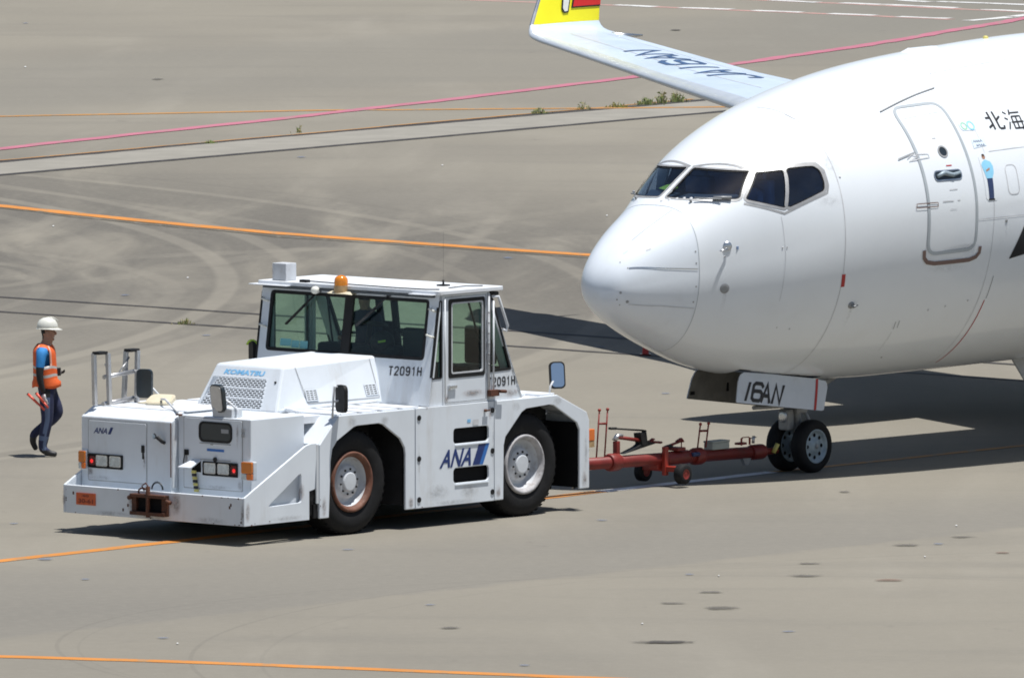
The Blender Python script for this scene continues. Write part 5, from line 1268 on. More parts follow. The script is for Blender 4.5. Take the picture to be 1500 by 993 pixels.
# ================================================================== AIRLINER
AO = Vector((.99672958, 167.174742, -.06975860))
EX = Vector((.6857138994703895, .7276619143411728, .01745240643728351)); EP = Vector((.7277727576572105, -.6858183529273761, 0)); EZ = Vector((-.011969180637436915, -.012701385960616273, .9998476951563913))
GX = 4.0                                            # the empty stands at the nose gear
base = AO + EX * GX
PM = Matrix(((EX.x, -EP.x, EZ.x, base.x), (EX.y, -EP.y, EZ.y, base.y), (EX.z, -EP.z, EZ.z, base.z), (0, 0, 0, 1)))
plane = empty('airliner', PM, 'white twin engined airliner being towed, nose to the left', 'airplane')
A = lambda X, Y, Z: (X - GX, -Y, Z)                 # X aft of the nose, Y to port (towards the camera), Z up
XT = .12
KS = np.sqrt(np.array([0, .12, .35, .7, 1.2, 1.8, 2.4, 3.2, 4.1, 5.2, 6.5, 8.5, 12]))
HK = [np.array(q) for q in (
    [2.651, 2.961, 3.184, 3.417, 3.686, 4.064, 4.428, 4.824, 5.078, 5.262, 5.372, 5.455, 5.47],
    [2.651, 2.366, 2.176, 1.98, 1.752, 1.528, 1.388, 1.279, 1.194, 1.161, 1.158, 1.16, 1.16],
    [0.0, 0.337, 0.487, 0.632, 0.796, 1.066, 1.319, 1.538, 1.705, 1.816, 1.851, 1.851, 1.851],
    [2.651, 2.668, 2.689, 2.743, 2.822, 2.931, 3.036, 3.199, 3.341, 3.418, 3.455, 3.458, 3.458],
    [2.084, 2.351, 2.601, 2.814, 2.886, 2.838, 2.615, 2.147, 1.978, 1.868, 1.8, 1.8, 1.8])]
def pchip(xk, yk, x):
    h = np.diff(xk); d = np.diff(yk) / h; m = np.zeros_like(yk)
    for i in range(1, len(xk) - 1):
        if d[i - 1] * d[i] > 0:
            w1 = 2 * h[i] + h[i - 1]; w2 = h[i] + 2 * h[i - 1]; m[i] = (w1 + w2) / (w1 / d[i - 1] + w2 / d[i])
    m[0] = d[0]; m[-1] = d[-1]
    i = np.clip(np.searchsorted(xk, x) - 1, 0, len(h) - 1); t = (x - xk[i]) / h[i]
    return (2 * t**3 - 3 * t**2 + 1) * yk[i] + (t**3 - 2 * t**2 + t) * h[i] * m[i] + (-2 * t**3 + 3 * t**2) * yk[i + 1] + (t**3 - t**2) * h[i] * m[i + 1]
XM, ZTM, ZBM = 12.12, 5.47, 1.16
def hp(X):
    X = np.asarray(X, float)
    s = np.sqrt(np.clip(X - XT, 0, 12))
    zt, zb_, hw, zc, nt = [pchip(KS, k_, s) for k_ in HK]
    t = np.clip((X - 22.5) / 12.5, 0, 1)              # tail cone
    hw = hw * (1 - t ** 1.5 * .93); zb_ = zb_ + t ** 1.35 * 3.2; zt = zt - t ** 2 * .55; zc = np.where(t > 0, (1 - t) * zc + t * (zt + zb_) / 2, zc); nt = np.where(t > 0, nt + (2 - nt) * t, nt)
    return zt, zb_, hw, zc, nt
def ring(X, n):
    zt, zb_, hw, zc, nt = [float(q) for q in hp(X)]
    out = []
    for k_ in range(n):
        a = 2 * pi * (k_ + .5) / n; c, s = cos(a), sin(a)
        e = nt if s > 0 else 2.0
        c = math.copysign(abs(c) ** (2 / e), c); s = math.copysign(abs(s) ** (2 / e), s)
        out.append((X, hw * c, zc + (zt - zc) * s if s > 0 else zc + (zc - zb_) * s))
    return out
def impl(X, Y, Z):
    zt, zb_, hw, zc, nt = [float(q) for q in hp(max(X, XT + 1e-5))]
    hw = max(hw, 1e-5)
    if Z > zc: return ((abs(Y) / hw) ** nt + ((Z - zc) / max(zt - zc, 1e-5)) ** nt) ** (1 / nt) - 1
    return hypot(Y / hw, (Z - zc) / max(zc - zb_, 1e-5)) - 1
def hnorm(X, Y, Z, e=.004):
    g = Vector((impl(X + e, Y, Z) - impl(X - e, Y, Z), impl(X, Y + e, Z) - impl(X, Y - e, Z), impl(X, Y, Z + e) - impl(X, Y, Z - e)))
    return g.normalized()
def onhull(X, Y, Z, off=0.0):
    zc = float(hp(X)[3]); r = impl(X, Y, Z) + 1
    p = Vector((X, Y / r, zc + (Z - zc) / r))
    return p + hnorm(*p) * off if off else p
def hullY(X, Z):
    zt, zb_, hw, zc, nt = [float(q) for q in hp(X)]
    if Z > zc: q = min(1, (Z - zc) / (zt - zc)); return hw * max(0, 1 - q ** nt) ** (1 / nt)
    q = min(1, (zc - Z) / (zc - zb_)); return hw * sqrt(max(0, 1 - q * q))
def side_pt(X, Z, off=.004, s=1):
    p = Vector((X, hullY(X, Z), Z)); p = p + hnorm(*p) * off
    return A(p.x, p.y * s, p.z)

# cockpit windows given as hull points of the port side
W1 = [(1.475, .068, 3.765), (1.93, .060, 4.085), (2.205, .800, 4.064), (1.915, .890, 3.738)]
W2 = [(1.985, .960, 3.728), (2.262, .880, 4.045), (2.560, 1.056, 4.068), (2.550, 1.10, 4.0), (2.415, 1.218, 3.606)]
W3 = [(2.610, 1.083, 4.085), (2.84, 1.167, 4.100), (2.985, 1.222, 4.100), (3.043, 1.272, 4.045), (3.045, 1.345, 3.90), (3.015, 1.372, 3.800), (2.68, 1.306, 3.680), (2.485, 1.254, 3.612), (2.452, 1.237, 3.626)]
def loop_on_hull(P, r=.05, n=4, step=.04):
    """rounded closed loop lying on the hull"""
    out = []; N = len(P); P = [Vector(p) for p in P]
    pts = []
    for i in range(N):
        a, b, c = P[i - 1], P[i], P[(i + 1) % N]
        d1, d2 = a - b, c - b; k_ = min(r, d1.length * .4, d2.length * .4)
        p, q = b + d1.normalized() * k_, b + d2.normalized() * k_
        for j in range(n + 1):
            t = j / n; pts.append((1 - t) ** 2 * p + 2 * t * (1 - t) * b + t * t * q)
    for a, b in zip(pts, pts[1:] + pts[:1]):
        m_n = max(1, int((b - a).length / step))
        for i in range(m_n): out.append(a.lerp(b, i / m_n))
    return out
def inside_poly(x, y, poly):
    c = False; j = len(poly) - 1
    for i in range(len(poly)):
        xi, yi = poly[i]; xj, yj = poly[j]
        if (yi > y) != (yj > y) and x < (xj - xi) * (y - yi) / (yj - yi) + xi: c = not c
        j = i
    return c
loops = {'w1': loop_on_hull(W1, .025), 'w2': loop_on_hull(W2, .025), 'w3': loop_on_hull(W3, .06)}
def solve_x(Y, Z, x0=.3, x1=3.2):
    for _ in range(40):
        xm = (x0 + x1) / 2
        if impl(xm, Y, Z) > 0: x0 = xm
        else: x1 = xm
    return (x0 + x1) / 2
loops['w1'] = [Vector((solve_x(p.y, p.z), p.y, p.z)) for p in loops['w1']]
for k_ in ('w2', 'w3'): loops[k_] = [Vector((p.x, hullY(p.x, p.z), p.z)) for p in loops[k_]]
def grow(P, d):
    n = len(P); out = []
    cx = sum(p[0] for p in P) / n; cy = sum(p[1] for p in P) / n
    for i in range(n):
        t_ = (Vector(P[(i + 1) % n]) - Vector(P[i - 1])).normalized(); nn = Vector((-t_.y, t_.x)); b = Vector(P[i])
        if nn.dot(Vector((cx, cy)) - b) > 0: nn = -nn
        out.append(tuple(b + nn * d))
    return out
LOOPF = {}
for k_ in loops:
    q_ = [(p.y, p.z) for p in loops[k_]] if k_ == 'w1' else [(p.x, p.z) for p in loops[k_]]
    for dst, dd in ((loops, .010), (LOOPF, .021)):
        g_ = grow(q_, dd)
        dst[k_] = [Vector((solve_x(a, b), a, b)) for a, b in g_] if k_ == 'w1' else [Vector((a, hullY(a, b), b)) for a, b in g_]
yz1 = grow([(p.y, p.z) for p in loops['w1']], .008); xz2 = grow([(p.x, p.z) for p in loops['w2']], .008); xz3 = grow([(p.x, p.z) for p in loops['w3']], .008)
def is_hole(X, Y, Z):
    y = abs(Y)
    if 1.35 < X < 3.15 and 3.5 < Z < 4.2:
        if X < 2.3 and y < .95 and inside_poly(y, Z, yz1): return True
        if y > .8 and (inside_poly(X, Z, xz2) or inside_poly(X, Z, xz3)): return True
    return 2.45 < X < 4.02 and y < .40 and Z < 1.9
# skin: fine rings round the cockpit, coarser behind
XR = lambda z: 1.28 - .05 * (z - 2.7)
Xs = np.concatenate([XT + np.linspace(.0005, 1.06, 44) ** 2, np.linspace(1.27, 3.14, 160), np.linspace(3.2, 9.0, 59), np.linspace(9.2, 22.4, 40), np.linspace(22.8, 34.9, 34)])
NA = 400
def skin(name, Xs, material, hole=True, warp=None):
    m = MB(); R = []
    for X in Xs: R.append([Vector(A(*p)) for p in ring(float(X), NA)])
    vs = [v for r in R for v in r]; fs = []
    for i in range(len(Xs) - 1):
        for k_ in range(NA):
            l = (k_ + 1) % NA
            if hole and Xs[i] > 1.3 and Xs[i] < 4.1:
                c = (vs[i * NA + k_] + vs[(i + 1) * NA + l]) / 2
                if is_hole(c.x + GX, -c.y, c.z): continue
            fs.append((i * NA + k_, i * NA + l, (i + 1) * NA + l, (i + 1) * NA + k_))
    m.add(vs, fs, 0, True)
    return m
ir = int(np.argmin(abs(Xs - 1.27)))
fus = skin('fuselage', Xs[ir:], 'air_white').build('fuselage', 'air_white', plane)
m = skin('radome', Xs[:ir + 1], 'radome_white', False)
m.add([A(XT, 0, 2.651)] + [m.v[k_] for k_ in range(NA)], [(0, 1 + k_, 1 + (k_ + 1) % NA) for k_ in range(NA)], 0, True)
radome = m.build('radome', 'radome_white', plane)
def hull_strip(pts, w, off, closed=False, step=.05, sgn=1, lift=None):
    """strip of given width laid on the hull along a line of hull points"""
    P = [Vector(p) for p in pts]
    if closed: P.append(P[0])
    D = []
    for a, b in zip(P[:-1], P[1:]):
        n = max(1, int((b - a).length / step))
        for i in range(n): D.append(a.lerp(b, i / n))
    if not closed: D.append(P[-1])
    D = [onhull(*p) for p in D]; N = len(D); L = []; Rr = []
    for i in range(N):
        t = (D[(i + 1) % N] - D[i - 1]) if closed else (D[min(i + 1, N - 1)] - D[max(i - 1, 0)])
        n = hnorm(*D[i]); s = n.cross(t).normalized()
        for lst, q in ((L, w / 2), (Rr, -w / 2)):
            p = onhull(*(D[i] + s * q)); lst.append(p + hnorm(*p) * off)
    vs = []
    for a, b in zip(L, Rr): vs += [A(a.x, a.y * sgn, a.z), A(b.x, b.y * sgn, b.z)]
    fs = [(2 * i, 2 * i + 1, 2 * ((i + 1) % N) + 1, 2 * ((i + 1) % N)) for i in range(N if closed else N - 1)]
    return vs, fs
def strip_obj(name, pts, w, material, off=.004, closed=False, parent=fus, step=.05, sgn=1, thick=0.0, smooth=True):
    vs, fs = hull_strip(pts, w, off, closed, step, sgn)
    o = MB().add(vs, fs, 0, smooth).build(name, material, parent, fix=False)
    if thick:
        s = o.modifiers.new('solid', 'SOLIDIFY'); s.thickness = thick; s.offset = 0
    return o
# windows: glass pane with frame, both sides
for sgn in (1, -1):
    for nm, lp in loops.items():
        n_ = len(lp); c = sum(lp, Vector()) / n_; vs = []; fs = []; K = 6
        for r_ in range(K):
            for p in lp:
                q = c.lerp(p, 1 - r_ / K)
                q = Vector((solve_x(q.y, q.z), q.y, q.z)) if nm == 'w1' else Vector((q.x, hullY(q.x, q.z), q.z))
                q = q - hnorm(*q) * .014; vs.append(A(q.x, q.y * sgn, q.z))
        cc = Vector((solve_x(c.y, c.z), c.y, c.z)) if nm == 'w1' else Vector((c.x, hullY(c.x, c.z), c.z)); cc = cc - hnorm(*cc) * .014; vs.append(A(cc.x, cc.y * sgn, cc.z))
        for r_ in range(K - 1):
            for i in range(n_): l = (i + 1) % n_; fs.append((r_ * n_ + i, r_ * n_ + l, (r_ + 1) * n_ + l, (r_ + 1) * n_ + i))
        fs += [((K - 1) * n_ + i, (K - 1) * n_ + (i + 1) % n_, K * n_) for i in range(n_)]
        m = MB(); m.add(vs, fs, 0, True)
        pane = m.build('cockpit_window', 'cockpit_glass', plane, fix=False)
        strip_obj('window_frame', LOOPF[nm], .032 if nm == 'w1' else .034, 'window_trim', .004, True, pane, .04, sgn, smooth=False)
        strip_obj('window_seal', lp, .040, 'black_rubber', -.007, True, pane, .04, sgn, smooth=False)
    # sill strip above the windscreens and the frame surround
    strip_obj('brow_strip', [(1.99, .02, 4.135), (2.10, .40, 4.13), (2.21, .80, 4.108)], .035, 'window_trim', .004, False, fus, .05, sgn)
    strip_obj('window_surround', [(2.26, .86, 4.13), (2.60, 1.055, 4.135), (2.85, 1.15, 4.145), (3.03, 1.205, 4.135), (3.10, 1.27, 4.03), (3.09, 1.37, 3.86), (3.05, 1.40, 3.765), (2.67, 1.325, 3.64), (2.40, 1.25, 3.535), (1.94, .965, 3.685)], .03, 'window_trim', .003, False, fus, .04, sgn)
# cockpit interior
m = MB(); m.box(A(3.45, 1.1, 2.9), A(3.50, -1.1, 4.25)); m.box(A(1.75, 1.0, 3.10), A(3.45, -1.0, 3.14)); m.build('cockpit_bulkhead', 'cockpit_navy', plane)
m = MB(); m.hexa([A(1.62, .55, 3.60), A(2.02, .80, 3.62), A(2.02, -.80, 3.62), A(1.62, -.55, 3.60), A(1.66, .52, 3.73), A(2.05, .78, 3.78), A(2.05, -.78, 3.78), A(1.66, -.52, 3.73)]); m.box(A(2.02, .8, 3.15), A(2.10, -.8, 3.62)); m.build('glareshield', 'cockpit_grey', plane, bevel=.02)
m = MB(); m.box(A(2.5, .6, 4.17), A(3.3, -.6, 4.20)); m.build('overhead_panel', 'cockpit_grey', plane)
for y_ in (.52, -.52):
    m = MB(); m.box(A(2.66, y_ + .22, 3.2), A(2.78, y_ - .22, 3.92)); m.box(A(2.3, y_ + .22, 3.18), A(2.70, y_ - .22, 3.30)); m.box(A(2.67, y_ + .12, 3.92), A(2.75, y_ - .12, 4.1)); m.build('pilot_seat', 'cockpit_navy', plane, bevel=.03)
m = MB(); m.add([A(1.80, -.20, 3.79), A(1.92, -.52, 3.81), A(1.98, -.30, 3.90), A(1.86, -.12, 3.84)], [(0, 1, 2, 3)]); m.build('lime_sheet', 'lime', plane, fix=False)
m = MB(); m.hexa([A(2.10, -.62, 3.72), A(2.14, -.62, 3.72), A(2.14, -.74, 3.72), A(2.10, -.74, 3.72), A(2.20, -.60, 4.05), A(2.24, -.60, 4.05), A(2.24, -.78, 4.05), A(2.20, -.78, 4.05)]); m.build('sun_visor', 'toolbox_grey', plane)
pil = empty('person', plane.matrix_world @ Matrix.Translation(Vector(A(2.52, .52, 3.30))) , 'pilot in pale blue shirt seated behind the port side cockpit window', 'person')
PJ = {'pelvis': (.0, 0, .08, .15, .12), 'belly': (.03, 0, .2, .14, .11), 'chest': (.02, 0, .34, .16, .12), 'upper': (.01, 0, .46, .12, .09), 'neck': (-.01, 0, .54, .05), 'jaw': (-.03, 0, .60, .07), 'skull': (-.02, 0, .68, .085), 'crown': (-.01, 0, .74, .07),
      'ls': (.0, .19, .45, .06), 'le': (-.10, .26, .24, .045), 'lw': (-.30, .16, .22, .032), 'lh': (-.37, .13, .23, .03), 'rs': (.0, -.19, .45, .06), 're': (-.12, -.27, .25, .045), 'rw': (-.30, -.22, .24, .032), 'rh': (-.37, -.2, .25, .03), 'k1': (-.38, .12, .05, .07), 'f1': (-.55, .12, -.1, .05), 'k2': (-.38, -.12, .05, .07), 'f2': (-.55, -.12, -.1, .05)}
PE = [('pelvis', 'belly'), ('belly', 'chest'), ('chest', 'upper'), ('upper', 'neck'), ('neck', 'jaw'), ('jaw', 'skull'), ('skull', 'crown'), ('upper', 'ls'), ('ls', 'le'), ('le', 'lw'), ('lw', 'lh'), ('upper', 'rs'), ('rs', 're'), ('re', 'rw'), ('rw', 'rh'), ('pelvis', 'k1'), ('k1', 'f1'), ('pelvis', 'k2'), ('k2', 'f2')]
mesh_obj('body', skin_body(PJ, PE, 'pelvis'), pil, ['skin', 'pilot_blue', 'hair', 'driver_navy'], lambda c: (2 if c.z > .66 else 0) if c.z > .53 else (0 if c.x < -.25 and c.z > .15 else (1 if c.z > .14 else 3)))

# seams, panels and small fittings on the skin
def ring_pts(X, z0, z1, n=24, tilt=0.0, s=1):
    out = []
    for i in range(n + 1):
        z = z0 + (z1 - z0) * i / n; X_ = X + tilt * (z - 2.7)
        out.append((X_, hullY(X_, z) * s, z))
    return out
def full_ring(X, n=90):
    return [Vector(p) for p in ring(X, n)]
strip_obj('radome_joint', full_ring(1.27), .008, 'door_trim', .003, True, fus)
strip_obj('skin_joint', ring_pts(3.25, 1.34, 5.15, 40), .011, 'seam_faint', .003)
strip_obj('skin_joint', ring_pts(5.80, 1.2, 5.28, 40), .008, 'seam_faint', .003)
for X_, z_ in ((1.30, 2.95), (1.30, 3.1), (1.30, 2.65), (1.29, 2.45)):
    m = MB(); p = side_pt(X_ - .07, z_, .003); m.lathe([(0, .012), (.003, 0)], p, Vector(A(*hnorm(X_, hullY(X_, z_), z_))) - Vector(A(0, 0, 0)), 8); m.build('fastener', 'seam', radome)
for p, w_, mt, nm in (([(.37, .384, 2.927), (.80, .62, 2.905), (1.25, .785, 2.875)], .016, 'bare_metal', 'lightning_strip'), ([(.36, .36, 2.475), (.80, .57, 2.42), (1.25, .70, 2.362)], .009, 'seam_faint', 'lightning_strip'),
                      ([(.42, .25, 3.12), (.48, .30, 3.19)], .02, 'sticker_white', 'touch_up'), ([(.62, .42, 3.11), (.68, .46, 3.14)], .016, 'seam_faint', 'touch_up'), ([(.6, .3, 3.43), (1.25, .40, 3.75)], .006, 'seam_faint', 'lightning_strip')):
    strip_obj(nm, p, w_, mt, .006 if nm == 'lightning_strip' else .003, parent=radome)
for X_, z_, r_ in ((.25, 2.62, .018), (.235, 2.53, .012), (.34, 2.50, .022), (.28, 2.46, .010), (.33, 3.0, .010), (.36, 2.93, .010)):
    m = MB(); p = onhull(X_, hullY(X_, z_), z_, .003); n = hnorm(*p); m.lathe([(0, r_), (.002, 0)], A(*p), (n.x, -n.y, n.z), 8); m.build('chip', 'seam', radome)
for i in range(6):
    y_ = .05 + .10 * i; X_ = 1.36 + .035 * i; zt_ = float(hp(X_)[0]); p = onhull(X_, y_, zt_ - .02, .004); n = hnorm(*p); m = MB(); m.lathe([(0, .022), (.004, .016), (.004, 0)], A(*p), (n.x, -n.y, n.z), 8); m.build('vortex_stud', 'seam_faint', fus)
S_ = lambda X, Z: (X, hullY(X, Z), Z)
strip_obj('panel_seam', [S_(5.884, 4.128), S_(6.58, 4.147), S_(8.2, 4.17)], .010, 'seam_faint')
strip_obj('panel_seam', [S_(5.50, 3.273), S_(6.38, 3.277), S_(8.2, 3.29)], .010, 'seam_faint')
strip_obj('panel_seam', [(3.233, .501, 4.723), (3.239, .653, 4.67), (4.728, .732, 4.996)], .008, 'seam_faint')
strip_obj('panel_seam', [(5.811, .738, 5.11), (7.702, .711, 5.226)], .010, 'seam_faint')
strip_obj('panel_seam', [S_(2.35, 3.50), S_(2.38, 3.0), S_(2.36, 2.4)], .005, 'seam_faint')
strip_obj('red_band', [(5.93, hullY(5.93, z), z) for z in (1.32, 1.42, 1.55, 1.70, 1.85, 2.02, 2.18)], .018, 'red_mark', .004)
strip_obj('panel_seam', [(5.95, hullY(5.95, z), z) for z in (2.2, 2.35, 2.5)], .012, 'seam')
strip_obj('red_marker', [S_(3.262, 2.70), S_(3.276, 2.535)], .058, 'red_mark', .004)
strip_obj('rain_gutter', [(4.417, 1.093, 4.705), (4.8, 1.06, 4.80), (5.2, 1.02, 4.88), (5.597, .987, 4.941)], .018, 'seam', .010, thick=.01)
# sensors
def probe(X, Z, shape):
    p = onhull(X, hullY(X, Z), Z); n = hnorm(*p); m = MB(); q = Vector((p.x, p.y, p.z))
    if shape == 'pitot':
        a = q + n * .10 + Vector((-.02, 0, 0)); m.tube([A(*q), A(*a)], [.022, .014], 8); m.tube([A(*(a + Vector((.03, 0, 0)))), A(*(a - Vector((.13, 0, 0))))], .012, 8)
    elif shape == 'vane':
        m.lathe([(0, .05), (.012, .045), (.015, 0)], A(*q), (n.x, -n.y, n.z), 14); a = q + n * .05; m.tube([A(*q), A(*a)], .015, 8); m.tube([A(*a), A(*(a + Vector((.09, 0, .015))))], [.02, .008], 6)
    return m
probe(3.50, 2.28, 'vane').build('air_data_probe', 'gear_grey', fus)
m = MB(); p = onhull(1.64, hullY(1.64, 3.15), 3.15); n = hnorm(*p)
m.lathe([(0, .062), (.016, .058), (.022, .03), (.022, 0)], A(*p), (n.x, -n.y, n.z), 18); m.tube([A(*(p + n * .03 + Vector((0, 0, -.04)))), A(*(p + n * .05 + Vector((-.14, -.02, -.055))))], .012, 7); m.build('air_data_probe', 'bare_metal', fus)
m = MB(); p = onhull(1.61, hullY(1.61, 2.605), 2.605, .003); n = hnorm(*p); m.lathe([(0, .066), (.004, .06), (.004, .026)], A(*p), (n.x, -n.y, n.z), 20); m.lathe([(.003, .026), (.003, 0)], A(*p), (n.x, -n.y, n.z), 12); m.build('ice_detector', ['gear_grey'], fus)
for X_, z_, r_, mt in ((6.04, 3.226, .025, 'seam'), (2.34, 3.10, .012, 'seam_faint'), (2.40, 3.10, .009, 'seam'), (1.60, 3.02, .012, 'seam_faint'), (4.9, 2.12, .014, 'seam_faint'), (5.2, 2.15, .014, 'seam_faint'), (5.6, 2.2, .014, 'seam_faint'), (4.6, 1.50, .014, 'seam'), (3.3, 3.95, .016, 'seam_faint'), (2.45, 2.05, .010, 'seam_faint'), (2.65, 2.02, .012, 'seam_faint')):
    p = onhull(X_, hullY(X_, z_), z_, .003); n = hnorm(*p); m = MB(); m.lathe([(0, r_), (.004, r_ * .8), (.004, 0)], A(*p), (n.x, -n.y, n.z), 12); m.build('static_port', mt, fus)
strip_obj('drain_mark', [S_(4.40, 2.00), S_(4.42, 1.90)], .012, 'seam'); strip_obj('drain_mark', [S_(4.46, 2.01), S_(4.48, 1.91)], .010, 'seam')
hs = lambda off: (lambda x, z: side_pt(x, z, off))
for x, z, rx, rz, hd_, mt in ((3.22, 4.12, .16, .22, .5, 'skin_smudge'), (3.05, 3.66, .24, .10, .5, 'skin_smudge'), (1.62, 2.44, .035, .16, .95, 'skin_smudge'), (3.52, 2.14, .035, .16, .95, 'skin_smudge'), (4.42, 1.70, .03, .20, .95, 'skin_smudge'), (5.0, 2.66, .40, .07, .9, 'skin_smudge'), (4.45, 4.52, .10, .13, .5, 'skin_smudge'), (6.05, 3.10, .025, .13, .95, 'skin_smudge')):
    soft_spot('smudge', mt, hs(.0045), x, z, rx, rz, fus, hd_)
# wipers
for s in (1, -1):
    m = MB(); q = onhull(1.46, .48, 3.71); m.tube([A(q.x, q.y * s, q.z - .02), A(q.x - .02, q.y * s, q.z + .035)], .018, 8)
    q1_, q2_ = onhull(1.50, .50, 3.72, .05), onhull(1.72, .80, 3.76, .045) ; m.tube([A(q1_.x, q1_.y * s, q1_.z), A(q2_.x, q2_.y * s, q2_.z)], .011, 6)
    q3_, q4_ = onhull(1.66, .70, 3.77, .035), onhull(1.83, .86, 3.77, .035); m.tube([A(q3_.x, q3_.y * s, q3_.z), A(q4_.x, q4_.y * s, q4_.z)], .018, 6); m.build('wiper', 'gear_grey', fus)
# crown fittings
m = MB(); z_ = float(hp(6.35)[0]); m.hexa([A(6.1, .09, z_ - .03), A(6.75, .09, z_ - .0), A(6.75, -.09, z_ - .0), A(6.1, -.09, z_ - .03), A(6.25, .05, z_ + .035), A(6.72, .05, z_ + .04), A(6.72, -.05, z_ + .04), A(6.25, -.05, z_ + .035)]); m.build('crown_aerial', 'air_white', fus, bevel=.015)
m = MB(); z_ = float(hp(7.7)[0]); m.lathe([(-.02, .04), (.02, .036), (.035, .02), (.037, 0)], A(7.75, 0, z_), (0, 0, 1), 12); m.build('crown_beacon', 'hose_yellow', fus)
# belly aerial
m = MB(); zb_ = 1.16
m.hexa([A(8.20, .02, zb_ + .02), A(8.62, .02, zb_ + .02), A(8.62, -.02, zb_ + .02), A(8.20, -.02, zb_ + .02), A(8.55, .008, zb_ - .42), A(8.78, .008, zb_ - .42), A(8.78, -.008, zb_ - .42), A(8.55, -.008, zb_ - .42)]); m.build('blade_aerial', 'nacelle_grey', fus, bevel=.006)

def patch(poly, nz, nx, off, s=1):
    """fill of a (X, Z) outline laid on the port skin, row by row"""
    zs = [p[1] for p in poly]; z0, z1 = min(zs) + 1e-4, max(zs) - 1e-4
    m = MB(); rows = []
    for j in range(nz + 1):
        z = z0 + (z1 - z0) * j / nz; xs = []
        for a, b in zip(poly, poly[1:] + poly[:1]):
            if (a[1] - z) * (b[1] - z) <= 0 and a[1] != b[1]: xs.append(a[0] + (b[0] - a[0]) * (z - a[1]) / (b[1] - a[1]))
        rows.append((z, min(xs), max(xs)))
    vs = []; fs = []
    for z, xa_, xb_ in rows:
        for i in range(nx + 1): vs.append(side_pt(xa_ + (xb_ - xa_) * i / nx, z, off, s))
    for j in range(nz):
        for i in range(nx):
            q = j * (nx + 1) + i; fs.append((q, q + 1, q + nx + 2, q + nx + 1))
    return m.add(vs, fs, 0, True)
# entry door
door_o = round_poly([(4.615, 2.875), (5.475, 2.895), (5.455, 4.775), (4.605, 4.742)], .16, 6)
door = patch(door_o, 40, 10, .004).build('entry_door', 'air_white', plane, fix=False)
strip_obj('door_outline', [S_(x, z) for x, z in door_o], .046, 'door_trim', .008, True, door, .05)
strip_obj('door_seam', [S_(4.66, 4.60), S_(5.40, 4.66)], .008, 'seam_faint', .007, parent=door)
m = patch(rrect(4.785, 3.815, 5.26, 3.935, .05, 5), 6, 10, .008); hd = m.build('door_handle', 'mirror_dark', door, fix=False)
m = MB(); hpnt = [Vector(side_pt(x, z, .02)) for x, z in ((4.82, 3.865), (4.95, 3.905), (5.10, 3.87), (5.23, 3.895))]; m.tube(hpnt, [.022, .035, .03, .02], 8); m.build('handle_grip', 'wheel_bluegrey', hd)
strip_obj('handle_rim', [S_(*p) for p in rrect(4.785, 3.815, 5.26, 3.935, .05, 5)], .016, 'bare_metal', .012, True, hd, .04)
circ = [(5.055 + .072 * cos(i * pi / 12), 4.173 + .066 * sin(i * pi / 12)) for i in range(24)]
m = patch(circ, 8, 8, .008); dw_ = m.build('door_window', 'mirror_dark', door, fix=False)
strip_obj('window_ring', [S_(*p) for p in circ], .022, 'window_trim', .012, True, dw_, .02)
strip_obj('door_sill_guard', [S_(x, z) for x, z in ((4.555, 2.93), (4.57, 2.83), (4.63, 2.772), (4.76, 2.748), (5.40, 2.755), (5.52, 2.785), (5.572, 2.84), (5.572, 2.92))], .055, 'brown_strip', .010, False, door, .04)
for pts, mt in (([(4.27, 4.118), (4.57, 4.186)], 'seam'), ([(4.42, 4.117), (4.52, 4.165), (4.62, 4.140), (4.50, 4.105)], 'seam_faint'), ([(4.44, 4.09), (4.79, 4.115), (4.79, 4.160), (4.60, 4.165)], 'seam_faint'), ([(4.405, 3.49), (4.77, 3.49), (4.77, 3.54), (4.41, 3.54), (4.405, 3.49)], 'brown_strip')):
    strip_obj('door_hinge', [S_(*p) for p in pts], .013 if mt != 'seam' else .02, mt, .012, False, door, .04)
for (x0, z0, x1, z1, mt) in ((5.03, 3.98, 5.13, 4.01, 'red_mark'), (5.0, 3.66, 5.14, 3.72, 'seam_faint'), (4.86, 3.52, 5.05, 3.57, 'seam_faint'), (5.12, 3.50, 5.17, 3.60, 'seam_faint'), (4.97, 4.33, 5.03, 4.36, 'seam_faint'), (4.98, 3.43, 5.10, 3.445, 'seam_faint')):
    strip_obj('placard', [S_(x0, (z0 + z1) / 2), S_(x1, (z0 + z1) / 2)], min(z1 - z0, .03) * .5, mt, .008, False, door, .04)
# stickers beside the door
def poly_sticker(name, poly, mt, off=.006, nz=6, nx=4, parent=fus): return patch(poly, nz, nx, off).build(name, mt, parent, fix=False)
circ = lambda x, z, r, n=14: [(x + r * cos(2 * pi * i / n), z + r * .9 * sin(2 * pi * i / n)) for i in range(n)]
logo = poly_sticker('round_logo', rrect(5.55, 4.405, 5.85, 4.52, .04, 4), 'sticker_white', .005)
strip_obj('logo_ring', [S_(*p) for p in circ(5.63, 4.462, .045)], .018, 'sticker_green', .008, True, logo, .02); strip_obj('logo_ring', [S_(*p) for p in circ(5.755, 4.462, .055)], .022, 'sticker_blue', .008, True, logo, .02)
board = poly_sticker('notice_board', [(5.635, 4.18), (5.885, 4.19), (5.90, 4.315), (5.65, 4.30)], 'sticker_white', .005)
for z_, xs in ((4.265, ((5.67, 5.70), (5.71, 5.74), (5.75, 5.78), (5.79, 5.83))), (4.213, ((5.70, 5.72), (5.73, 5.77), (5.78, 5.81), (5.82, 5.85)))):
    for x0, x1 in xs: strip_obj('board_lettering', [S_(x0, z_ - .012), S_((x0 + x1) / 2, z_ + .016), S_(x1, z_ - .012)], .009, 'sticker_navy', .008, False, board, .02)
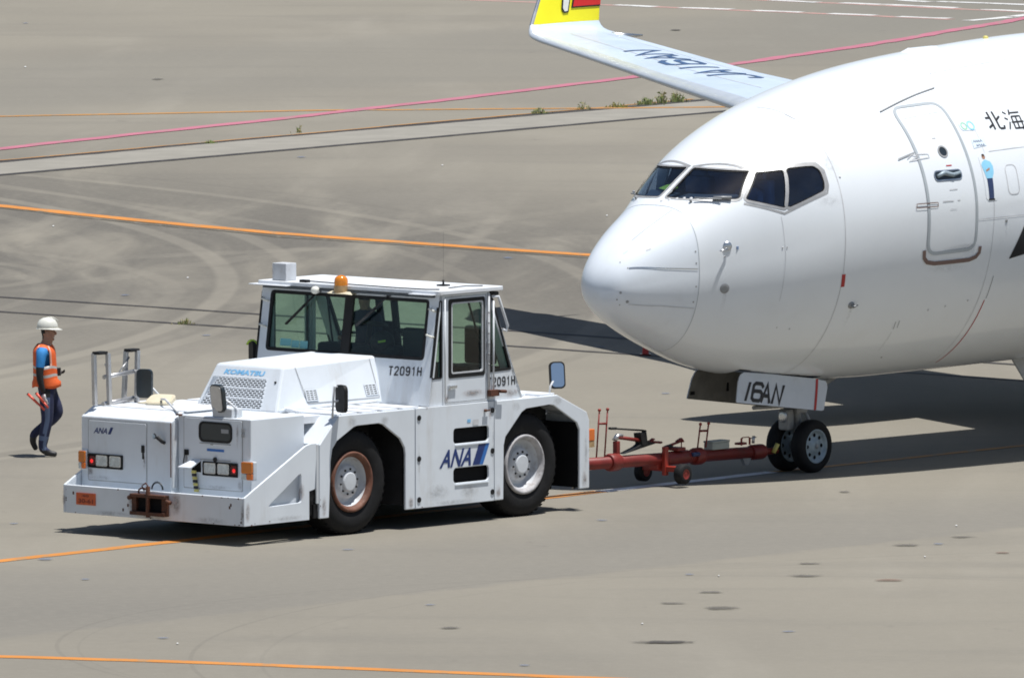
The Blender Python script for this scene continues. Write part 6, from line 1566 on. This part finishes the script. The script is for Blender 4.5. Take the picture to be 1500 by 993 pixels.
back_ = poly_sticker('figure_decal', rrect(5.655, 3.50, 5.885, 4.11, .04, 4), 'air_white', .0035, 14, 4)
for nm, poly, mt in (('decal_shirt', [(5.665, 3.965), (5.70, 4.01), (5.76, 4.03), (5.84, 4.005), (5.875, 3.95), (5.865, 3.86), (5.82, 3.79), (5.71, 3.79), (5.69, 3.87)], 'sticker_blue'), ('decal_trousers', [(5.715, 3.79), (5.82, 3.79), (5.80, 3.53), (5.765, 3.53), (5.755, 3.62), (5.745, 3.53), (5.71, 3.53)], 'sticker_navy'),
                     ('decal_head', circ(5.748, 4.062, .030), 'skin'), ('decal_hair', [(5.718, 4.068), (5.778, 4.068), (5.768, 4.10), (5.728, 4.10)], 'hair'), ('decal_hands', [(5.73, 3.875), (5.80, 3.90), (5.80, 3.925), (5.73, 3.90)], 'skin'), ('decal_shoes', [(5.69, 3.508), (5.82, 3.508), (5.81, 3.53), (5.70, 3.53)], 'shoe_black')):
    poly_sticker(nm, poly, mt, .0065 if nm != 'decal_hands' else .009, 8, 4, back_)
strip_obj('plug_window', [S_(*p) for p in rrect(6.09, 3.56, 6.30, 3.94, .07, 5)], .012, 'seam_faint', .004, True, fus, .04)
# the two characters and the start of the big black letter
def strokes(name, segs, w, mt, o=(0, 0), sc_=(1, 1)):
    m = MB()
    for s in segs:
        pts = [S_(o[0] + x * sc_[0], o[1] + z * sc_[1]) for x, z in s]
        vs, fs = hull_strip(pts, w, .006, False, .03); m.add(vs, fs, 0, True)
    return m.build(name, mt, fus, fix=False)
strokes('title_lettering', [[(.30, .98), (.30, .02)], [(.02, .66), (.30, .66)], [(.0, .14), (.30, .30)], [(.62, .98), (.62, .12), (.68, .05), (.92, .05), (.96, .20)], [(.62, .50), (.92, .70)]], .030, 'grey_letters', (6.085, 4.385), (.30, .23))
strokes('title_lettering', [[(.05, .92), (.20, .80)], [(.0, .62), (.15, .52)], [(.02, .05), (.20, .40)], [(.48, 1.0), (.36, .74)], [(.42, .84), (.98, .84)], [(.42, .66), (.36, .05)], [(.42, .66), (.92, .66), (.86, .05), (.78, .02)], [(.30, .38), (1.0, .38)], [(.36, .07), (.90, .07)], [(.66, .62), (.60, .10)]], .022, 'grey_letters', (6.445, 4.365), (.32, .25))
poly_sticker('large_letter', [(6.175, 2.712), (6.445, 2.718), (6.93, 3.75), (6.70, 3.75)], 'black_paint', .006, 24, 4)
poly_sticker('large_letter_leg', [(7.05, 2.72), (7.32, 2.72), (6.99, 3.75), (6.78, 3.75)], 'black_paint', .0075, 24, 4)

# wings ---------------------------------------------------------------
WK, WX, WZ = 1.1, 1.17, .085
def wing_sec(y, le, chord, z, tc, n=26, twist=0.0):
    pts = []
    for i in range(n + 1):
        t = 1 - i / n; x = t * t if False else (1 - cos(pi * t)) / 2
        yt = tc / .2 * (.2969 * sqrt(x) - .126 * x - .3516 * x * x + .2843 * x ** 3 - .1036 * x ** 4)
        pts.append((le + x * chord, y, z + chord * (yt * 1.0 + .015 * sin(pi * x))))
    for i in range(1, n):
        t = i / n; x = (1 - cos(pi * t)) / 2
        yt = tc / .2 * (.2969 * sqrt(x) - .126 * x - .3516 * x * x + .2843 * x ** 3 - .1036 * x ** 4)
        pts.append((le + x * chord, y, z - chord * (yt * .8 - .01 * sin(pi * x))))
    return pts
def make_wing(s):
    secs = []
    for y, le, ch, z, tc in ((1.2, 10.4, 8.2, 1.62, .14), (2.0, 10.6, 7.8, 1.72, .14), (5.2, 12.25, 5.2, 2.75, .12), (8.0, 13.45, 4.1, 3.28, .115), (11.3 + WK, 15.12 + WX, 2.75, 3.60 - WZ, .11), (14.0 + WK, 16.52 + WX, 2.20, 3.76 - WZ, .10), (18.55 + WK, 18.88 + WX, 1.80, 4.04 - WZ, .095)):
        secs.append(wing_sec(-y * s, le, ch, z, tc))
    # blend into the winglet
    def rot_sec(y, le, ch, z, tilt, tc):
        S0 = wing_sec(0, le, ch, 0, tc); return [(p[0], -(y - p[2] * sin(tilt)) * s, z + p[2] * cos(tilt)) for p in S0]
    for y, le, ch, z, ti in ((18.80, 19.03, 1.78, 4.06, .12), (18.95, 19.13, 1.72, 4.075, .4), (19.06, 19.22, 1.64, 4.105, .8), (19.13, 19.29, 1.58, 4.15, 1.15), (19.17, 19.35, 1.52, 4.215, 1.36)): secs.append(rot_sec(y + WK, le + WX, ch, z - WZ, ti, .09))
    n = len(secs[0]); m = MB()
    vs = [A(*p) for S0 in secs for p in S0]; fs = []
    for i in range(len(secs) - 1):
        for k_ in range(n): l = (k_ + 1) % n; fs.append((i * n + k_, i * n + l, (i + 1) * n + l, (i + 1) * n + k_))
    m.add(vs, fs, 0, True); w = m.build('wing', 'wing_grey', plane)
    # polished leading edge slats
    m = MB()
    def lesec(S0, k0=5):
        N = 26; return [S0[i] for i in range(N - k0, N)] + [S0[N]] + [S0[i] for i in range(N + 1, N + k0)]
    L = [lesec(S0) for S0 in secs[2:]]
    vs = []
    for S0 in L:
        c = Vector(S0[len(S0) // 2])
        for p in S0: q = Vector(p); d = Vector((-.006, 0, .004 if q.z >= c.z else -.004)); vs.append(A(*(q + d)))
    k2 = len(L[0]); fs = []
    for i in range(len(L) - 1):
        for j in range(k2 - 1): fs.append((i * k2 + j, i * k2 + j + 1, (i + 1) * k2 + j + 1, (i + 1) * k2 + j))
    m.add(vs, fs, 0, True); m.build('leading_edge', 'slat_metal', w, fix=False)
    # winglet
    W = [rot_sec(y + WK, le + WX, ch, z - WZ, ti, .085) for y, le, ch, z, ti in ((19.17, 19.35, 1.52, 4.215, 1.36), (19.28, 19.74, 1.30, 4.8, 1.40), (19.55, 20.5, .90, 6.1, 1.40), (19.72, 21.15, .52, 7.0, 1.40))]
    vs = [A(*p) for S0 in W for p in S0]; fs = []
    for i in range(len(W) - 1):
        for k_ in range(n): l = (k_ + 1) % n; fs.append((i * n + k_, i * n + l, (i + 1) * n + l, (i + 1) * n + k_))
    fs.append(tuple(range(3 * n, 4 * n))); m = MB().add(vs, fs, 0, True); wl = m.build('winglet', 'yellow_paint', w)
    # plain red field with a dark edge high on the winglet, and its bright leading edge
    m = MB(); k0 = 5; vs = []
    N = 26; idxs = [i for i in range(N - 3, N + 4)]
    for S0 in W: vs += [A(S0[i % n][0] - .008, S0[i % n][1], S0[i % n][2]) for i in idxs]
    fs = []
    for i in range(3):
        for j in range(len(idxs) - 1): fs.append((i * len(idxs) + j, i * len(idxs) + j + 1, (i + 1) * len(idxs) + j + 1, (i + 1) * len(idxs) + j))
    MB().add(vs, fs, 0, True).build('winglet_edge', 'bare_metal', wl, fix=False)
    return w, secs, W, wl
mat('slat_metal', (0.62, 0.67, 0.73), 0.35, 0.35, var=0.08, scale=3, dirt=(0.66, 0.66, 0.64, 1), dirt_amt=0.4, dirt_scale=3)
wg, secs, WL, wlo = make_wing(1)
def wing_top(X, y, off=.006, S=secs[:7]):
    """upper surface height at distance y from the centreline, starboard"""
    for a, b in zip(S[:-1], S[1:]):
        ya, yb = -a[0][1], -b[0][1]
        if ya <= y <= yb:
            t = (y - ya) / (yb - ya); best = None
            P = [Vector(p).lerp(Vector(q), t) for p, q in zip(a[:27], b[:27])]
            for p, q in zip(P[:-1], P[1:]):
                if q.x <= X <= p.x: u = (X - q.x) / (p.x - q.x); return q.z + (p.z - q.z) * u + off
    return S[-1][0][2]
LEx = lambda y: WX + 15.12 + (y - WK - 11.3) * (18.88 - 15.12) / (18.55 - 11.3)
CHx = lambda y: 2.75 + (y - WK - 11.3) * (2.20 - 2.75) / 2.7 if y < 14 + WK else 2.2 + (y - WK - 14) * (1.8 - 2.2) / 4.55
m = MB()
def wtxt(u, v):
    y = 12.6 + WK + 3.6 * u; c = .62 - .34 * v
    X = LEx(y) + CHx(y) * c
    return A(X, -y, wing_top(X, y))
for i, ch in enumerate('JA16AN'):
    V_, F_ = stroke_tris(ch if ch != '1' else 'I', .78, 1.0, .17, 2)
    x0 = (i + .06) / 6
    m.add([wtxt(x0 + (a / .78 * .78 + .08 * b) / 6.0, b) for a, b in V_], F_)
m.build('wing_lettering', 'wing_letters', wg, fix=False)
m = MB()
for c in (.74, .30):
    P = [(y, LEx(y) + CHx(y) * c) for y in np.linspace(11.5 + WK, 18.3 + WK, 30)]
    for a, b in zip(P[:-1], P[1:]): m.add([A(a[1], -a[0], wing_top(a[1], a[0], .004)), A(b[1], -b[0], wing_top(b[1], b[0], .004)), A(b[1] + .02, -b[0], wing_top(b[1] + .02, b[0], .004)), A(a[1] + .02, -a[0], wing_top(a[1] + .02, a[0], .004))], [(0, 1, 2, 3)])
m.build('panel_seam', 'seam_faint', wg, fix=False)
m = MB()
m.tube([A(20.45 + WX, -18.5 - WK, 4.03 - WZ), A(21.1 + WX, -18.5 - WK, 4.0 - WZ)], [.06, .015], 7)
m.build('static_wick', 'bare_metal', wg)
# plain coloured field on the inner face of the starboard winglet
def wl_pt(u, v, off=.01):        # u chordwise 0..1, v along the height 0..1 on the camera side
    i = min(2, int(v * 3)); t = v * 3 - i
    N = 26; f_ = (1 - u) * N; j = min(N - 1, int(f_)); g_ = f_ - j
    P = lambda S0: Vector(S0[j]).lerp(Vector(S0[j + 1]), g_)
    p = P(WL[i]).lerp(P(WL[i + 1]), t); return A(p.x, p.y + off, p.z)
def wl_field(poly, mt, nm, off):
    m = MB(); n = len(poly); c = (sum(p[0] for p in poly) / n, sum(p[1] for p in poly) / n)
    V_, F_ = subdiv([c] + list(poly), [(0, 1 + i, 1 + (i + 1) % n) for i in range(n)], 3); m.add([wl_pt(*p, off) for p in V_], F_); m.build(nm, mt, wlo, fix=False)
wl_field([(.50, .118), (.97, .122), (.97, .33), (.50, .33)], 'black_paint', 'field_edge', .014)
wl_field([(.515, .130), (.96, .134), (.96, .33), (.515, .33)], 'tail_red', 'red_field', .018)
wl_field([(.40, .12), (.43, .08), (.48, .083), (.475, .20), (.42, .30), (.38, .26)], 'black_paint', 'field_edge', .016)
wl_field([(.413, .124), (.437, .093), (.467, .096), (.462, .196), (.42, .285), (.393, .25)], 'helmet_white', 'white_field', .020)
make_wing(-1)
# engines
for s in (1, -1):
    yE = 5.2 * s; zE = 1.62; m = MB(); n = 40
    prof = [(.55, .80), (.15, .84), (.02, .90), (0, .97), (.05, 1.05), (.35, 1.14), (1.0, 1.20), (2.2, 1.16), (3.3, 1.0), (3.6, .9), (3.55, .72)]
    vs = []
    for d, r in prof:
        for k_ in range(n):
            a = 2 * pi * k_ / n; y = r * cos(a); z = r * sin(a)
            if z < 0: z *= .84
            vs.append(A(9.1 + d, yE + y, zE + z + .03 * d))
    fs = [(i * n + k_, i * n + (k_ + 1) % n, (i + 1) * n + (k_ + 1) % n, (i + 1) * n + k_) for i in range(len(prof) - 1) for k_ in range(n)]
    m.add(vs, fs, 0, True); en = m.build('engine', 'nacelle_grey', plane)
    m = MB(); m.lathe([(0, .82), (0, .2), (-.25, .0)], A(9.65, yE, zE + .02), (1, 0, 0), 30); m.build('fan', 'gear_grey', en)
    m = MB(); m.lathe([(0, .66), (.9, .42), (1.3, .1), (1.3, 0)], A(12.5, yE, zE + .12), (1, 0, 0), 26); m.build('exhaust', 'gear_grey', en)
    m = MB(); m.hexa([A(10.2, yE + .12, 2.6), A(13.6, yE + .15, 2.3), A(13.6, yE - .15, 2.3), A(10.2, yE - .12, 2.6), A(10.9, yE + .12, 2.95), A(14.0, yE + .15, 2.8), A(14.0, yE - .15, 2.8), A(10.9, yE - .12, 2.95)]); m.build('pylon', 'air_white', en, bevel=.03)
# belly fairing, tail surfaces, main gear (outside the photograph)
m = MB(); ellipsoid(m, A(14.5, 0, 1.75), (4.4, 2.0, .78), nu=28, nv=14); m.build('belly_fairing', 'air_white', plane)
m = MB(); m.hexa([A(27.4, .18, 5.0), A(32.8, .10, 5.0), A(32.8, -.10, 5.0), A(27.4, -.18, 5.0), A(33.0, .06, 12.6), A(34.9, .03, 12.6), A(34.9, -.03, 12.6), A(33.0, -.06, 12.6)]); m.build('tail_fin', 'air_white', plane)
for s in (1, -1):
    m = MB(); m.hexa([A(30.2, .4 * s, 4.45), A(34.0, .3 * s, 4.45), A(35.2, 7.4 * s, 5.2), A(33.9, 7.4 * s, 5.2), A(30.2, .4 * s, 4.7), A(34.0, .3 * s, 4.6), A(35.2, 7.4 * s, 5.28), A(33.9, 7.4 * s, 5.28)]); m.build('tailplane', 'wing_grey', plane)
    g_ = MB().tube([A(17.0, 3.05 * s, 2.1), A(17.0, 3.0 * s, .5)], .12, 10).build('main_gear', 'gear_grey', plane)
    for o_ in (-.42, .42):
        m = MB(); m.lathe([(-.19, .32), (-.2, .48), (-.14, .56), (.14, .56), (.2, .48), (.19, .32)], A(17.0, 3.0 * s + o_, .30), (0, 1, 0), 32); m.build('gear_tyre', 'rubber', g_)

# nose gear ------------------------------------------------------------
NG = radians(-4.0)
def NGp(dx, dy, z): return A(GX + dx * cos(NG) - dy * sin(NG), dx * sin(NG) + dy * cos(NG), z)
wax = Vector(NGp(0, 1, 0)) - Vector(NGp(0, 0, 0))
m = MB(); m.tube([NGp(-.02, 0, .36), NGp(-.04, 0, .75), A(GX - .05, 0, 1.7)], [.055, .06, .09], 14); m.tube([NGp(0, -.25, .345), NGp(0, .25, .345)], .05, 12); ng = m.build('nose_gear', 'gear_grey', plane)
for y_ in (-.205, .205):
    m = MB(); m.lathe([(-.085, .22), (-.10, .27), (-.092, .315), (-.06, .340), (-.02, .346), (.02, .346), (.06, .340), (.092, .315), (.10, .27), (.085, .22)], NGp(0, y_, .345), wax, 44); w_ = m.build('wheel', 'rubber', ng)
    for sg in (1, -1):
        m = MB(); m.lathe([(.082, .225), (.090, .222), (.088, .205), (.060, .192), (.045, .17), (.05, .12), (.075, .085), (.082, .06), (.082, .0)], NGp(0, y_, .345), wax * sg, 36); rm_ = m.build('rim', 'wheel_bluegrey', w_)
        m = MB()
        for i in range(8):
            a = 2 * pi * i / 8; c = Vector(NGp(.145 * cos(a), y_ + sg * .050, .345 + .145 * sin(a))); m.lathe([(0, .026), (.004, .024), (.004, 0)], c, wax * sg, 10)
        m.build('rim_holes', 'dark_void', w_)
        m = MB(); m.lathe([(.082, .03), (.10, .028), (.105, 0)], NGp(0, y_, .345), wax * sg, 14); m.build('hub', 'gear_grey', w_)
m = MB(); m.box((-.1, -.09, -.14), (.03, .09, .14)); lo_ = m.build('taxi_lamp', 'gear_grey', ng, bevel=.03); lo_.location = NGp(-.20, -.02, .70)
m = MB(); m.lathe([(0, 0), (.012, .05), (.0, .075)], NGp(-.305, -.02, .74), Vector(A(-1, 0, 0)) - Vector(A(0, 0, 0)), 18); m.build('lamp_lens', 'bare_metal', ng)
m = MB(); m.tube([NGp(.06, 0, .42), NGp(.24, 0, .62), NGp(.08, 0, .82)], .03, 8); m.tube([A(GX + .05, .0, .95), A(GX + .85, 0, 1.25)], .045, 8); m.build('torque_link', 'gear_grey', ng)
m = MB(); m.box(A(GX - .16, .12, .78), A(GX + .05, -.12, .86)); m.tube([NGp(-.1, .17, .86), NGp(-.1, -.17, .86)], .035, 8); m.tube([A(2.9, .2, .93), A(3.8, .2, .90)], .03, 8); m.tube([A(3.2, -.1, .98), A(3.9, -.1, .93)], .04, 8); m.build('steering_unit', 'gear_grey', ng, bevel=.01)
m = MB(); m.box(A(2.40, .6, 1.80), A(4.10, -.6, 1.84)); m.build('gear_bay', 'dark_void', plane)
def gdoor(s, x0, x1, mat_out, mat_in):
    P = [(2.52, 1.430), (2.46, 1.41), (2.43, 1.379), (2.39, 1.311), (2.325, 1.075), (2.33, 1.055), (3.95, .825), (3.99, .832), (4.078, 1.118), (4.075, 1.17), (4.05, 1.205), (3.82, 1.255), (3.4, 1.315), (3.0, 1.372)]
    m = MB(); bow = lambda v: .035 * ((v - .82) / .5) ** 2
    y0 = .45
    m.plate(P, [], lambda u, v, d: A(u, s * (y0 - bow(v) - d), v), .015, 0); m.plate([(a, b) for a, b in P], [], lambda u, v, d: A(u, s * (y0 - .0152 - bow(v) - d), v), .012, 1)
    return m.build('gear_door', [mat_out, mat_in], plane)
gp_ = gdoor(1, 2.33, 4.0, 'gear_door_white', 'gear_inside')
gs_ = gdoor(-1, 2.33, 4.0, 'gear_door_white', 'gear_inside')
bow = lambda v: .035 * ((v - .82) / .5) ** 2
def gtext(u, v):
    x = 2.56 + .78 * u; z = 1.285 - .115 * (x - 2.56) - .235 + .215 * v - .02 * u
    return A(x, .4535 - bow(z), z)
m = MB()
gp3 = lambda x, z: A(x, .4535 - bow(z), z)
for ch, bl, wd_, up in (('I', (2.435, 1.088), .11, (.115, .205)), ('6', (2.600, 1.068), .175, (.085, .212)), ('A', (2.785, 1.036), .150, (.080, .218)), ('N', (2.990, 1.004), .140, (.108, .212))):
    V_, F_ = stroke_tris(ch, wd_, 1.0 * .21, .046, 0)
    m.add([gp3(bl[0] + a + up[0] * b / .21, bl[1] - .15 * a + up[1] * b / .21) for a, b in V_], F_)
m.build('door_number', 'grey_letters', gp_, fix=False)
m = MB(); m.add([A(3.792 + .075 * ((z - .845) / .40) ** 1.0 + dx, .4540 - bow(z), z) for z in (.845, .95, 1.05, 1.15, 1.243) for dx in (0, .045)], [(2 * i, 2 * i + 1, 2 * i + 3, 2 * i + 2) for i in range(4)]); m.build('red_stripe', 'red_mark', gp_, fix=False)
m = MB()
m.box(A(3.06, -.400, 1.10), A(3.10, -.42, 1.32)); m.build('door_rib', 'dark_void', gs_, bevel=.005)
m = MB(); m.box(A(2.36, -.405, 1.10), A(2.45, -.42, 1.15)); m.build('door_latch', 'dark_void', gs_, bevel=.005)

# ------------------------------------------------------------------ pieces that can be told apart become parts of their own
def split_pieces(o):
    me = o.data; n = len(me.vertices); par = list(range(n))
    def find(a):
        while par[a] != a: par[a] = par[par[a]]; a = par[a]
        return a
    for p in me.polygons:
        r0 = find(p.vertices[0])
        for v in p.vertices[1:]: par[find(v)] = r0
    groups = {}
    for p in me.polygons: groups.setdefault(find(p.vertices[0]), []).append(p)
    if len(groups) < 2: return
    first = True
    datas = []
    for ps in groups.values():
        idx = {}; vs = []; fs = []; mi = []; sm = []
        for p in ps:
            f = []
            for v in p.vertices:
                if v not in idx: idx[v] = len(vs); vs.append(tuple(me.vertices[v].co))
                f.append(idx[v])
            fs.append(f); mi.append(p.material_index); sm.append(p.use_smooth)
        datas.append((vs, fs, mi, sm))
    mats = list(me.materials)
    for vs, fs, mi, sm in datas:
        m2 = bpy.data.meshes.new(me.name); m2.from_pydata(vs, [], fs)
        for q in mats: m2.materials.append(q)
        m2.polygons.foreach_set('material_index', mi); m2.polygons.foreach_set('use_smooth', sm); m2.update()
        if first: o.data = m2; first = False
        else:
            c = o.copy(); c.data = m2; COL.objects.link(c); c.parent = o.parent
for nm in ('latch', 'fender_slope', 'mount_plate', 'panel_seam', 'rain_visor', 'windscreen_sticker', 'guard_rail', 'hinge_line', 'side_emblem', 'slot_lip', 'slot_backing', 'tread_plate', 'deck_gap', 'small_sticker', 'grab_rail', 'wiper', 'pipe', 'lamp_clip', 'steering_unit', 'torque_link', 'cockpit_bulkhead', 'hinge_screw', 'paint_chip'):
    for o in [q for q in list(COL.objects) if q.type == 'MESH' and q.name.split('.')[0] == nm and not q.children]: split_pieces(o)
